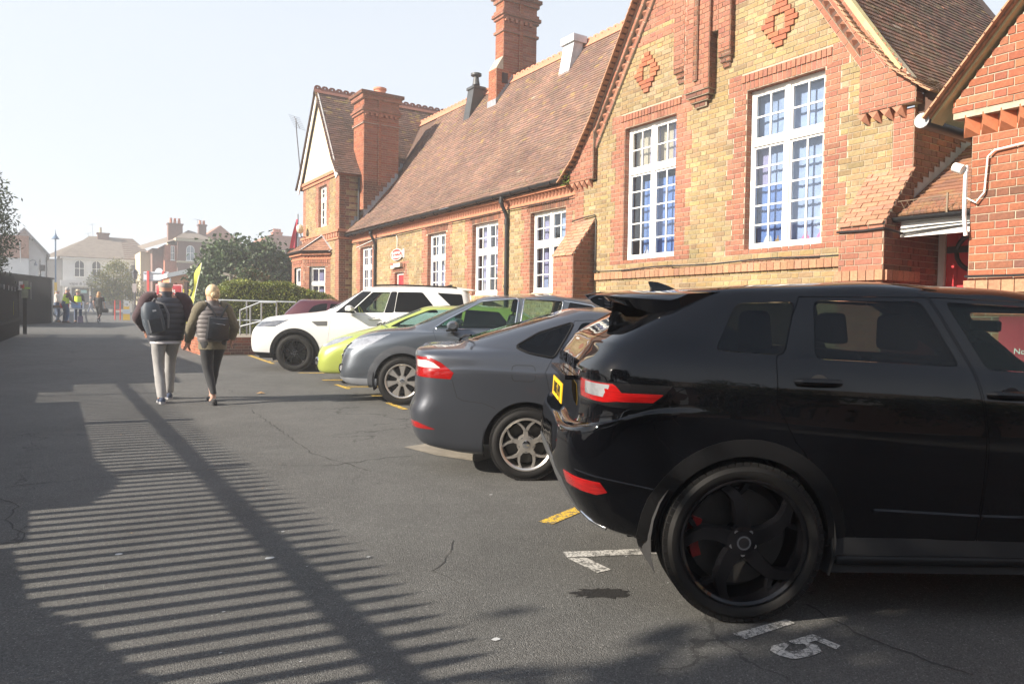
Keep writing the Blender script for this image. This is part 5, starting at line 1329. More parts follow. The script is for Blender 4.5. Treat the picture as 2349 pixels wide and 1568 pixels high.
    MB().box((-.822, -.42, 1.10), (-.77, .42, 1.125)).obj('tailgate_strip', GLOSSBLK, root)
    for q, ch in enumerate('RANGE ROVER'):
        yy = .36 - q * .072
        hh = bvh.ray_cast(Vector((-3, yy, 1.185)), Vector((1, 0, 0)))
        if ch != ' ' and hh[0] is not None: text_obj('tailgate_letter', ch, .075, GLOSSBLK, root, facing((hh[0].x - .004, yy, 1.185), (0, -1, 0), (.06, 0, 1)), .006, bold=.003)
    for s in (-1, 1):
        h = prism_cut([(-1, .685), (-.69, .655), (-.655, .61), (-.70, .595), (-1, .635)], True, .66)
    for q in split_sides(boolean(full, h, 'INTERSECT')): finish(q, 'fog_reflector', LAMPRED, root, .004)
    strip_on(bvh, [(-.80, .70), (-.60, .665), (-.44, .635)], 'bumper_crease', GLOSSBLK, root, .007, .002, -1)
    df = finish(boolean(full, xcut([(-.60, .44), (.60, .44), (.56, .60), (.40, .68), (-.40, .68), (-.56, .60)], -2, -.72), 'INTERSECT'), 'rear_diffuser', mat('satin_grey_trim', (.07, .072, .075), .35), root, .006)
    strip_on(bvh, [(-.76, .455), (-.70, .425), (-.63, .40)], 'exhaust_trim', CHROME, root, .012, -.002, -1)
    for yy in (-.38, .38): seat(root, 1.30, yy, .60, SEATM)
    for yy in (-.42, .42): seat(root, .50, yy, .60, SEATL)
    MB().box((-.2, -.6, .80), (.0, .6, .84)).obj('parcel_shelf', INNER, root)
    MB().prism([(2.0, .6), (2.7, .6), (2.6, 1.12), (2.1, 1.10), (1.95, .98)], 1, -.68, .68).obj('dashboard', INNER, root)
    MB().lathe([(.17, -.012), (.195, 0), (.17, .012), (.15, 0), (.17, -.012)], 26, Matrix.Translation((1.88, -.37, 1.08)) @ Matrix.Rotation(R(65), 4, 'Y') @ Matrix.Rotation(R(90), 4, 'X')).obj('steering_wheel', INNER, root, True)
    mi = MB().box((-.02, -.12, -.03), (.02, .12, .035)).obj('rear_view_mirror', INNER, root); mi.location = (1.72, -.05, 1.44); bevel(mi, .015, 2)
    mirror(root, 1.98, -.92, 1.20, -1, PAINTS['black'])
black_suv()

# ---- grey hatchback, nose in
def grey_hatch():
    hw = .945
    root = car_root('grey_hatchback', (3.50, 5.16), 2, hw, False, 'dark grey hatchback with five-spoke silver alloys and red tail light parked nose-in')
    T = [(-.85, .3, .72, .80, .78, .4, 3.55, .26, .20, .19, .19, .18), (-.98, .4, .84, .88, .82, .5, 3.68, .30, .24, .22, .22, .2), (-1.03, .42, .88, .92, .85, .55, 3.74, .42, .40, .40, .42, .4),
         (-1.045, .42, .89, .935, .85, .6, 3.75, .55, .56, .58, .58, .52), (-1.01, .42, .875, .94, .82, .7, 3.70, .66, .74, .76, .74, .66), (-1.0, .40, .865, .935, .78, .8, 3.60, .86, .93, .90, .86, .76), (-.995, .40, .855, .925, .76, .8, 3.55, .92, .955, .93, .88, .79),
         (-1.0, .40, .82, .905, .72, .9, 3.35, 1.055, 1.03, .99, .94, .84), (-.97, .40, .79, .895, .72, .9, 3.30, 1.085, 1.055, 1.01, .96, .86), (-.60, .42, .72, .87, .70, .5, 2.75, 1.125, 1.105, 1.03, 1.0, .98), (-.54, .42, .70, .86, .69, .5, 2.70, 1.16, 1.125, 1.05, 1.02, 1.0),
         (.30, .38, .60, .68, .60, .45, 1.75, 1.425, 1.41, 1.435, 1.39, 1.40), (.42, .38, .53, .61, .52, .5, 1.65, 1.465, 1.45, 1.475, 1.43, 1.43), (.65, .4, 0, 0, 0, .5, 1.45, 1.49, 1.49, 1.51, 1.48, 1.47)]
    win = [([(-.10, 1.135), (.10, 1.25), (.395, 1.345), (.215, 1.055), (.0, 1.095)], TINT, 'side_window'), ([(.47, 1.352), (1.03, 1.385), (1.08, 1.045), (.29, 1.065)], TINT, 'side_window'), ([(1.12, 1.385), (1.5, 1.36), (2.25, 1.03), (1.16, 1.045)], CGLASS, 'side_window')]
    doors = [[(.415, 1.37), (1.06, 1.40), (1.12, 1.03), (1.13, .25), (.50, .25), (.36, .5), (.20, .70), (.145, .93), (.21, 1.05)], [(1.07, 1.40), (1.55, 1.38), (2.3, 1.03), (2.35, .8), (2.3, .25), (1.14, .25), (1.13, 1.03)]]
    scr = [([(-.60, 1.17), (.60, 1.17), (.50, 1.415), (-.50, 1.415)], -2, .8, TINT, 'rear_window'), ([(-.62, 1.02), (.62, 1.02), (.5, 1.37), (-.5, 1.37)], 1.4, 4, CGLASS, 'windscreen')]
    TL = [(-1.2, .865), (-.655, .848), (-.63, .905), (-.74, .985), (-.85, 1.03), (-1.2, 1.02)]
    L = [(TL, .56, LAMPRED, 'tail_light', .001)]
    bvh, body, D, _ = build_car(root, T, [(0, .31), (2.85, .31)], .317, .365, win, doors, scr, PAINTS['grey'], L)
    full = shell_mesh(T)
    for q in split_sides(boolean(full, prism_cut([(-1.2, .945), (-.75, .94), (-.81, .98), (-.87, .998), (-1.2, .992)], True, .66), 'INTERSECT')): finish(q, 'lamp_reflector', mat('white_lens', (.50, .47, .46), .15, coat=.6, var=.12, scale=60), root, .004)
    for q in split_sides(boolean(full, prism_cut([(-1.2, .475), (-.94, .47), (-.78, .415), (-1.2, .43)], True, .66), 'INTERSECT')): finish(q, 'fog_reflector', LAMPRED, root, .003)
    for s in (-1, 1):
        for wx in (0, 2.85): wheel(root, wx, s * .84, .312, .316, .222, .215, 'ystar', s, RIMSIL)
    fl = rounded([(-.14, .983), (.06, .983), (.063, .85), (-.135, .85)], .04); strip_on(bvh, fl + [fl[0]], 'fuel_flap', INNER, root, .003, -.001, -1)
    strip_on(bvh, [(-.645, .85), (-.60, .70), (-.55, .672), (-.37, .653), (-.27, .61)], 'bumper_seam', INNER, root, .0028, -.001, -1)
    strip_on(bvh, shrink(rounded(win[0][0], .03), -.008) + [shrink(rounded(win[0][0], .03), -.008)[0]], 'window_seal', TRIM, root, .011, .0, -1)
    handle(D[1] if len(D) > 1 else body, bvh, .45, .93, -1, PAINTS['grey'])
    w = MB().tube([(-.62, .0, 1.135), (-.60, .02, 1.165), (-.55, -.30, 1.20), (-.50, -.52, 1.21)], .012, 6).tube([(-.56, -.1, 1.19), (-.50, -.58, 1.215)], .009, 5).obj('rear_wiper', TRIM, root)
    for yy in (-.38, .38): seat(root, 1.45, yy, .48, SEATM); seat(root, .75, yy, .50, SEATM)
grey_hatch()

# ---- steel grey SUV, nose out
def grey_suv():
    hw = .915
    ex = Vector((.858, -.512)); root = car_root('grey_suv', (4.42 + .045 * ex.x, 9.82 + .045 * ex.y), 2, hw, True, 'steel grey SUV with silver bladed alloys and chrome window trim parked nose-out')
    T = [(-3.4, .3, .7, .78, .74, .4, .80, .35, .26, .25, .24, .27), (-3.5, .4, .8, .86, .80, .45, .92, .40, .30, .28, .27, .30), (-3.55, .42, .84, .89, .82, .5, .985, .55, .50, .45, .42, .36), (-3.55, .42, .85, .905, .83, .52, .99, .65, .60, .56, .50, .43),
         (-3.55, .42, .85, .91, .82, .55, .97, .75, .74, .68, .66, .58), (-3.5, .42, .85, .91, .80, .6, .93, .9, .9, .84, .84, .75), (-3.45, .40, .84, .90, .76, .68, .83, 1.05, 1.02, .97, .95, .88), (-3.42, .38, .82, .885, .70, .72, .66, 1.15, 1.12, 1.06, 1.03, .995), (-3.40, .38, .80, .87, .69, .6, .40, 1.2, 1.17, 1.09, 1.06, 1.07),
         (-3.35, .36, .78, .85, .68, .42, -.08, 1.25, 1.215, 1.125, 1.085, 1.13), (-3.33, .34, .76, .835, .67, .42, -.13, 1.28, 1.24, 1.15, 1.11, 1.16), (-3.0, .28, .62, .70, .60, .5, -1.06, 1.54, 1.555, 1.60, 1.54, 1.575), (-2.92, .32, .54, .62, .52, .5, -1.2, 1.60, 1.605, 1.645, 1.60, 1.615), (-2.7, .4, 0, 0, 0, .5, -1.45, 1.635, 1.65, 1.685, 1.665, 1.65)]
    win = [([(-.45, 1.125), (-.60, 1.235), (-1.13, 1.53), (-1.66, 1.585), (-1.60, 1.152)], CGLASS, 'side_window'), ([(-1.76, 1.587), (-2.32, 1.56), (-2.22, 1.18), (-1.70, 1.158)], CGLASS, 'side_window'), ([(-2.42, 1.555), (-2.75, 1.505), (-3.02, 1.33), (-2.32, 1.20)], TINT, 'side_window')]
    doors = [[(-.42, 1.10), (-.57, 1.235), (-1.13, 1.55), (-1.70, 1.605), (-1.64, 1.13), (-1.62, .32), (-.55, .32), (-.50, .9)], [(-1.71, 1.605), (-2.34, 1.58), (-2.26, 1.17), (-2.28, .85), (-2.1, .5), (-2.0, .32), (-1.63, .32), (-1.65, 1.13)]]
    scr = [([(-.60, 1.17), (.60, 1.17), (.52, 1.55), (-.52, 1.55)], -1.3, 3, CGLASS, 'windscreen'), ([(-.6, 1.28), (.6, 1.28), (.5, 1.53), (-.5, 1.53)], -5, -2.6, TINT, 'rear_window')]
    HL = [(2, .80), (.70, .795), (.46, .872), (.19, 1.03), (.50, .985), (.75, .93), (2, .93)]
    L = [(HL, .38, LAMPCLR, 'headlight', .001)]
    bvh, body, D, _ = build_car(root, T, [(0, .349), (-2.62, .349)], .36, .425, win, doors, scr, PAINTS['steel'], L, clad=.505, cladm=mat('grey_plastic_clad', (.07, .075, .085), .5))
    for s in (-1, 1):
        for wx in (0, -2.62): wheel(root, wx, s * .80, .351, .358, .246, .225, 'blade', s, RIMSIL)
        mirror(root, -.70, s * .86, 1.17, s, PAINTS['steel'])
    for w in win[:2]: strip_on(bvh, [*shrink(rounded(w[0], .03), -.010), shrink(rounded(w[0], .03), -.010)[0]], 'window_trim', CHROME, root, .008, .002, 1)
    strip_on(bvh, [(-2.34, 1.57), (-2.75, 1.52), (-3.03, 1.34)], 'window_trim', CHROME, root, .008, .002, 1)
    MB().box((-.3, -.86, .10), (-.42, .86, .36)).obj('mud_flap', TRIM, root)
    for z in (.68, .75, .82):
        hs = [bvh.ray_cast(Vector((3, y, z)), Vector((-1, 0, 0)))[0] for y in np.linspace(-.55, .55, 13)]
        MB().tube([h_ + Vector((.006, 0, 0)) for h_ in hs], .016, 6).obj('grille_bar', CHROME, root, True)
    finish(boolean(shell_mesh(T), xcut([(-.56, .63), (.56, .63), (.60, .87), (-.60, .87)], .3, 2), 'INTERSECT'), 'grille', TRIM, root, .003)
    h = bvh.ray_cast(Vector((2, .66, .50)), Vector((-1, -.0, 0)))
    if h[0] is not None:
        c = h[0]; Mf = Matrix.Translation(c + Vector((.0, 0, 0))) @ Matrix.Rotation(R(-50), 4, 'Z')
        MB().lathe([(.001, -.01), (.05, -.01), (.055, .012), (.07, .006), (.075, -.03)], 20, Mf).obj('fog_lamp', TRIM, root, True); MB().lathe([(.001, .012), (.04, .006), (.045, -.005)], 18, Mf).obj('fog_lens', LAMPCLR, root, True)
    lip = finish(boolean(shell_mesh(T), prism_cut([(2, .30), (.38, .26), (.38, .37), (2, .37)], True, .0), 'INTERSECT'), 'front_lip', mat('silver_trim', (.35, .37, .40), .4, metal=.6), root, .004)
    for yy in (-.38, .38): seat(root, -1.35, yy, .68, SEATM); seat(root, -2.15, yy, .68, SEATM)
    MB().prism([(-.25, .7), (-.85, .7), (-.8, 1.08), (-.4, 1.13)], 1, -.66, .66).obj('dashboard', INNER, root)
    MB().prism([(-2.72, 1.68), (-2.92, 1.655), (-2.95, 1.72), (-2.90, 1.735)], 1, -.02, .02).obj('aerial_fin', PAINTS['steel'], root)
grey_suv()

# ---- white SUV
def white_suv():
    hw = .985
    ex = Vector((.858, -.512)); root = car_root('white_suv', (4.45 + .057 * ex.x, 15.24 + .057 * ex.y), 2, hw, True, 'large white SUV with black alloys and black pillars parked nose-out')
    T = [(-3.6, .3, .8, .86, .80, .4, .80, .34, .30, .30, .29, .27), (-3.7, .4, .88, .94, .86, .45, .92, .42, .36, .36, .34, .32), (-3.78, .42, .92, .97, .9, .48, .99, .6, .56, .5, .46, .40), (-3.8, .42, .93, .985, .9, .5, 1.02, .8, .78, .7, .68, .62), (-3.8, .42, .93, .985, .9, .55, .995, .95, .95, .9, .86, .80),
         (-3.78, .4, .92, .97, .86, .62, .92, 1.1, 1.1, 1.04, 1.0, .93), (-3.76, .38, .9, .95, .8, .7, .80, 1.22, 1.2, 1.15, 1.11, 1.05), (-3.75, .38, .89, .94, .79, .7, .66, 1.27, 1.25, 1.2, 1.16, 1.11), (-3.72, .36, .87, .91, .74, .5, -.50, 1.32, 1.29, 1.245, 1.215, 1.265), (-3.70, .34, .86, .90, .73, .5, -.56, 1.35, 1.32, 1.27, 1.25, 1.29), (-3.58, .22, .74, .785, .68, .5, -1.30, 1.70, 1.73, 1.745, 1.715, 1.74),
         (-3.52, .25, .67, .72, .60, .5, -1.42, 1.785, 1.795, 1.81, 1.785, 1.785), (-3.4, .3, .45, .5, .4, .5, -1.55, 1.82, 1.835, 1.85, 1.83, 1.815), (-3.3, .4, 0, 0, 0, .5, -1.7, 1.83, 1.85, 1.87, 1.85, 1.83)]
    win = [([(-1.17, 1.30), (-1.55, 1.69), (-1.935, 1.70), (-1.81, 1.265), (-1.27, 1.25)], CGLASS, 'side_window'), ([(-2.085, 1.705), (-2.60, 1.71), (-2.80, 1.475), (-2.95, 1.29), (-2.03, 1.28)], PRIV, 'side_window'), ([(-2.90, 1.71), (-3.42, 1.69), (-3.50, 1.33), (-3.33, 1.32)], PRIV, 'side_window'),
           ([(-1.945, 1.71), (-2.075, 1.71), (-2.02, 1.27), (-1.82, 1.26)], GLOSSBLK, 'pillar'), ([(-.78, 1.235), (-1.31, 1.70), (-1.54, 1.70), (-1.16, 1.31), (-1.25, 1.24)], GLOSSBLK, 'pillar')]
    doors = [[(-.74, 1.20), (-1.95, 1.235), (-1.90, .45), (-.66, .45)], [(-1.96, 1.235), (-3.0, 1.26), (-3.02, .95), (-2.75, .6), (-2.45, .45), (-1.91, .45)]]
    scr = [([(-.66, 1.31), (.66, 1.31), (.58, 1.70), (-.58, 1.70)], -1.6, 3, CGLASS, 'windscreen')]
    HL = [(2, .905), (.66, .905), (.42, .914), (.11, 1.075), (.35, 1.055), (.68, 1.015), (2, 1.01)]
    bvh, body, D, _ = build_car(root, T, [(0, .380), (-2.92, .380)], .387, .455, win, doors, scr, PAINTS['white'], [(HL, .45, mat('smoked_lens', (.16, .17, .19), .12, metal=.4, coat=.9, var=.4, scale=9), 'headlight', .001)], clad=.515)
    for s in (-1, 1):
        for wx in (0, -2.92): wheel(root, wx, s * .855, .386, .385, .258, .25, 'split', s, RIMBLK)
        mirror(root, -1.12, s * .93, 1.325, s, PAINTS['white'], .26)
    full = shell_mesh(T)
    finish(boolean(full, prism_cut([(2, .2), (.40, .2), (.40, .375), (2, .40)], True, .0), 'INTERSECT'), 'front_valance', TRIM, root, .005)
    for q in split_sides(boolean(full, prism_cut([(-.34, 1.045), (-.66, 1.06), (-.66, .965), (-.46, .96), (-.40, 1.0)], True, .3), 'INTERSECT')): finish(q, 'wing_vent', mat('grey_vent', (.10, .10, .10), .4), root, .004)
    MB().box((-.7, -.93, .30), (-2.3, .93, .36)).obj('side_sill', TRIM, root)
    handle(D[0], bvh, -1.62, 1.13, 1, PAINTS['white'])
    rr = []
    for y in np.linspace(-.70, .70, 9): rr.append([Vector(p) for p in ((-3.3, y, 1.84), (-3.72 + .1 * abs(y), y, 1.80), (-3.74 + .1 * abs(y), y, 1.775), (-3.35, y, 1.77))])
    MB().loft(rr).obj('rear_spoiler', PAINTS['white'], root, True)
    for s in (-1, 1): MB().tube([(-1.6, s * .66, 1.83), (-2.0, s * .66, 1.85), (-3.2, s * .66, 1.84), (-3.4, s * .66, 1.81)], .018, 6).obj('roof_rail', GLOSSBLK, root, True)
    MB().prism([(-3.0, 1.86), (-3.15, 1.85), (-3.2, 1.90), (-3.14, 1.905)], 1, -.02, .02).obj('aerial_fin', TRIM, root)
    MB().lathe([(.17, -.013), (.195, 0), (.17, .013), (.15, 0), (.17, -.013)], 26, Matrix.Translation((-1.15, -.37, 1.22)) @ Matrix.Rotation(R(-65), 4, 'Y') @ Matrix.Rotation(R(90), 4, 'X')).obj('steering_wheel', mat('yellow_steering_lock', (.7, .5, .03), .5), root, True)
    for yy in (-.4, .4): seat(root, -1.75, yy, .82, SEATM)
    MB().prism([(-.7, .8), (-1.15, .8), (-1.1, 1.2), (-.8, 1.26)], 1, -.7, .7).obj('dashboard', INNER, root)
white_suv()

# ---- lime hatchback between them
def lime_hatch():
    hw = .90
    ex = Vector((.858, -.512)); root = car_root('lime_hatchback', (4.45 + .45 * ex.x, 12.55 + .45 * ex.y), 2, hw, True, 'lime green hatchback parked nose-out between the white and grey SUVs')
    T = [(-3.2, .3, .7, .78, .72, .4, .72, .30, .20, .20, .19, .18), (-3.3, .4, .8, .86, .78, .45, .84, .36, .24, .24, .22, .21), (-3.36, .42, .84, .89, .80, .5, .885, .5, .45, .4, .36, .30), (-3.37, .42, .84, .90, .8, .55, .885, .65, .62, .56, .52, .45), (-3.35, .42, .84, .90, .78, .6, .86, .8, .76, .7, .66, .57), (-3.33, .4, .83, .89, .74, .68, .80, .92, .88, .82, .77, .68),
         (-3.3, .38, .81, .875, .7, .75, .66, 1.0, .96, .92, .87, .78), (-3.28, .38, .8, .86, .68, .75, .45, 1.05, 1.01, .96, .92, .87), (-3.22, .36, .77, .84, .66, .4, -.15, 1.12, 1.07, 1.01, .99, 1.03), (-3.2, .36, .76, .83, .65, .4, -.2, 1.15, 1.09, 1.03, 1.01, 1.055), (-2.85, .3, .6, .67, .58, .5, -.98, 1.38, 1.38, 1.40, 1.36, 1.40), (-2.75, .35, .5, .6, .5, .5, -1.1, 1.43, 1.43, 1.45, 1.41, 1.43), (-2.6, .4, 0, 0, 0, .5, -1.3, 1.45, 1.465, 1.485, 1.46, 1.45)]
    win = [([(-.45, 1.05), (-.70, 1.19), (-1.15, 1.37), (-1.75, 1.39), (-1.7, 1.06)], CGLASS, 'side_window'), ([(-1.8, 1.39), (-2.4, 1.36), (-2.6, 1.12), (-1.75, 1.07)], TINT, 'side_window')]
    scr = [([(-.58, 1.065), (.58, 1.065), (.52, 1.38), (-.52, 1.38)], -1.2, 3, CGLASS, 'windscreen')]
    HL = [(2, .66), (.68, .665), (.40, .755), (.17, .868), (.35, .852), (.54, .80), (.7, .72), (2, .70)]
    bvh, body, D, _ = build_car(root, T, [(0, .31), (-2.65, .31)], .315, .36, win, [], scr, PAINTS['lime'], [(HL, .36, LAMPCLR, 'headlight', .001)])
    for s in (-1, 1):
        for wx in (0, -2.65): wheel(root, wx, s * .80, .312, .315, .215, .205, 'ystar', s, RIMSIL)
        h = bvh.ray_cast(Vector((2, s * .60, .40)), Vector((-1, 0, 0)))
        if h[0] is not None: MB().lathe([(.001, .03), (.05, .03), (.07, .02), (.075, 0)], 18, Matrix.Translation(h[0]) @ Matrix.Rotation(R(-60 * s), 4, 'Z')).obj('fog_lamp', CHROME, root, True)
    MB().prism([(-.3, .7), (-.85, .7), (-.8, 1.0), (-.45, 1.03)], 1, -.62, .62).obj('dashboard', INNER, root)
    MB().box((.82, -.5, .24), (.895, .5, .34)).obj('lower_grille', TRIM, root)
    for yy in (-.38, .38): seat(root, -1.35, yy, .5, SEATM)
    for q in (-.3, .25): MB().tube([(-.16, q, 1.06), (-.25, q + .1, 1.10), (-.28, q + .5, 1.11)], .012, 5).obj('wiper', TRIM, root)
lime_hatch()

# ---- maroon hatchback behind the white car
def maroon_hatch():
    hw = .83
    ex = Vector((.858, -.512)); root = car_root('maroon_hatchback', (5.2 + .15 * ex.x, 17.7 + .15 * ex.y), 2, hw, False, 'small maroon hatchback seen over the bonnet of the white SUV')
    T = [(-.5, .3, .62, .70, .66, .4, 2.85, .28, .2, .2, .2, .2), (-.56, .38, .7, .78, .7, .45, 2.95, .36, .28, .26, .26, .26), (-.6, .4, .74, .81, .74, .5, 3.0, .55, .5, .48, .48, .45), (-.58, .4, .75, .82, .74, .55, 2.98, .75, .72, .7, .7, .62), (-.55, .38, .74, .81, .7, .6, 2.85, .95, .92, .88, .85, .78), (-.50, .36, .72, .80, .66, .6, 2.6, 1.08, 1.05, 1.0, .96, .9), (-.46, .34, .69, .76, .62, .42, 2.15, 1.15, 1.13, 1.05, 1.02, 1.02), (-.44, .34, .68, .75, .62, .42, 2.1, 1.18, 1.15, 1.07, 1.04, 1.05),
         (-.18, .3, .55, .61, .52, .45, 1.45, 1.44, 1.43, 1.43, 1.38, 1.39), (-.12, .32, .47, .54, .44, .45, 1.35, 1.49, 1.48, 1.49, 1.45, 1.44), (.05, .4, 0, 0, 0, .5, 1.2, 1.505, 1.515, 1.53, 1.49, 1.47)]
    win = [([(.17, 1.20), (.28, 1.34), (.46, 1.405), (.62, 1.415), (.60, 1.10), (.22, 1.13)], TINT, 'side_window'), ([(.69, 1.415), (1.1, 1.39), (1.7, 1.08), (.67, 1.09)], TINT, 'side_window')]
    scr = [([(-.52, 1.19), (.52, 1.19), (.46, 1.42), (-.46, 1.42)], -2, .3, CGLASS, 'rear_window'), ([(-.5, 1.08), (.5, 1.08), (.42, 1.36), (-.42, 1.36)], 1.2, 4, CGLASS, 'windscreen')]
    bvh, body, D, _ = build_car(root, T, [(0, .295), (2.3, .295)], .30, .34, win, [], scr, PAINTS['maroon'])
    for s in (-1, 1):
        for wx in (0, 2.3): wheel(root, wx, s * .73, .297, .30, .2, .19, 'ystar', s, RIMSIL)
    MB().tube([(.0, 0, 1.5), (-.12, 0, 1.72)], .006, 5).obj('aerial', TRIM, root)
maroon_hatch()
# ------------------------------------------------------------------ people
def skin_body(name, verts, edges, rad, m, parent, root=0, sub=2):
    me = bpy.data.meshes.new(name); me.from_pydata(verts, edges, [])
    o = bpy.data.objects.new(name, me); COL.objects.link(o)
    o.modifiers.new('s', 'SKIN'); sk = me.skin_vertices[0].data if me.skin_vertices else None
    if sk is None:
        bm = bmesh.new(); bm.from_mesh(me); bm.verts.layers.skin.verify(); bm.to_mesh(me); bm.free(); sk = me.skin_vertices[0].data
    for i, r in enumerate(rad):
        sk[i].radius = r if isinstance(r, tuple) else (r, r)
    sk[root].use_root = True
    s = o.modifiers.new('u', 'SUBSURF'); s.levels = sub; s.render_levels = sub
    dg = bpy.context.evaluated_depsgraph_get(); dg.update()
    out = bpy.data.meshes.new_from_object(o.evaluated_get(dg)); bpy.data.objects.remove(o)
    out.materials.clear(); out.materials.append(m); out.shade_smooth()
    q = bpy.data.objects.new(name, out); return link(q, parent)
def rings_loft(path, n=20, wr=.0, seed=0, yaw=0):
    """path: (x, y, z, rx, ry)"""
    rr = random.Random(seed); P = np.array(path, float)
    dense = crspline(np.c_[P[:, :3]], 4); rad = crspline(np.c_[P[:, 3:], np.zeros(len(P))], 4)
    m = min(len(dense), len(rad)); rings = []
    ph = [rr.uniform(0, 6) for _ in range(4)]
    for i in range(m):
        c = dense[i]; a, b = abs(rad[i][0]), abs(rad[i][1]); g = []
        for k in range(n):
            t = 2 * math.pi * k / n
            w = 1 + wr * (math.sin(3 * t + i * .9 + ph[0]) * .5 + math.sin(5 * t - i * 1.7 + ph[1]) * .3 + math.sin(2 * t + i * 2.3 + ph[2]) * .4)
            g.append(Vector((c[0] + a * w * math.cos(t), c[1] + b * w * math.sin(t), c[2])))
        rings.append(g)
    return rings
SKIN = mat('skin', (.50, .27, .19), .55, var=.08); SKINP = mat('pale_skin', (.56, .33, .25), .55, var=.06)
def cloth(name, col, var=.15, scale=20, bump=.2, rough=.85): return mat(name, col, rough, var=var, scale=scale, bump=bump, bscale=60, sheen=.2)
def hand(V, E, Rd, wrist_i, wrist, d, side, s=1.0, curl=.5):
    """palm plus five unequal, bent fingers grown from the wrist vertex; d: direction the hand points"""
    d = Vector(d).normalized(); across = Vector((0, 1, 0)); across = (across - d * across.dot(d)).normalized(); palm = d.cross(across) * side
    p0 = len(V); V.append(Vector(wrist) + d * .055 * s); E.append((wrist_i, p0)); Rd.append((.030 * s, .022 * s))
    for k, (o, L) in enumerate(((-.030, .065), (-.010, .078), (.010, .074), (.028, .058))):
        a = len(V); V.append(V[p0] + d * .035 * s + across * o * s); V.append(V[a] + (d + palm * curl * .6).normalized() * L * .5 * s); V.append(V[a + 1] + (d + palm * curl * 1.8).normalized() * L * .5 * s)
        E += [(p0, a), (a, a + 1), (a + 1, a + 2)]; Rd += [.010 * s, .009 * s, .008 * s]
    a = len(V); V.append(Vector(wrist) + d * .03 * s - across * .035 * s); V.append(V[a] + (d - across * .4 + palm * .5).normalized() * .04 * s)
    E += [(wrist_i, a), (a, a + 1)]; Rd += [.011 * s, .009 * s]
def person(name, label, loc, head, H, pose, wear, group=None):
    """local x right, y forward, z up; pose: joints for a 1.75 m figure"""
    root = empty(name, loc); root.rotation_euler = (0, 0, head); s = H / 1.75; root.scale = (s, s, s)
    tag(root, label, 'person', group)
    J = dict(hipz=.93, sh=1.42, shw=.19, lean=0, headz=1.62, heady=.02, headyaw=0)
    J.update(pose)
    fl, fr = Vector(J['footL']), Vector(J['footR']); ln = J['lean']
    hipL, hipR = Vector((-.095, 0, J['hipz'])), Vector((.095, 0, J['hipz']))
    kL = J.get('kneeL') or tuple((hipL + fl) / 2 + Vector((-.01, .05, .02))); kR = J.get('kneeR') or tuple((hipR + fr) / 2 + Vector((.01, .05, .02)))
    kL, kR = Vector(kL), Vector(kR); aL, aR = fl + Vector((0, -.02, .09)), fr + Vector((0, -.02, .09))
    shL, shR = Vector((-J['shw'], ln, J['sh'])), Vector((J['shw'], ln, J['sh'])); eL, eR, hL, hR = (Vector(J[k]) for k in ('elbL', 'elbR', 'handL', 'handR'))
    hd = Vector((0, ln + J['heady'], J['headz']))
    V = [Vector((0, 0, J['hipz'] + .03)), Vector((0, ln * .5, 1.15)), Vector((0, ln * .9, 1.36)), Vector((0, ln + .0, J['sh'] + .06)), hd + Vector((0, -.005, -.07)), hd + Vector((0, .0, .035)), shL, eL, hL, shR, eR, hR, hipL, kL, aL, fl + Vector((0, .13, .035)), hipR, kR, aR, fr + Vector((0, .13, .035))]
    E = [(0, 1), (1, 2), (2, 3), (3, 4), (4, 5), (2, 6), (6, 7), (7, 8), (2, 9), (9, 10), (10, 11), (0, 12), (12, 13), (13, 14), (14, 15), (0, 16), (16, 17), (17, 18), (18, 19)]
    Rd = [(.14, .10), (.13, .10), (.14, .10), .064, (.090, .102), (.104, .122), .055, .042, .028, .055, .042, .028, .085, .055, .040, .035, .085, .055, .040, .035]
    hand(V, E, Rd, 8, hL, hL - eL + Vector((0, .02, 0)), -1, .95); hand(V, E, Rd, 11, hR, hR - eR + Vector((0, .02, 0)), 1, .95)
    body = skin_body('body', [tuple(v) for v in V], E, Rd, wear.get('skin', SKIN), root)
    # face
    hy = J['headyaw']; Fm = Matrix.Translation(hd) @ Matrix.Rotation(hy, 4, 'Z')
    MB().loft([[Fm @ Vector((x * k, .078 + y, z)) for x, z in ((-.013, -.03), (.013, -.03), (.008, .03), (-.008, .03))] for k, y in ((1, 0), (.6, .028))]).obj('nose', wear.get('skin', SKIN), body)
    for e in (-1, 1):
        MB().lathe([(.001, -.012), (.012, 0), (.001, .012)], 8, Fm @ Matrix.Translation((e * .03, .083, .02))).obj('eye', mat('eye_dark', (.04, .03, .03), .3), body)
        MB().lathe([(.001, -.010), (.026, -.004), (.030, .006), (.001, .012)], 10, Fm @ Matrix.Translation((e * .088, -.005, -.005)) @ Matrix.Rotation(R(90), 4, 'Z') @ Matrix.Diagonal((.6, 1, 1, 1))).obj('ear', wear.get('skin', SKIN), body)
    MB().box((-.022, .080, -.062), (.022, .09, -.054), Fm).obj('mouth', mat('lips', (.35, .12, .10), .5), body)
    # trousers
    tm = wear['trousers']; tw = wear.get('tw', 1.0); cuff = wear.get('cuff', .06)
    tr = MB()
    for hp, kn, an in ((hipL, kL, aL), (hipR, kR, aR)):
        sx = -1 if hp.x < 0 else 1
        top = Vector((hp.x * .9, 0, J['hipz'] + .06)); an2 = an + Vector((0, 0, cuff - .07))
        mid1, mid2 = hp.lerp(kn, .45), kn.lerp(an2, .5)
        tr.loft(rings_loft([(top.x * .8, 0, top.z + .06, .115, .125), (hp.x * .95, -.01, hp.z - .04, .108 * tw, .125 * tw), (*mid1, .094 * tw, .105 * tw), (*kn, .072 * tw, .076 * tw), (*mid2, .070 * tw * wear.get('calf', 1), .074 * tw * wear.get('calf', 1)), (*an2, .056 * tw * wear.get('hem', 1), .062 * tw * wear.get('hem', 1))], 18, .05, seed=int(hp.x * 100)), True)
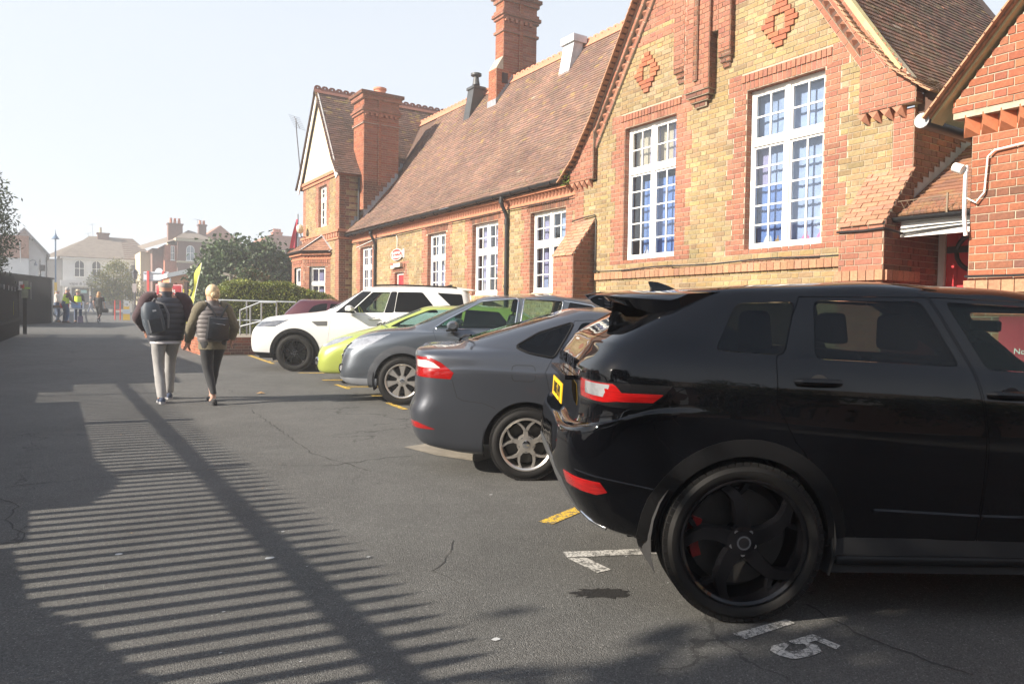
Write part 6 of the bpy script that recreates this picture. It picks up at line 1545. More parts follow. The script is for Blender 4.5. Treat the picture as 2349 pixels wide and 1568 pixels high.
    tr.loft(rings_loft([(0, -.02, J['hipz'] - .09, .06, .10), (0, -.01, J['hipz'] - .02, .175 * tw, .135), (0, 0, J['hipz'] + .08, .178, .132), (0, 0, J['hipz'] + .16, .165, .122)], 22), True)
    tr.obj('trousers', tm, root, True, 80)
    # shoes
    for f, lift in ((fl, 0), (fr, 0)):
        pit = J.get('toe', {}).get('L' if f is fl else 'R', 0); Ms = Matrix.Translation(f + Vector((0, -.03, .0))) @ Matrix.Rotation(pit, 4, 'X')
        rg = [[Ms @ Vector((x, y, z)) for x, z in ((-w, 0), (w, 0), (w, h * .55), (w * .55, h), (-w * .55, h), (-w, h * .55))] for y, w, h in ((-.075, .026, .06), (-.05, .038, .085), (.0, .040, .095), (.07, .044, .070), (.14, .044, .050), (.19, .030, .038), (.205, .012, .028))]
        sh_ = MB().loft(rg).obj('shoe', wear['shoes'], root, True, 60)
        MB().loft([[Ms @ Vector((x, y, z)) for x, z in ((-w, -.006), (w, -.006), (w, .022), (-w, .022))] for y, w in ((-.08, .026), (-.05, .042), (.07, .048), (.14, .048), (.195, .034), (.212, .012))]).obj('sole', wear.get('sole', wear['shoes']), sh_)
    # torso
    if wear.get('hemshirt'): MB().loft(rings_loft([(0, 0, J['hipz'] - .12, .205, .165), (0, 0, J['hipz'] + .05, .20, .16)], 22), False).obj('shirt_hem', wear['hemshirt'], root, True)
    tz = wear.get('torso_z', J['hipz'] + .03); bw = wear.get('bw', 1.0)
    if wear.get('quilt'):
        path = []; zs = np.linspace(tz, J['sh'] + .03, 41)
        for i, z in enumerate(zs):
            t = (z - tz) / (J['sh'] + .03 - tz); base = .205 + .03 * math.sin(t * math.pi) - .04 * max(0, t - .78) / .22
            bulge = .0075 * abs(math.sin(math.pi * i / 5)) - .002
            path.append((0, ln * t, z, (base + bulge) * bw, (.155 + .02 * math.sin(t * math.pi) - .03 * max(0, t - .8) / .2 + bulge) * bw))
        MB().loft(rings_loft(path, 28, .012, 5), True).obj('quilted_vest', wear['top'], root, True, 80)
        MB().loft(rings_loft([(0, ln, J['sh'] + .0, .13, .10), (0, ln + .005, J['sh'] + .07, .092, .088), (0, ln + .01, J['sh'] + .115, .088, .088)], 20), False).obj('collar', wear['top'], root, True)
    else:
        MB().loft(rings_loft([(0, 0, tz, .185 * bw, .14 * bw), (0, ln * .3, tz + .15, .175 * bw, .132 * bw), (0, ln * .7, tz + .32, .198 * bw, .135 * bw), (0, ln, J['sh'] - .05, .205 * bw, .125 * bw), (0, ln, J['sh'] + .03, .14, .10), (0, ln, J['sh'] + .07, .07, .07)], 24, .02, 3), True).obj('top', wear['top'], root, True, 80)
    if wear.get('under'): MB().loft(rings_loft([(0, 0, J['hipz'] - .12, .203 * bw, .163 * bw), (0, 0, J['hipz'] + .0, .20 * bw, .155 * bw), (0, 0, J['hipz'] + .12, .185 * bw, .145 * bw)], 26, .01), False).obj('sweater_hem', wear['under'], root, True)
    # sleeves
    sm = wear.get('sleeves', wear['top']); sw = wear.get('sw', 1.0)
    for a, b, c in ((shL, eL, hL), (shR, eR, hR)):
        if wear.get('short'): pts = [a + Vector((0, 0, .02)), a.lerp(b, .4), a.lerp(b, .75)]; rd = [.075, .068, .062]
        else: pts = [Vector((a.x * .55, a.y, a.z + .02)), a + Vector((0, 0, .0)), a.lerp(b, .4), a.lerp(b, .75), b, b.lerp(c, .4), b.lerp(c, .93)]; rd = [.080, .088, .080, .070, .064, .056, .042]
        P = crspline(np.array([tuple(p) for p in pts]), 5); q = crspline(np.array([(r, 0, i * .1) for i, r in enumerate(rd)]), 5)[:, 0]
        MB().tube([Vector(p) for p in P], .06, 14, rad=[r * sw * (1 + .03 * math.sin(i * 1.9)) for i, r in enumerate(q)]).obj('sleeve', sm, root, True, 80)
    # hair
    hr = wear.get('hair')
    if hr:
        col, kind = hr; v = []; f = []; nu, nv = 22, 12; rr = random.Random(3)
        for i in range(nv + 1):
            ph = math.pi * i / nv
            for k in range(nu):
                t = 2 * math.pi * k / nu; x, y, z = math.sin(ph) * math.cos(t), math.sin(ph) * math.sin(t), math.cos(ph)
                j = 1 + rr.uniform(-.03, .03)
                v.append(Fm @ Vector((x * .100 * j, y * .116 * j - .008, z * .118 * j + .022)))
        for i in range(nv):
            for k in range(nu):
                cz = math.cos(math.pi * (i + .5) / nv); cy = math.sin(2 * math.pi * (k + .5) / nu) * math.sin(math.pi * (i + .5) / nv)
                keep = {'full': (cz > -.15 and cy < .62 + cz * .6) or (cy < -.1 and cz > -.75), 'bald': (-.75 < cz < .02 and cy < .5), 'short': (cz > -.35 and cy < .5 + cz * .6)}[kind]
                if kind == 'full' and cy > .55 and cz < .35: keep = False
                if keep: f.append((i * nu + k, i * nu + (k + 1) % nu, (i + 1) * nu + (k + 1) % nu, (i + 1) * nu + k))
        tag(mesh_obj('hair', v, f, col, body, True), kind='stuff')
        if wear.get('bun'):
            MB().lathe([(.001, -.05), (.038, -.035), (.052, 0), (.038, .035), (.001, .05)], 14, Fm @ Matrix.Translation((0, -.10, -.02))).obj('hair_bun', col, body, True)
            for i in range(16):
                a = rr.uniform(0, 6.28); MB().tube([Fm @ Vector((.06 * math.cos(a), -.10 + rr.uniform(-.03, .01), .06 * math.sin(a) - .02)), Fm @ Vector((.085 * math.cos(a + .5), -.10 + rr.uniform(-.05, .02), .085 * math.sin(a + .5) - .02))], .006, 4).obj('hair_strand', col, body)
        if wear.get('long'):
            MB().loft(rings_loft([(0, hd.y - .075, hd.z + .03, .085, .04), (0, hd.y - .10, hd.z - .08, .095, .045), (0, hd.y - .10, hd.z - .2, .085, .035), (.01, hd.y - .10, hd.z - .28, .04, .02)], 12, .06), True).obj('long_hair', col, body, True)
    return root, body, J, Fm
def walk_pair():
    navy = cloth('navy_quilt', (.022, .026, .042), .2, 9, .1, .5); plum = cloth('plum_knit', (.045, .020, .025), .2, 50, .5); stone = cloth('stone_chino', (.29, .285, .28), .12, 7, .25)
    r, body, J, Fm = person('person', 'bald man in navy quilted vest and pale trousers walking away with a backpack', (1.565, 11.45, gz(11.45)), R(2), 1.77,
        dict(footL=(-.09, -.20, .0), footR=(.08, .26, .015), kneeL=(-.095, -.02, .49), kneeR=(.09, .19, .51), elbL=(-.36, -.05, 1.17), elbR=(.33, -.09, 1.12), handL=(-.26, .10, 1.00), handR=(.285, -.13, .86), toe={'L': 0, 'R': .12}, shw=.225, headz=1.635, heady=.03),
        dict(top=navy, quilt=True, bw=1.10, sleeves=plum, sw=1.18, trousers=stone, tw=.98, hem=1.1, shoes=cloth('navy_shoe', (.03, .045, .09), .1), sole=mat('pale_sole', (.35, .35, .36), .7), hemshirt=cloth('white_hem', (.62, .60, .62), .05), hair=(mat('grey_stubble', (.42, .40, .38), .9), 'bald'), torso_z=.85))
    # day pack slung on his left shoulder
    bag = empty('backpack'); tag(bag, 'slate blue daypack slung on the left shoulder of the bald man', 'backpack')
    Mb = r.matrix_basis @ Matrix.Translation((-.20, -.215, 1.17)) @ Matrix.Rotation(R(-13), 4, 'Y')
    bag.matrix_world = Mb @ Matrix.Diagonal((.92, .9, .80, 1))
    rg = [[Vector((x * w, -y * d_, z)) for x, y in ((-1, -.4), (-.9, .6), (-.5, 1), (.5, 1), (.9, .6), (1, -.4), (.6, -.7), (-.6, -.7))] for z, w, d_ in ((-.27, .09, .05), (-.25, .13, .085), (-.1, .15, .11), (.08, .145, .10), (.2, .12, .075), (.27, .06, .04))]
    bb = MB().loft(rg).obj('pack_body', cloth('slate_nylon', (.035, .05, .07), .25, 8, .1, .6), bag, True, 50)
    MB().loft([[Vector((x * .10, -.085 - y * .05, z)) for x, y in ((-1, 0), (-.8, .8), (.8, .8), (1, 0))] for z in (-.24, -.2, -.05, -.02)]).obj('front_pocket', cloth('dark_nylon', (.03, .036, .045), .2), bb, True)
    MB().tube([(.10, .06, .24), (.19, .0, .20), (.21, -.06, .0), (.16, -.05, -.22)], .018, 6).tube([(.05, .02, .27), (.08, -.03, .31), (.12, .02, .28)], .012, 6).obj('strap', cloth('grey_strap', (.12, .12, .13), .1), bag, True)
    MB().box((-.135, -.06, -.12), (-.115, -.03, .0)).box((.0, -.115, .10), (.05, -.108, .13)).obj('printed_mark', cloth('pale_print', (.5, .52, .54), .1), bb)
    taupe = cloth('taupe_quilt', (.125, .11, .108), .2, 9, .1, .55); olive = cloth('olive_knit', (.135, .115, .072), .35, 60, .8); black = cloth('black_trouser', (.014, .015, .018), .2)
    r2, body2, J2, Fm2 = person('person', 'blonde woman in taupe quilted vest and black trousers holding the bald man by the hand', (2.105, 11.0, gz(11.0)), R(4), 1.645,
        dict(footL=(-.045, -.2, .0), footR=(.05, .24, .01), kneeL=(-.07, -.02, .49), kneeR=(.07, .17, .50), elbL=(-.29, .07, 1.14), elbR=(.31, -.04, 1.15), handL=(-.30, .24, .91), handR=(.30, .06, .95), toe={'L': 0, 'R': .1}, shw=.175, headz=1.64, heady=.02),
        dict(skin=SKINP, top=taupe, quilt=True, bw=1.0, sleeves=olive, sw=1.12, trousers=black, tw=1.0, calf=.86, hem=.75, cuff=.14, shoes=cloth('black_shoe', (.012, .012, .013), .1), under=olive, hair=(mat('blonde_hair', (.55, .42, .25), .6, var=.45, scale=30, stretch=(1, 1, .25)), 'full'), bun=True, torso_z=.92))
    bag2 = empty('backpack'); tag(bag2, 'small black leather backpack worn by the blonde woman', 'backpack')
    bag2.matrix_world = r2.matrix_basis @ Matrix.Translation((.02, -.215, 1.14)) @ Matrix.Rotation(R(3), 4, 'Y')
    lea = mat('black_leather', (.012, .013, .016), .35, bump=.2, bscale=30)
    pk = MB().loft([[Vector((x * w, -y * d_, z)) for x, y in ((-1, -.5), (-.95, .7), (-.6, 1), (.6, 1), (.95, .7), (1, -.5))] for z, w, d_ in ((-.19, .155, .05), (-.17, .165, .075), (.0, .15, .075), (.13, .145, .05), (.15, .14, .03))]).obj('pack_body', lea, bag2, True, 40)
    for s in (-1, 1): MB().tube([(.03 * s, -.0, .14), (.08 * s, .03, .24), (.145 * s, .10, .33)], .016, 6).obj('strap', lea, bag2, True)
    MB().tube([(-.13, -.055, .13), (.13, -.055, .13)], .004, 4).tube([(-.1, -.080, .06), (.08, -.082, .04)], .004, 4).obj('zip', CHROME, pk)
walk_pair()
hv = cloth('hi_vis_yellow', (.62, .80, .04), .1, 6)
jean = cloth('blue_jean', (.06, .09, .16), .25)
TP = 'stallholders at the gate'
def stand(d=0): return dict(footL=(-.12, 0, 0), footR=(.12, .03, 0), elbL=(-.27, .06, 1.14), elbR=(.27, .06, 1.14), handL=(-.22, .26, 1.0), handR=(.22, .26, 1.0), lean=d, toe={})
p = stand(.10); p.update(handR=(.22, .40, 1.0), elbR=(.29, .18, 1.15), headyaw=-.3)
rA, *_ = person('person', 'grey haired man in yellow vest over striped jumper bending over the stall table', (1.30, 43.75, gz(43.7)), R(-75), 1.80, p, dict(top=cloth('striped_jumper', (.10, .035, .04), .4, 30), trousers=jean, shoes=cloth('black_shoe', (.012, .012, .013)), hair=(mat('grey_stubble'), 'short')), TP)
MB().loft(rings_loft([(0, .02, .95, .20, .155), (0, .05, 1.15, .195, .155), (0, .1, 1.40, .185, .15)], 22), False).obj('yellow_vest', hv, rA, True)
rB, _, _, FmB = person('person', 'man in yellow vest and cream sun hat standing behind the stall', (1.93, 44.9, gz(44.9)), R(165), 1.68, stand(), dict(top=cloth('dark_jacket', (.03, .03, .035)), trousers=jean, shoes=cloth('black_shoe', (.012, .012, .013)), hair=(mat('grey_stubble'), 'short')), TP)
MB().loft(rings_loft([(0, 0, .93, .205, .16), (0, 0, 1.2, .21, .165), (0, 0, 1.42, .19, .145)], 22), False).obj('yellow_vest', hv, rB, True)
MB().lathe([(.165, .05), (.17, .06), (.11, .075), (.10, .15), (.07, .17), (.001, .165)], 22, FmB, 'z').obj('sun_hat', mat('straw', (.60, .50, .34), .8), rB, True); MB().lathe([(.112, .08), (.108, .105)], 22, FmB, 'z').obj('hat_band', BLACKIRON, rB)
p = dict(footL=(-.08, .30, 0), footR=(.08, -.34, .10), kneeL=(-.085, .14, .50), kneeR=(.09, -.05, .47), elbL=(-.25, -.12, 1.15), elbR=(.25, .05, 1.14), handL=(-.24, .0, .93), handR=(.24, .14, .93), toe={'R': -.7})
rC, *_ = person('person', 'woman in black with long fair hair walking away carrying a handbag', (2.85, 44.4, gz(44.4)), R(-25), 1.62, p, dict(skin=SKINP, top=cloth('black_top', (.014, .014, .016)), short=True, trousers=cloth('black_trouser', (.014, .015, .018)), tw=.95, calf=.85, hem=.8, shoes=cloth('pale_trainer', (.5, .5, .5)), hair=(mat('strawberry_hair', (.42, .22, .09), .6, var=.3, scale=40), 'full'), long=True))
hb = empty('handbag'); hb.matrix_world = rC.matrix_basis @ Matrix.Translation((.27, .16, .70)); tag(hb, 'black handbag in the hand of the woman in black', 'handbag')
MB().loft([[Vector((x * w, y * d_, z)) for x, y in ((-1, -1), (1, -1), (1, 1), (-1, 1))] for z, w, d_ in ((-.13, .15, .06), (.02, .17, .07), (.10, .14, .03))]).obj('bag_body', mat('black_leather'), hb); MB().tube([(-.09, 0, .10), (-.06, 0, .2), (0, 0, .23), (.06, 0, .2), (.09, 0, .10)], .008, 5).obj('bag_handle', mat('black_leather'), hb, True)
p = stand(); p.update(footL=(-.07, .28, 0), footR=(.07, -.28, .03), kneeL=(-.08, .15, .5), kneeR=(.08, -.05, .48))
person('person', 'dark clothed passer-by crossing in front of the shop windows', (4.62, 82.5, gz(82.5)), R(95), 1.72, p, dict(top=cloth('dark_jacket', (.03, .03, .035)), trousers=jean, shoes=cloth('black_shoe', (.012, .012, .013)), hair=(mat('dark_hair', (.03, .02, .015), .6), 'short')))
p = stand(); p.update(footL=(-.12, .42, 0), footR=(.12, .42, 0), kneeL=(-.12, .42, .48), kneeR=(.12, .42, .48), hipz=.50, sh=1.0, headz=1.19, elbL=(-.26, .06, .75), elbR=(.26, .06, .75), handL=(-.18, .3, .62), handR=(.18, .3, .62))
def seated():
    J = p; return person('person', 'balding person in a pale shirt half hidden beside the black shed', (.98, 44.6, gz(44.6)), R(-100), 1.70, dict(stand(), elbL=(-.28, -.05, 1.15), handL=(-.26, .1, .95)), dict(top=cloth('pale_shirt', (.55, .50, .46)), trousers=jean, shoes=cloth('black_shoe', (.012, .012, .013)), hair=(mat('grey_stubble'), 'bald')), TP)
seated()
# ------------------------------------------------------------------ surroundings
def gz2(y): return gz(y)
LEAFM = {}
def leafmat(name, sc=1.0):
    if name in LEAFM: return LEAFM[name]
    m = bpy.data.materials.new(name); m.use_nodes = True; n = m.node_tree.nodes; l = m.node_tree.links; b = n['Principled BSDF']
    a = n.new('ShaderNodeAttribute'); a.attribute_name = 'Col'; l.new(a.outputs[0], b.inputs['Base Color']); b.inputs['Roughness'].default_value = .5
    t = n.new('ShaderNodeBsdfTranslucent'); l.new(a.outputs[0], t.inputs[0]); mx = n.new('ShaderNodeMixShader'); mx.inputs[0].default_value = .25
    l.new(b.outputs[0], mx.inputs[1]); l.new(t.outputs[0], mx.inputs[2]); l.new(mx.outputs[0], n['Material Output'].inputs[0]); LEAFM[name] = m
    return m
def leaves(name, C, s, cols, parent, rg, droop=.3, asp=.5, clump=None):
    """one folded leaf (4 triangles) at each centre"""
    n = len(C); d = rg.normal(size=(n, 3)); d[:, 2] -= droop; d /= np.linalg.norm(d, axis=1)[:, None]
    u = np.cross(d, rg.normal(size=(n, 3))); u /= np.linalg.norm(u, axis=1)[:, None]; w = np.cross(d, u)
    L = s * rg.uniform(.6, 1.3, n)[:, None]; hw = L * asp * .5
    P0 = C - d * L * .5; P2 = C + d * L * .5; P1 = C + u * hw + w * hw * .35; P3 = C - u * hw + w * hw * .35
    v = np.stack([P0, P1, P2, P3], 1).reshape(-1, 3); idx = np.arange(n) * 4
    f = np.concatenate([np.stack([idx, idx + 1, idx + 2], 1), np.stack([idx, idx + 2, idx + 3], 1)])
    cc = np.array(cols)[rg.integers(0, len(cols), n)] * rg.uniform(.75, 1.25, n)[:, None]
    if clump is not None: cc = cc * clump[:, None]
    me = bpy.data.meshes.new(name); me.vertices.add(len(v)); me.vertices.foreach_set('co', v.ravel().astype(np.float32))
    me.loops.add(len(f) * 3); me.loops.foreach_set('vertex_index', f.ravel().astype(np.int32)); me.polygons.add(len(f)); me.polygons.foreach_set('loop_start', (np.arange(len(f)) * 3).astype(np.int32))
    me.update(calc_edges=True); me.validate()
    ca = me.color_attributes.new('Col', 'FLOAT_COLOR', 'POINT'); c4 = np.ones((len(v), 4), np.float32); c4[:, :3] = np.repeat(cc, 4, 0); ca.data.foreach_set('color', c4.ravel())
    me.materials.append(leafmat('leaf_surface'))
    return tag(link(bpy.data.objects.new(name, me), parent), kind='stuff')
def clusters(rg, blobs, n, k=9, r=.22, shell=.55):
    """points gathered in sprigs near the outside of a set of ellipsoids (x,y,z,rx,ry,rz)"""
    B = np.array(blobs); vol = B[:, 3] * B[:, 4] * B[:, 5]; pick = rg.choice(len(B), n // k, p=vol ** .67 / (vol ** .67).sum())
    d = rg.normal(size=(len(pick), 3)); d /= np.linalg.norm(d, axis=1)[:, None]; rad = shell + (1 - shell) * rg.uniform(0, 1, len(pick)) ** .6
    c = B[pick, :3] + d * B[pick, 3:] * rad[:, None]
    tone = rg.uniform(.7, 1.25, len(pick))
    return np.repeat(c, k, 0) + rg.normal(size=(len(pick) * k, 3)) * r, np.repeat(tone, k)
BARK = mat('bark', (.09, .07, .05), .95, var=.3, scale=8, bump=.6, bscale=25)
def tree(name, label, base, trunk, blobs, n, s, cols, seed, group=None, k=9, r=.22, asp=.5, droop=.3, shell=.55):
    root = empty(name, base); tag(root, label, 'tree', group); rg = np.random.default_rng(seed); rr = random.Random(seed)
    mb = MB(); top = Vector((trunk[1], trunk[2], trunk[0])); mb.tube([Vector((0, 0, -.1)), top * .35 + Vector((.05, 0, 0)), top * .7, top], .1, 9, rad=[trunk[3] * 1.3, trunk[3], trunk[3] * .85, trunk[3] * .6])
    for b in blobs:
        e = Vector(b[:3]); st = top * rr.uniform(.5, .95); mid = st.lerp(e, .5) + Vector((rr.uniform(-.15, .15), rr.uniform(-.15, .15), .15))
        mb.tube([st, mid, e, e + Vector((rr.uniform(-.5, .5), rr.uniform(-.5, .5), .6)) * b[5] * .6], .05, 6, rad=[trunk[3] * .45, trunk[3] * .3, trunk[3] * .18, .01])
    mb.obj('trunk', BARK, root, True)
    C, t = clusters(rg, blobs, n, k, r, shell); leaves('crown', C, s, cols, root, rg, droop, asp, t)
    return root
FIG = [(.06, .10, .04), (.08, .12, .05), (.045, .072, .03), (.11, .15, .075), (.065, .10, .045)]
tree('fig_tree', 'big dense fig tree with broad leaves behind the hedge', (8.2, 36.2, gz(36)), (2.2, 0, 0, .22),
     [(-1.5, .3, 2.0, .8, 1.2, 1.1), (-.8, .2, 2.9, 1.1, 1.4, 1.2), (0, 0, 3.15, 1.2, 1.5, 1.1), (1.1, 0, 2.9, 1.2, 1.4, 1.0), (1.1, -.1, 3.75, .5, .7, .7), (2.1, 0, 2.7, 1.2, 1.4, 1.1), (-.2, -.3, 1.9, 1.7, 1.5, 1.1), (1.8, -.2, 1.5, 1.5, 1.4, 1.1), (2.9, .3, 2.2, 1.0, 1.3, 1.3), (-1.2, -.3, 1.1, .8, 1.0, .9)], 15000, .21, FIG, 11, k=7, r=.2, asp=.75)
tree('street_tree', 'yellowing young street tree in front of the white shop', (5.6, 70.3, gz(70)), (1.9, 0, 0, .10),
     [(-.9, 0, 2.6, 1.0, 1.0, 1.0), (.2, 0, 3.3, 1.2, 1.1, 1.2), (1.1, 0, 2.6, 1.0, 1.0, 1.2), (.1, 0, 1.9, 1.3, 1.1, .8), (.3, 0, 4.0, .5, .5, .5), (1.5, 0, 1.8, .6, .6, .6)], 7500, .16, [(.20, .19, .03), (.14, .17, .035), (.09, .12, .03), (.24, .20, .04)], 12, k=8, r=.2)
tree('willow_leaved_tree', 'dark narrow-leaved tree reaching in at the left edge', (-2.6, 27.5, gz(27)), (2.6, .3, 0, .16),
     [(.9, 0, 2.6, .9, .8, .7), (1.3, -.4, 3.3, .75, .8, .8), (.9, 0, 4.1, .9, .9, .9), (.2, 0, 3.4, 1.0, 1.0, 1.3), (1.6, -.4, 2.5, .45, .5, .35), (1.65, -.3, 3.7, .4, .5, .4), (-.8, 0, 3.2, 1.2, 1.2, 1.5), (1.75, -.5, 3.1, .5, .5, .5), (1.7, -.5, 4.4, .4, .5, .4)], 11000, .15, [(.035, .06, .025), (.05, .085, .03), (.03, .05, .02), (.07, .10, .04)], 13, k=9, r=.16, asp=.3)
# trees behind the photographer: they shade the foreground and mirror in the black car
tree('roadside_tree', 'tall leafy tree behind the fence that shades the nearest bay', (-5.2, .9, gz(0)), (3.0, 0, 0, .25), [(0, .5, 4.4, 2.0, 1.7, 1.3), (-1.4, -.9, 5.2, 1.8, 1.8, 1.5), (1.4, -.2, 3.9, 1.3, 1.5, 1.0), (.6, -2.2, 4.0, 1.9, 1.6, 1.5), (-2.6, .6, 5.2, 1.5, 1.5, 1.3)], 22000, .29, FIG, 14, k=9, r=.25)
tree('roadside_tree', 'broad leafy tree further along behind the fence', (-7.5, -7, gz(-7)), (3.5, 0, 0, .25), [(0, 0, 4.6, 2.8, 2.6, 2.2), (1.5, -2.0, 4.0, 2.2, 2.2, 1.8), (-2, -2.0, 5.0, 2.4, 2.2, 2.0)], 6000, .28, FIG, 15, k=9, r=.3)
for i, (x, y, h) in enumerate(((-1, -13, 7.5), (5, -15, 6.5), (11, -13, 8), (-9, -12, 8.5), (-14, 2, 7))):
    tree('garden_tree', ['rounded garden tree well behind the car park', 'low spreading garden tree behind the car park', 'tall garden tree behind the school block', 'old garden tree behind the far corner', 'tall garden tree beyond the boundary fence'][i], (x, y, gz(y)), (h * .4, 0, 0, .2), [(0, 0, h * .6, 2.3, 2.3, h * .35), (1.2, .5, h * .5, 1.6, 1.6, h * .28), (-1.3, -.4, h * .55, 1.6, 1.6, h * .28)], 3500, .34, FIG, 20 + i, k=9, r=.35)
# hedge
def hedge():
    root = empty('hedge', (6, 23.4, gz(23))); tag(root, 'clipped yellow-green privet hedge behind the ramp railings', 'hedge'); rg = np.random.default_rng(5)
    prof = [(4.75, 2.10), (5.1, 2.42), (5.65, 2.52), (6.6, 2.44), (7.2, 2.32), (7.7, 2.12), (8.1, 1.8)]
    n = 26000; xs = rg.uniform(4.7, 8.1, n); tp = np.interp(xs, [p[0] for p in prof], [p[1] for p in prof]) + .05 * np.sin(xs * 5) + rg.normal(size=n) * .02
    face = rg.uniform(0, 1, n); y0 = 23.9 - (xs - 5) * .50
    top = face < .38; ys = np.where(top, y0 + rg.uniform(0, 1.6, n), y0 + rg.normal(size=n) * .05 + .02); zs = np.where(top, tp - .25 * np.clip((.35 - (ys - y0)), 0, 1) ** 2, rg.uniform(.55, 1, n) ** 1 * 0 + .5 + (tp - .5) * rg.uniform(0, 1, n))
    C = np.stack([xs - 6, ys - 23.4, zs - gz(23)], 1) + rg.normal(size=(n, 3)) * .035
    tone = .8 + .4 * (np.sin(xs * 9) * np.sin(zs * 11 + 2) > .2)
    leaves('foliage', C, .065, [(.20, .23, .03), (.15, .19, .025), (.11, .15, .02), (.24, .25, .04), (.09, .12, .02)], root, rg, -.2, .55, tone)
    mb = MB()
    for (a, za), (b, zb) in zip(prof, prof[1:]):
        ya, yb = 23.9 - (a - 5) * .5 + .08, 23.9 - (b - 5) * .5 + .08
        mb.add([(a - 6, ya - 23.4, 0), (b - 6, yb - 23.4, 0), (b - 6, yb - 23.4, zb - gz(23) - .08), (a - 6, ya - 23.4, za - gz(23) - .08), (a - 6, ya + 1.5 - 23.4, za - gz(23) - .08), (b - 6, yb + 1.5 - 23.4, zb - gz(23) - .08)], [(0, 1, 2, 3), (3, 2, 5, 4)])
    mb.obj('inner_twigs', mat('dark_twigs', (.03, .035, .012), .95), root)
hedge()
# low brick wall of the ramp
def ramp_wall():
    root = empty('ramp_wall'); tag(root, 'low red brick retaining wall below the ramp railings', 'wall'); pc = Pieces()
    lay(pc, Vector((0, 20.05, 0)), Ux, Ny, gz(20), gz(20) + .46, lambda z, k: [(3.55, 6.5, 'd' if z < gz(20) + .3 else 'o')]); lay(pc, Vector((3.55, 20.05, 0)), Uy, Nx, gz(20), gz(20) + .46, lambda z, k: [(0, 3.0, 'o')])
    MB().box((3.551, 20.051, gz(20) - .1), (6.6, 23.0, gz(20) + .455)).obj('wall_core', MORTAR, root)
    nm = pc.join('bricks_far', root, BRICK_ATTR); nm.name = 'bricks'
    MB().box((3.56, 20.06, gz(20) + .456), (6.6, 23.6, gz(20) + .47)).obj('ramp_surface', CONC, root)
ramp_wall()
GALV = mat('galvanised_steel', (.33, .35, .37), .45, metal=.6, var=.15, scale=5)
def railing():
    root = empty('handrail', (5, 22, gz(22))); tag(root, 'grey tubular steel ramp handrail in front of the hedge', 'railing')
    o = Vector((5, 22, gz(22)))
    def rail(nm, pts, r=.024): MB().tube([Vector(p) - o for p in pts], r, 8).obj(nm, GALV, root, True)
    rail('top_rail', [(3.75, 23.2, 1.62), (4.23, 22.9, 1.88), (4.55, 22.7, 1.91), (6.4, 21.5, 1.88)]); rail('mid_rail', [(4.6, 22.6, 1.33), (6.4, 21.5, 1.34)])
    for x, y, z in ((3.8, 23.15, 1.65), (4.55, 22.7, 1.9), (5.93, 21.8, 1.9), (5.2, 22.28, 1.9)): rail('post', [(x, y, .45), (x, y, z)])
    rail('lower_rail', [(5.02, 22.3, 1.06), (5.02, 22.3, 1.62), (5.5, 21.98, 1.86), (5.9, 21.7, 1.86)]); rail('lower_mid_rail', [(5.02, 22.3, 1.15), (5.56, 21.95, 1.32)])
    for x, y, z in ((5.02, 22.3, 1.64), (5.27, 22.14, 1.74), (5.54, 21.96, 1.86)): rail('lower_post', [(x, y, .45), (x, y, z)])
railing()
# boundary palisade fence, mostly outside the frame on the left: it throws the striped shadow
def palisade():
    root = empty('palisade_fence', (-1.5, 6, 0)); tag(root, 'tall steel palisade fence with pointed pales along the drive', 'fence')
    STL = mat('dark_green_steel', (.03, .04, .035), .5); n = int(22 / .15)
    pale = MB().add([(-.004, -.034, 0), (.004, -.034, 0), (.004, .034, 0), (-.004, .034, 0), (-.004, -.034, 1.58), (.004, -.034, 1.58), (.004, .034, 1.58), (-.004, .034, 1.58), (0, 0, 1.70)], [(0, 1, 5, 4), (1, 2, 6, 5), (2, 3, 7, 6), (3, 0, 4, 7), (4, 5, 8), (5, 6, 8), (6, 7, 8), (7, 4, 8)])
    me = None
    for i in range(n):
        y = -4.6 + i * .15
        if me is None: o = pale.obj('pale', STL, root); me = o.data
        else: o = inst(me, 'pale', root)
        o.location = (0, y - 6, gz(y))
    for h in (.25, 1.40): MB().add([(x, y - 6, gz(y) + h + z) for y in (-4.7, 17.4) for x, z in ((.0, 0), (.05, 0), (.05, .075), (0, .075))], [(0, 1, 2, 3), (4, 5, 6, 7), (0, 1, 5, 4), (1, 2, 6, 5), (2, 3, 7, 6), (3, 0, 4, 7)]).obj('rail', STL, root)
    for y in (-4, -1.2, 1.6, 7.2, 10, 12.8): MB().box((.03, y - 6.05, -.3), (.12, y - 5.95, 1.6 + gz(y))).obj('post', STL, root)
    # unseen boards added in place of parked cars, top cut to shape the shadow
    prof = [(-6, 1.4), (2, 1.36), (3, 1.14), (4, .95), (4.5, .84), (5.3, .80), (5.32, .72), (5.46, .72), (5.48, .84), (6.2, .84), (6.22, 1.04), (6.9, 1.17), (7.9, 1.10), (12.0, 1.13), (12.02, .86), (13.3, .88), (13.32, 1.12), (14.3, 1.14), (14.32, 2.0), (17.6, 2.1)]
    b2 = empty('shadow_boards', (-1.62, 6, 0)); tag(b2, 'unseen dark boards added behind the palisade fence to shape its shadow', 'fence'); WD = mat('dark_boards', (.035, .028, .022), .85, var=.3, scale=4)
    y = -6.0; me = None
    ys = np.arange(-6, 17.6, .125)
    for y in ys:
        h = float(np.interp(y, [p[0] for p in prof], [p[1] for p in prof]))
        o = MB().box((-.012, -.0605, 0), (.012, .0605, h)).obj('board', WD, b2); o.location = (0, y - 6, gz(y))
palisade()
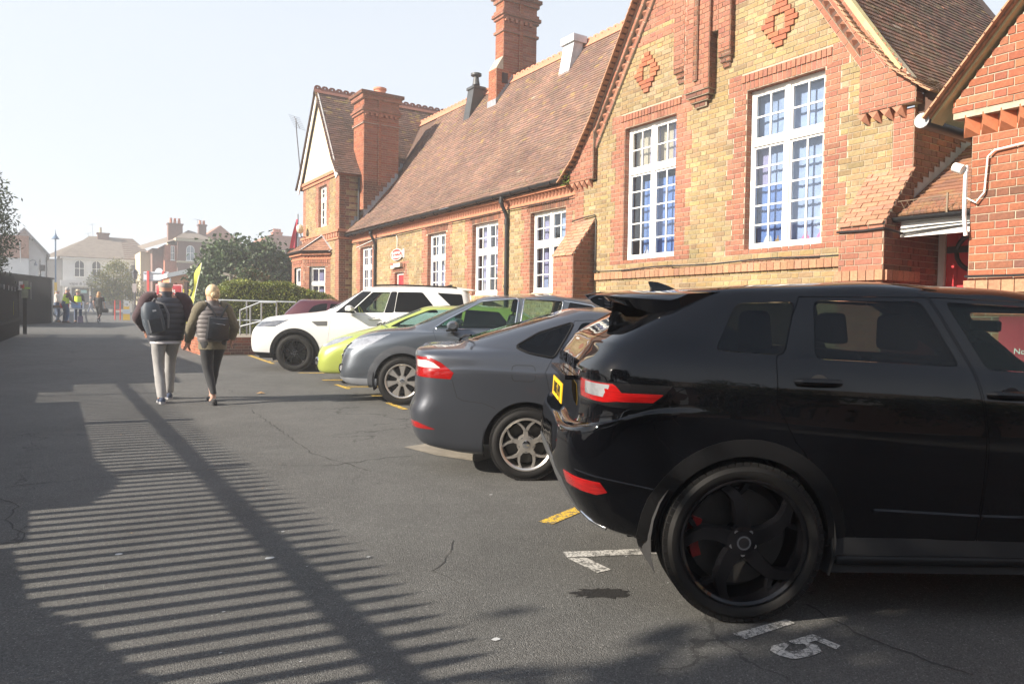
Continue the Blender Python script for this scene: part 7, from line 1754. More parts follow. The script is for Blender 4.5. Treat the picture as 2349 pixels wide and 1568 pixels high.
# unseen brick block added beyond the fence to shade the drive
def shade_building():
    root = empty('shade_building', (-5.5, 23, gz(23))); tag(root, 'unseen brick block with pitched roof added beyond the fence to shade the drive', 'building')
    g = gz(23)
    MB().box((-3.4, -6.2, -.6), (2.6, 6.6, 3.0)).obj('wall', mat('plain_brick', (.36, .17, .10), .9, var=.3, scale=3), root)
    MB().prism([(-3.6, 2.95), (2.85, 2.95), (-.4, 4.6)], 1, -6.4, 6.8).obj('roof', mat('plain_tiles', (.20, .11, .08), .9, var=.3, scale=6), root)
shade_building()
# dark timber gate fence at the left edge
def gate_fence():
    root = empty('timber_fence', (-.4, 31, gz(31))); tag(root, 'dark vertical timber gate with white reflectors at the left edge', 'fence')
    WD = mat('creosoted_timber', (.016, .015, .014), .8, var=.5, scale=5, spec=.15); a, b = Vector((-1.3, 21.5)), Vector((-.47, 31.4)); n = 62
    o = Vector((-.4, 31)); me = None
    for i in range(n):
        p = a.lerp(b, i / (n - 1)); h = 2.02 - (.0 if i % 8 else -.10) - (.25 if i > 52 else 0)
        bx = MB().box((-.02, -.052, 0), (.02, .052, h)).obj('pale', WD, root); bx.location = (p.x - o.x, p.y - o.y, gz(p.y) - gz(31)); bx.rotation_euler = (0, 0, R(-5))
    for h in (.5, 1.6): MB().add([(p.x - o.x + x, p.y - o.y, gz(p.y) - gz(31) + h + z) for p in (a, b) for x, z in ((.02, 0), (.07, 0), (.07, .1), (.02, .1))], [(0, 1, 2, 3), (4, 5, 6, 7), (0, 1, 5, 4), (1, 2, 6, 5), (2, 3, 7, 6)]).obj('rail', WD, root)
    for t in (.55, .66, .74, .82): p = a.lerp(b, t); MB().box((p.x - o.x + .075, p.y - o.y - .06, 1.48), (p.x - o.x + .085, p.y - o.y + .06, 1.62)).obj('reflector', mat('white_reflector', (.7, .7, .72), .4), root)
    p = a.lerp(b, .78); MB().box((p.x - o.x + .075, p.y - o.y - .02, .7), (p.x - o.x + .08, p.y - o.y + .02, 1.15)).obj('yellow_strip', mat('yellow_strip', (.6, .55, .05), .5), root)
    for i, (dx, z) in enumerate(((0, 0), (.04, -.1), (-.03, -.16))): MB().box((-.05 + dx, -.3, 1.72 + z), (.07 + dx, -.22, 1.86 + z)).obj('ribbon', mat('ribbon_%d' % (i % 2), ((.65, .62, .62), (.5, .06, .06))[i % 2], .7), root)
    e = MB().box((.05, .5, -.05), (.17, .66, 1.75)).obj('gate_post', WD, root); MB().box((.02, .4, 1.3), (.22, .45, 1.9)).obj('post_sleeve', mat('lichen_timber', (.20, .22, .16), .9, var=.4, scale=6), root); MB().box((-.02, .38, 1.62), (.28, .40, 1.68)).obj('green_clip', mat('green_clip', (.25, .4, .05), .5), root)
gate_fence()
# black weatherboarded shed
def shed():
    a, b = Vector((-1.6, 38.2)), Vector((.69, 43.4)); root = empty('weatherboard_shed', (a.x, a.y, gz(40))); tag(root, 'black weatherboarded shed beside the stall', 'shed')
    d = (b - a); L = d.length; d.normalize(); ang = math.atan2(d.y, d.x); root.rotation_euler = (0, 0, ang); WB = mat('black_weatherboard', (.008, .008, .009), .8, var=.25, scale=6, spec=.1)
    me = None
    for i in range(15):
        v = [(0, 0, i * .15), (L, 0, i * .15), (L, -.022, i * .15), (0, -.022, i * .15), (0, 0, i * .15 + .16), (L, 0, i * .15 + .16)]
        if me is None: o = mesh_obj('weatherboard', v, [(0, 1, 2, 3), (3, 2, 5, 4), (0, 3, 4), (1, 5, 2)], WB, root); me = o.data; continue
        inst(me, 'weatherboard', root, (0, 0, i * .15))
    MB().box((0, .005, -.2), (L, 3.0, 2.24)).obj('shed_core', WB, root); MB().box((-.1, -.12, 2.25), (L + .12, 3.1, 2.32)).obj('roof_felt', mat('roof_felt', (.02, .019, .018), .95, var=.3), root); MB().box((L, -.06, 0), (L + .07, .04, 2.24)).obj('corner_board', mat('weathered_grey_board', (.28, .28, .27), .9), root)
    MB().box((L - 2.2, -.05, 1.2), (L - 2.1, -.03, 2.0)).obj('leaning_lath', mat('old_lath', (.12, .11, .10), .9), root)
shed()
# stall tables and what is on them
PL = mat('white_plastic_top', (.66, .67, .68), .4); GM = mat('grey_tube', (.20, .22, .26), .4, metal=.6)
def table(loc, rz, w, label, cross=True, col=PL):
    root = empty('folding_table', loc); root.rotation_euler = (0, 0, rz); tag(root, label, 'table', 'stall tables'); bevel(MB().box((-w / 2, -.32, .70), (w / 2, .32, .74)).obj('table_top', col, root), .012)
    for s in (-1, 1):
        if cross: pts = [[(s * w * .44, -.27 * t, .70), (-s * w * .2, -.27 * t, 0)] for t in (-1, 1)]
        else: pts = [[(s * w * .36, .25 * t, .70), (s * w * .36, .25 * t, .35), (s * w * .42, .28 * t, 0)] for t in (-1, 1)]
        for q in pts: MB().tube(q, .017, 6).obj('leg', GM, root, True)
    return root
table((1.0, 44.0, gz(44)), R(-5), .95, 'folding table with crossed legs next to the black shed', True, mat('grey_top', (.35, .38, .42), .5))
table((1.85, 44.1, gz(44)), R(-8), 1.05, 'white topped folding table with curved legs at the stall', False)
def thingbox(name, label, loc, size, m, cat, rz=0, taper=.0):
    o = MB().loft([[(x * (size[0] / 2) * k, y * (size[1] / 2) * k, z) for x, y in ((-1, -1), (1, -1), (1, 1), (-1, 1))] for z, k in ((0, 1 - taper), (size[2], 1), (size[2] * .999, .9), (size[2] * .3, .85 - taper))]).obj(name, m)
    o.location = loc; o.rotation_euler = (0, 0, rz); tag(o, label, cat); return o
tz_ = gz(44) + .742
thingbox('red_crate', 'red plastic tub on the stall table', (1.28, 43.95, tz_), (.40, .3, .22), mat('red_plastic', (.60, .03, .03), .4), 'tub', .1, .06)
thingbox('blue_crate', 'pale blue plastic crate on the white table', (1.80, 44.1, tz_ + .02), (.42, .3, .30), mat('pale_blue_plastic', (.28, .40, .68), .4), 'crate', -.1, .05)
thingbox('brown_box', 'brown cardboard tray at the shed end of the stall', (.92, 44.0, tz_), (.45, .3, .14), mat('cardboard', (.20, .14, .10), .9), 'box', 0, .0)
thingbox('papers', 'white card standing up on the end of the white table', (2.12, 44.1, tz_), (.08, .03, .36), PL, 'card')
thingbox('blue_bag', 'blue and white carrier bag hanging below the stall table', (1.42, 43.85, gz(44) + .12), (.14, .2, .55), mat('blue_white_bag', (.30, .45, .75), .6, col2=(.7, .72, .75), scale=4), 'bag')
thingbox('white_box', 'white storage box on the ground below the stall', (1.45, 44.3, gz(44)), (.5, .4, .5), mat('pale_box', (.55, .55, .56), .7), 'box')
thingbox('lilac_bag', 'lilac paper bag beneath the white table', (2.0, 44.5, gz(44)), (.25, .2, .35), mat('lilac_paper', (.35, .30, .42), .8), 'bag')
# red hoop, yellow A-board
SRED = mat('signal_red', (.60, .04, .035), .45)
hp = empty('cycle_hoop', (4.25, 50.8, gz(50.8))); tag(hp, 'red steel hoop barrier standing by the gate', 'barrier')
MB().tube([(-.14, 0, 0), (-.14, 0, 1.18), (.14, -.05, 1.18), (.14, -.05, 0)], .03, 8).obj('hoop', SRED, hp, True); MB().tube([(-.14, 0, .62), (.14, -.05, .62)], .025, 8).obj('cross_bar', SRED, hp, True)
ab = empty('a_board', (4.72, 50.6, gz(50.6))); ab.rotation_euler = (0, 0, R(-6)); tag(ab, 'yellow plastic A-board with white notices by the red hoop', 'sign'); YP = mat('yellow_plastic', (.68, .42, .02), .45)
for s in (-1, 1):
    MB().add([(x, s * (.22 - .17 * z / .9), z) for x, z in ((-.19, 0), (.19, 0), (.15, .9), (-.15, .9))] + [(x, s * (.24 - .17 * z / .9), z) for x, z in ((-.19, 0), (.19, 0), (.15, .9), (-.15, .9))], [(0, 1, 2, 3), (4, 5, 6, 7), (0, 1, 5, 4), (1, 2, 6, 5), (2, 3, 7, 6), (3, 0, 4, 7)]).obj('panel', YP, ab)
MB().box((-.2, -.26, .38), (.2, -.245, .66)).obj('notice', mat('pale_notice', (.62, .68, .74), .6), ab); MB().box((-.13, -.12, .82), (.13, -.10, 1.18)).obj('arrow_notice', WPAINT, ab)
text_obj('arrow', '➔' if False else '→', .2, BLACKIRON, ab, Matrix.Translation((0, -.135, .95)) @ Matrix.Rotation(R(90), 4, 'X'))
# lamp posts
def lamp(name, label, x, y, h, m, kind):
    o = empty(name, (x, y, gz(y))); tag(o, label, 'lamp post'); MB().tube([(0, 0, 0), (0, 0, .9), (0, 0, 1.0), (0, 0, h - .5), (0, 0, h)], .06, 10, rad=[.10, .10, .065, .055, .035]).obj('post', m, o, True)
    if kind == 'lantern':
        MB().lathe([(.08, h), (.14, h + .05), (.20, h + .45), (.23, h + .47), (.10, h + .66), (.03, h + .72), (.03, h + .8), (.001, h + .86)], 6, None, 'z').obj('lantern', mat('lantern_glass', (.09, .10, .11), .3), o); MB().lathe([(.21, h + .44), (.25, h + .47), (.11, h + .68), (.001, h + .72)], 6, None, 'z').obj('lantern_cap', m, o)
    elif kind == 'tall':
        MB().lathe([(.02, h - .45), (.30, h - .48), (.24, h - .40), (.10, h - .2), (.04, h), (.001, h + .35)], 14, None, 'z').obj('lamp_head', m, o, True)
    return o
BLU = mat('blue_grey_paint', (.10, .17, .27), .45)
lamp('street_lamp', 'tall blue-grey street lamp rising left of the white shop', 1.46, 70.7, 6.6, BLU, 'tall'); MB().box((-.1, -.1, 1.6), (.1, -.06, 2.6)).obj('yellow_wrap', YP, bpy.data.objects['street_lamp'])
ll = lamp('lantern_post', 'black lantern post with white notice in front of the street tree', 5.95, 58.2, 2.72, BLACKIRON, 'lantern'); MB().box((-.16, -.09, 1.78), (.10, -.07, 2.42)).obj('notice_board', WPAINT, ll)
op = lamp('ornate_post', 'ornate black iron post against the white gable', .36, 65.5, 2.9, BLACKIRON, 'none'); MB().lathe([(.05, 2.9), (.10, 3.0), (.05, 3.1), (.09, 3.5), (.03, 3.9), (.05, 4.0), (.001, 4.3)], 10, None, 'z').obj('finial', BLACKIRON, op, True); MB().box((.06, -.1, 3.3), (.32, .1, 3.75)).obj('side_lamp', BLACKIRON, op)
# red-posted billboard seen from behind
bb = empty('billboard', (6.9, 55.2, gz(55))); bb.rotation_euler = (0, 0, R(-33)); tag(bb, 'back of a pale billboard on two red posts', 'sign')
for x in (-.5, .53): MB().box((x - .06, -.06, 0), (x + .06, .06, 3.25)).obj('post', SRED, bb)
MB().box((-.85, .065, 2.55), (.85, .10, 3.2)).obj('board', mat('pale_board', (.50, .55, .60), .6), bb)
for z in (2.6, 3.08): MB().box((-.85, .01, z), (.85, .06, z + .05)).obj('batten', GM, bb)
MB().lathe([(.001, 0), (.28, 0), (.28, .03), (.001, .03)], 24, Matrix.Translation((.2, .067, 3.18))).obj('board_crown', mat('pale_board'), bb)
# palisade railings by the gate, exit sign, banner
rl = empty('gate_railings', (6.2, 36.6, gz(36))); rl.rotation_euler = (0, 0, R(-33)); tag(rl, 'black spiked railings behind the red exit sign', 'railing'); me = None
for i in range(26):
    v = MB().box((-.02, -.01, 0), (.02, .01, 1.75)).add([(-.03, -.01, 1.75), (.03, -.01, 1.75), (.03, .01, 1.75), (-.03, .01, 1.75), (0, 0, 1.92)], [(0, 1, 4), (1, 2, 4), (2, 3, 4), (3, 0, 4)])
    if me is None: o = v.obj('bar', BLACKIRON, rl); me = o.data
    else: o = inst(me, 'bar', rl)
    o.location = (-1.9 + i * .135, 0, 0)
for z in (.2, 1.5): MB().box((-2, -.02, z), (1.6, .02, z + .05)).obj('rail', BLACKIRON, rl)
rl2 = empty('gate_railings', (6.9, 54.6, gz(54))); rl2.rotation_euler = (0, 0, R(-33)); tag(rl2, 'distant grey spiked railings below the billboard', 'railing')
for i in range(18): o = inst(me, 'bar', rl2, (-1.6 + i * .16, 0, 0))
xs = empty('exit_sign', (4.62, 32.85, gz(32.8))); xs.rotation_euler = (0, 0, R(-33)); tag(xs, 'maroon Exit sign on dark posts half hidden by the bald man', 'sign')
bevel(MB().box((-.56, -.03, 1.50), (.56, .0, 1.98)).obj('board', mat('maroon_sign', (.42, .03, .045), .4), xs), .02); bd = MB().box((-.54, -.036, 1.93), (.54, -.031, 1.95)).box((-.54, -.036, 1.53), (.54, -.031, 1.55)).box((-.54, -.036, 1.5501), (-.52, -.031, 1.9299)).box((.52, -.036, 1.5501), (.54, -.031, 1.9299)).obj('border', WPAINT, xs)
text_obj('lettering', 'Exit', .24, WPAINT, xs, Matrix.Translation((.07, -.038, 1.70)) @ Matrix.Rotation(R(90), 4, 'X'), bold=.004)
for x in (-.66, .60): MB().box((x, .001, 0), (x + .13, .12, 2.08)).obj('post', mat('dark_brown_timber', (.05, .03, .025), .8, var=.2), xs)
bn = empty('club_banner', (6.05, 36.35, gz(36))); bn.rotation_euler = (0, 0, R(-33)); tag(bn, 'yellow and white club banner tied to the railings', 'banner')
def cloth_sheet(w, z0, z1, m, nm, par): 
    v = []; n = 14
    for i in range(n + 1): x = -w / 2 + w * i / n; y = -.05 + .012 * math.sin(i * 1.3); v += [(x, y, z0), (x, y + .006, z1)]
    return mesh_obj(nm, v, [(2 * i, 2 * i + 2, 2 * i + 3, 2 * i + 1) for i in range(n)], m, par, True)
cloth_sheet(1.35, 1.55, 1.83, mat('banner_yellow', (.62, .55, .05), .6), 'upper_band', bn); cloth_sheet(1.35, 1.28, 1.549, mat('banner_white', (.52, .54, .52), .6), 'lower_band', bn)
text_obj('lettering', 'Club of', .19, mat('banner_blue', (.06, .10, .22), .6), bn, Matrix.Translation((.12, -.07, 1.68)) @ Matrix.Rotation(R(90), 4, 'X')); text_obj('lettering', 'table', .18, mat('banner_blue'), bn, Matrix.Translation((.15, -.07, 1.42)) @ Matrix.Rotation(R(90), 4, 'X'))
MB().lathe([(.10, 0), (.15, 0), (.15, .01), (.10, .01), (.10, 0)], 18, Matrix.Translation((.55, -.08, 1.55))).obj('wheel_emblem', mat('emblem_gold', (.35, .30, .12), .5), bn)
# feather flags
def feather(name, label, base, top, w, m, pole_m):
    o = empty(name, base); tag(o, label, 'flag'); b = Vector((0, 0, 0)); t = Vector(top) - Vector(base)
    MB().tube([b, t * .5, t], .018, 6).obj('pole', pole_m, o, True); n = 16; v = []
    side = Vector((CAM_RIGHT.x, CAM_RIGHT.y, 0))
    for i in range(n + 1):
        q = i / n; c = t * (.14 + .86 * q); ww = w * (1.5 + .5 * math.sin(q * 9)) * (1.0 if q < .85 else max(.15, (1 - q) / .15)); off = Vector((0, .03 * math.sin(i * .8), 0))
        v += [c + off, c + side * ww * (1 if w > 0 else 1) + off * -1]
    mesh_obj('sail', v, [(2 * i, 2 * i + 2, 2 * i + 3, 2 * i + 1) for i in range(n)], m, o, True)
    return o
ff = feather('feather_flag', 'lime yellow feather flag leaning by the railings', (5.2, 32.36, gz(32.4)), (5.72, 32.1, 3.58), -.11, mat('lime_flag', (.62, .62, .06), .6), WPAINT)
fr_ = empty('red_flag', (11.42, 38.1, 0)); tag(fr_, 'limp red flag on a pole behind the bay window roof', 'flag'); MB().tube([(0, 0, 0), (0, 0, 6.72)], .045, 8).obj('pole', GALV, fr_, True)
sd = Vector((CAM_RIGHT.x, CAM_RIGHT.y, 0)); v = []
for i in range(15):
    q = i / 14; wd = .02 + .62 * (1 - q) ** .8
    for k in range(6): s_ = k / 5; v.append(Vector((0, 0, 3.4 + 3.05 * q)) - sd * wd * s_ + Vector((.06 * math.sin(s_ * 9 + q * 3), .08 * math.cos(s_ * 8), 0)))
mesh_obj('sail', v, [(6 * i + k, 6 * i + k + 1, 6 * i + k + 7, 6 * i + k + 6) for i in range(14) for k in range(5)], mat('crimson_flag', (.50, .03, .07), .7), fr_, True)
# pergola
pg = empty('pergola', (6.2, 27.0, gz(27))); tag(pg, 'grey timber pergola beam with climber above the hedge', 'pergola'); OT = mat('weathered_oak', (.24, .22, .19), .9, var=.2)
MB().tube([(-.6, .4, 2.34), (.1, .0, 2.15), (.7, -.35, 2.22)], .06, 4).obj('beam', OT, pg); MB().box((-.42, .2, 0), (-.32, .3, 2.28)).obj('post', OT, pg); MB().box((.5, -.3, 0), (.6, -.2, 2.2)).obj('post', OT, pg)
rg9 = np.random.default_rng(9); C9, t9 = clusters(rg9, [(.15, 0, 2.3, .5, .4, .25), (.5, -.2, 2.2, .35, .35, .2)], 900, 6, .08); leaves('climber', C9, .1, FIG[:3] + [(.12, .07, .03)], pg, rg9, 0, .6, t9)
# ---------------- houses
WR = mat('white_render', (.66, .66, .65), .85, var=.08, scale=1.5); DG = mat('dark_window', (.06, .065, .075), .15); SL8 = mat('slate_roof', (.20, .165, .135), .85, var=.25, scale=2.5); RT = mat('red_roof', (.33, .15, .10), .85, var=.25, scale=3)
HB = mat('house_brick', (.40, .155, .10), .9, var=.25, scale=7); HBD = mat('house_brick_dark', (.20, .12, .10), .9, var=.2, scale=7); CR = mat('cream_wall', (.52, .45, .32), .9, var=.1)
def house_window(par, x0, x1, z0, z1, y, arch=False, m=DG, frame=WPAINT, bars=(1, 1)):
    n = 10; poly = [(x0, z0), (x1, z0)]
    if arch: r = (x1 - x0) / 2; poly += [((x0 + x1) / 2 + r * math.cos(a), z1 - r + r * math.sin(a)) for a in np.linspace(0, math.pi, n)]
    else: poly += [(x1, z1), (x0, z1)]
    o = MB().prism(shrink(poly, -.06), 1, y - .05, y - .03).obj('window', frame, par); MB().prism(poly, 1, y - .06, y - .051).obj('pane', m, o)
    b = MB()
    for i in range(1, bars[0] + 1): xx = x0 + (x1 - x0) * i / (bars[0] + 1); b.box((xx - .03, y - .075, z0), (xx + .03, y - .061, z1))
    for i in range(1, bars[1] + 1): zz = z0 + (z1 - z0) * i / (bars[1] + 1); b.box((x0, y - .07, zz - .03), (x1, y - .0615, zz + .03))
    b.obj('glazing_bars', frame, o); MB().box((x0 - .12, y - .14, z0 - .12), (x1 + .12, y - .02, z0 - .03)).obj('sill', frame, o)
def chimneystack(par, x0, x1, y0, y1, z0, z1, m, pots, pm, ph=.55):
    o = MB().box((x0, y0, z0), (x1, y1, z1)).box((x0 - .08, y0 - .08, z1), (x1 + .08, y1 + .08, z1 + .14)).obj('chimney', m, par)
    for px in pots: MB().lathe([(.13, z1 + .14), (.15, z1 + .3), (.11, z1 + ph), (.15, z1 + ph + .08), (.09, z1 + ph + .08)], 10, Matrix.Translation((px, (y0 + y1) / 2, 0)), 'z').obj('chimney_pot', pm, o, True)
# white shop
sh = empty('shop_house', (6.6, 88, 0)); tag(sh, 'white rendered corner shop with hipped roof and arched upper windows', 'building'); ox = -6.6; Y0 = 0
MB().box((2.45 + ox, 0, .5), (10.75 + ox, 8, 7.1)).obj('wall', WR, sh); MB().box((.9 + ox, .6, .5), (2.44 + ox, 8, 6.9)).obj('side_wall', mat('grey_render', (.30, .29, .28), .9, var=.15), sh)
MB().add([(2.0 + ox, -.5, 7.15), (11.3 + ox, -.5, 7.15), (11.3 + ox, 8.5, 7.15), (2.0 + ox, 8.5, 7.15), (5.0 + ox, 4, 9.75), (9.2 + ox, 4, 9.75)], [(0, 1, 5, 4), (1, 2, 5), (2, 3, 4, 5), (3, 0, 4), (0, 1, 2, 3)]).obj('roof', SL8, sh)
MB().add([(.5 + ox, .3, 6.9), (2.6 + ox, .3, 7.2), (5.0 + ox, 4.2, 9.6), (3.4 + ox, 6.2, 8.9)], [(0, 1, 2, 3)]).obj('side_roof', SL8, sh)
for i in range(11): MB().add([(8.0 + ox - 1.6 * 0 + i * .0, -.5 + i * .41, 7.18 + i * .236), (11.2 + ox - i * .19, -.5 + i * .41, 7.18 + i * .236), (11.2 + ox - i * .19, -.47 + i * .41, 7.25 + i * .236), (8.0 + ox, -.47 + i * .41, 7.25 + i * .236)], [(0, 1, 2, 3)]).obj('tile_course', RT if False else mat('brown_tiles', (.22, .13, .10), .85, var=.2), sh)
MB().box((2.2 + ox, -.35, 6.95), (11.1 + ox, -.01, 7.12)).obj('cornice', WR, sh)
for x0, x1 in ((3.5, 4.3), (5.05, 5.8)): house_window(sh, x0 + ox, x1 + ox, 5.2, 6.8, 0, True)
house_window(sh, 8.65 + ox, 9.7 + ox, 5.15, 6.6, 0)
for i in range(7): MB().box((2.44 + ox, -.05, 4.9 + i * .32), ((2.85 if i % 2 else 2.7) + ox, -.001, 5.17 + i * .32)).obj('quoin', WR, sh)
MB().box((2.2 + ox, -.45, 4.15), (8.2 + ox, -.02, 4.75)).obj('fascia', mat('fascia_white', (.60, .60, .60), .6), sh); text_obj('lettering', 'vape & juice', .42, mat('shop_letter_grey', (.14, .14, .15), .6), sh, Matrix.Translation((4.0 + ox, -.47, 4.42)) @ Matrix.Rotation(R(90), 4, 'X'))
MB().box((3.2 + ox, -.08, 1.9), (4.75 + ox, -.03, 4.0)).obj('shop_window', DG, sh); MB().box((4.9 + ox, -.08, 1.9), (7.9 + ox, -.03, 4.0)).obj('shop_window', DG, sh); MB().box((4.75 + ox, -.12, 1.5), (4.9 + ox, -.02, 4.1)).obj('shop_mullion', WR, sh)
MB().box((4.0 + ox, -.10, 3.5), (4.55 + ox, -.085, 3.8)).obj('window_sticker', mat('sticker_teal', (.25, .45, .48), .6), sh)
for z, c in ((3.35, (.2, .4, .1)), (3.1, (.1, .35, .6)), (2.85, (.15, .5, .2)), (2.6, (.1, .3, .55))): MB().box((5.6 + ox, -.10, z), (6.3 + ox, -.085, z + .15)).obj('window_sticker', mat('sticker_%d' % int(z * 100), c, .6), sh)
chimneystack(sh, 5.75 + ox, 6.85 + ox, 3.4, 4.2, 8.8, 10.0, HBD, (6.05 + ox,), mat('cream_pot', (.55, .48, .36), .8), .65); chimneystack(sh, 5.05 + ox, 5.7 + ox, 4.2, 4.8, 8.8, 9.45, HBD, (), RIDGE_M)
ae = MB()
for x, z0, z1 in ((5.4, 9.4, 11.1), (5.0, 9.3, 10.1)):
    ae.tube([(x + ox, 4.3, z0), (x + ox - .1, 4.3, z1)], .02, 5).tube([(x + ox - .4, 4.3, z1 - .1), (x + ox + .2, 4.3, z1)], .015, 4)
ae.obj('roof_aerial', GM, sh); tag(sh.children[-1], kind='stuff')
# white gable house on the left
lh = empty('gable_house', (-.7, 72, 0)); tag(lh, 'white gabled house with brick upper front behind the shed', 'building'); ox = .7
MB().prism([(-4.5 + ox, .5), (.85 + ox, .5), (.85 + ox, 6.35), (-.66 + ox, 8.15), (-2.2 + ox, 6.4), (-4.5 + ox, 6.4)], 1, 0, 9).obj('wall', WR, lh); MB().box((-3.8 + ox, -1.6, 5.75), (-.35 + ox, -.01, 7.5)).obj('brick_upper_wall', mat('patchy_brick', (.36, .19, .13), .9, var=.3, scale=5), lh); MB().box((-3.8 + ox, -1.5, .5), (-.37 + ox, -.02, 5.74)).obj('lower_wall', WR, lh)
for s, xe, ze in ((1, 1.1, 6.2), (-1, -2.4, 6.2)):
    MB().add([(xe + ox, y, ze) for y in (-.3, 9.2)] + [(-.66 + ox, y, 8.3) for y in (9.2, -.3)], [(0, 1, 2, 3)]).obj('roof', SL8, lh); MB().add([(xe + ox, -.32, ze - .25), (xe + ox, -.32, ze), (-.66 + ox, -.32, 8.3), (-.66 + ox, -.32, 8.05)], [(0, 1, 2, 3)]).obj('bargeboard', mat('grey_barge', (.25, .25, .26), .8), lh)
MB().tube([(-.9 + ox, -1.65, 5.4), (-.95 + ox, -1.65, 7.0)], .03, 6).obj('vent_pipe', WPAINT, lh); MB().tube([(.95 + ox, -.1, 6.2), (.85 + ox, -.08, 5.9), (.85 + ox, -.08, 2)], .05, 6).obj('downpipe', BLACKIRON, lh)
MB().tube([(-.3 + ox, -.2, 5.6), (-.1 + ox, -.4, 5.7), (.1 + ox, -.6, 5.6)], .025, 6).lathe([(.03, .0), (.14, -.3)], 12, Matrix.Translation((.1 + ox, -.6, 5.55)), 'z').obj('wall_lantern', GM, lh)
MB().prism([(-.85 + ox, 7.3), (-.45 + ox, 7.3), (-.45 + ox, 7.45), (-.65 + ox, 7.6), (-.85 + ox, 7.45)], 1, -.06, -.01).obj('gable_vent', mat('grey_barge'), lh)
# brick house with tall chimneys
bh = empty('brick_house', (12, 80, 0)); tag(bh, 'red brick house with tall four-pot chimney beyond the fig tree', 'building'); ox = -12
MB().box((12.0 + ox, 0, 1), (15.2 + ox, 6, 8.9)).obj('wall', HBD, bh); MB().box((10.9 + ox, .5, 1), (11.99 + ox, 6, 8.35)).obj('side_wall', HB, bh); MB().box((9.9 + ox, 1.5, 1), (10.89 + ox, 7, 8.0)).obj('rear_wing', HBD, bh); MB().box((9.0 + ox, 3.0, 1), (9.89 + ox, 8, 7.7)).obj('cream_wing', CR, bh)  # main wall's shade is put into its darker brick; side wall stays brighter
MB().box((11.8 + ox, -.15, 8.75), (15.4 + ox, 6, 9.05)).obj('cornice', CR, bh); MB().add([(11.8 + ox, -.2, 9.05), (15.4 + ox, -.2, 9.05), (15.4 + ox, 6.2, 9.05), (11.8 + ox, 6.2, 9.05), (13.3 + ox, 2, 10.1), (14.2 + ox, 3.5, 10.1)], [(0, 1, 5, 4), (1, 2, 5), (2, 3, 4, 5), (3, 0, 4)]).obj('roof', SL8, bh)
MB().add([(8.9 + ox, .3, 7.75), (11.9 + ox, .3, 8.9), (11.9 + ox, 5, 9.6), (8.9 + ox, 5, 8.4)], [(0, 1, 2, 3)]).obj('low_roof', SL8, bh)
house_window(bh, 12.85 + ox, 13.5 + ox, 6.9, 8.3, 0, True, mat('pale_pane', (.30, .33, .36), .2)); house_window(bh, 11.5 + ox, 11.72 + ox, 6.9, 8.2, .5)
MB().box((11.9 + ox, -.08, 6.6), (15.2 + ox, -.001, 6.8)).obj('band_course', CR, bh)
chimneystack(bh, 11.35 + ox, 12.7 + ox, 1.5, 2.3, 8.6, 10.5, HBD, (11.65 + ox, 12.03 + ox, 12.42 + ox), RIDGE_M, .6); chimneystack(bh, 14.4 + ox, 15.15 + ox, 2.5, 3.2, 9.2, 10.7, HBD, (14.6 + ox, 14.95 + ox), RIDGE_M, .5)
MB().tube([(14.3 + ox, 2, 9.3), (14.2 + ox, 2, 11.3)], .02, 5).tube([(13.8 + ox, 2, 11.3), (14.4 + ox, 2, 11.2)], .015, 4).obj('roof_aerial', GM, bh)
# flat roofed brick annexe
fa = empty('brick_annexe', (8, 52, gz(52))); tag(fa, 'low orange brick annexe with white fascia behind the flag', 'building'); fb = mat('annexe_brick', (.46, .22, .11), .9, var=.2, scale=9)
MB().prism([(-.7, 0), (.62, 0), (.62, 3.1), (-.7, 2.75)], 1, 0, 5).obj('wall', fb, fa); MB().prism([(-.85, 2.72), (.75, 3.14), (.75, 3.42), (-.85, 3.0)], 1, -.2, 5).obj('fascia', WPAINT, fa); MB().box((-.7, -.08, 0), (-.6, -.001, 2.7)).obj('corner_post', WPAINT, fa); MB().box((.63, -.0, 0), (2.6, 4, 2.6)).obj('low_wing', HBD, fa)
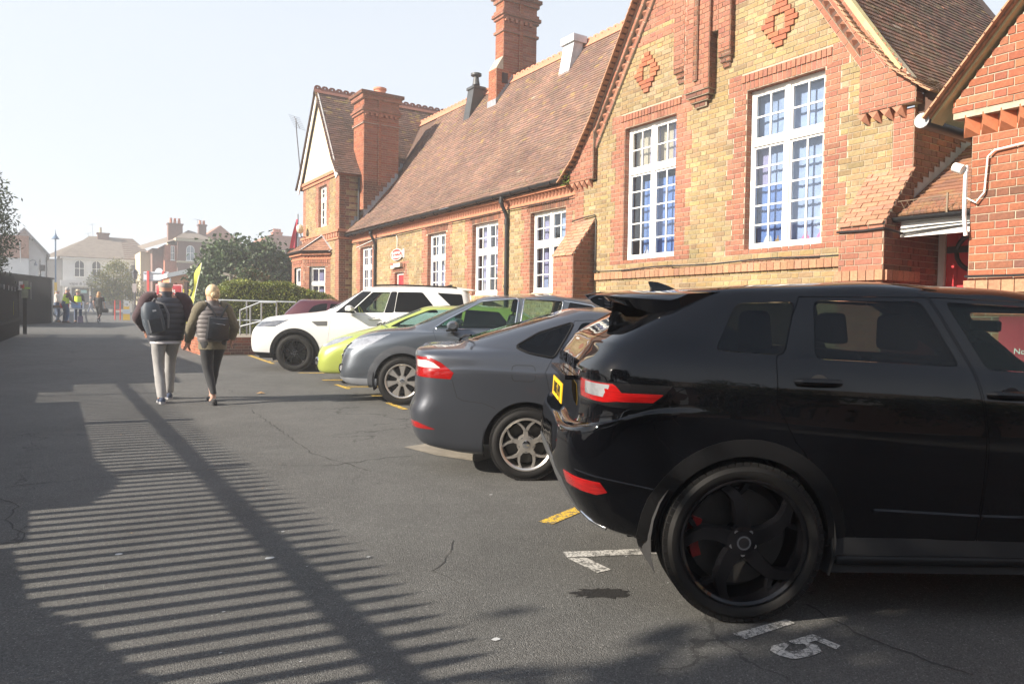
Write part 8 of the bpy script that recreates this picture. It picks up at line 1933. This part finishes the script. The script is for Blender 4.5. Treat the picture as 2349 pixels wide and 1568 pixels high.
# far chimney above the fig tree
fc = empty('far_house', (26, 95, 0)); tag(fc, 'distant house roof with clustered chimney pots beyond the fig tree', 'building')
MB().box((-3, 0, 1), (6, 6, 10)).obj('wall', HBD, fc); MB().prism([(-3.4, 9.9), (6.4, 9.9), (4, 11.6), (-1, 11.6)], 1, -.2, 6.2).obj('roof', RT, fc); chimneystack(fc, -.4, .8, 1, 1.8, 11.2, 12.0, HB, (-.15, .1, .35, .6), RIDGE_M, .5)
f2 = empty('far_house', (18.5, 95, 0)); tag(f2, 'distant hazy roof just right of the brick house', 'building'); MB().box((-2, 0, 1), (3, 5, 10.2)).obj('wall', HBD, f2); MB().prism([(-2.3, 10.1), (3.3, 10.1), (.5, 12.3)], 1, -.2, 5.2).obj('roof', RT, f2)
# kerb and pavement across the street
MB().box((-40, 79, gz(79) - .3), (40, 88, gz(84) + .12)).obj('pavement', mat('paving', (.30, .29, .27), .9, var=.15)); tag(bpy.data.objects['pavement'], kind='structure')
# maroon no-vehicles sign on the side block, seen through the car
ns = empty('wall_sign', (7.52, 3.0, 1.38)); tag(ns, 'maroon No vehicles sign on the brick wall seen through the black SUV', 'sign'); MB().box((0, -.30, -.22), (.02, .29, .2)).obj('board', mat('maroon_sign'), ns)
text_obj('lettering', 'No vehicles', .075, WPAINT, ns, Matrix(((0, 0, -1, -.004), (-1, 0, 0, -.02), (0, 1, 0, -.12), (0, 0, 0, 1))), align='CENTER')

# unseen brick row added behind the photographer to darken the black paint's reflections
tr_ = empty('reflection_row', (1, -19, gz(-19))); tag(tr_, 'unseen plain brick row added behind the photographer to darken reflections', 'building')
MB().box((-22, -7, -1), (22, 0, 5.6)).obj('wall', HBD, tr_); MB().prism([(-7.4, 5.5), (.4, 5.5), (-3.5, 8.8)], 0, -22.3, 22.3).obj('roof', SL8, tr_)
for i in range(9): house_window(tr_, -20 + i * 5, -18.8 + i * 5, 3.4, 4.9, .06)
# ------------------------------------------------------------------ misty air
def haze():
    m = bpy.data.materials.new('misty_air'); m.use_nodes = True; n = m.node_tree.nodes; l = m.node_tree.links; n.clear()
    out = n.new('ShaderNodeOutputMaterial'); v = n.new('ShaderNodeVolumePrincipled')
    v.inputs['Color'].default_value = (.93, .95, .98, 1); v.inputs['Density'].default_value = .0030; v.inputs['Anisotropy'].default_value = .25
    l.new(v.outputs[0], out.inputs['Volume'])
    m.volume_intersection_method = 'FAST' if hasattr(m, 'volume_intersection_method') else m.volume_intersection_method
    o = MB().box((-232, -232, -3), (232, 232, 14.5)).obj('haze', m); tag(o, 'pale morning mist hanging over the whole street', 'mist', kind='stuff')
haze()
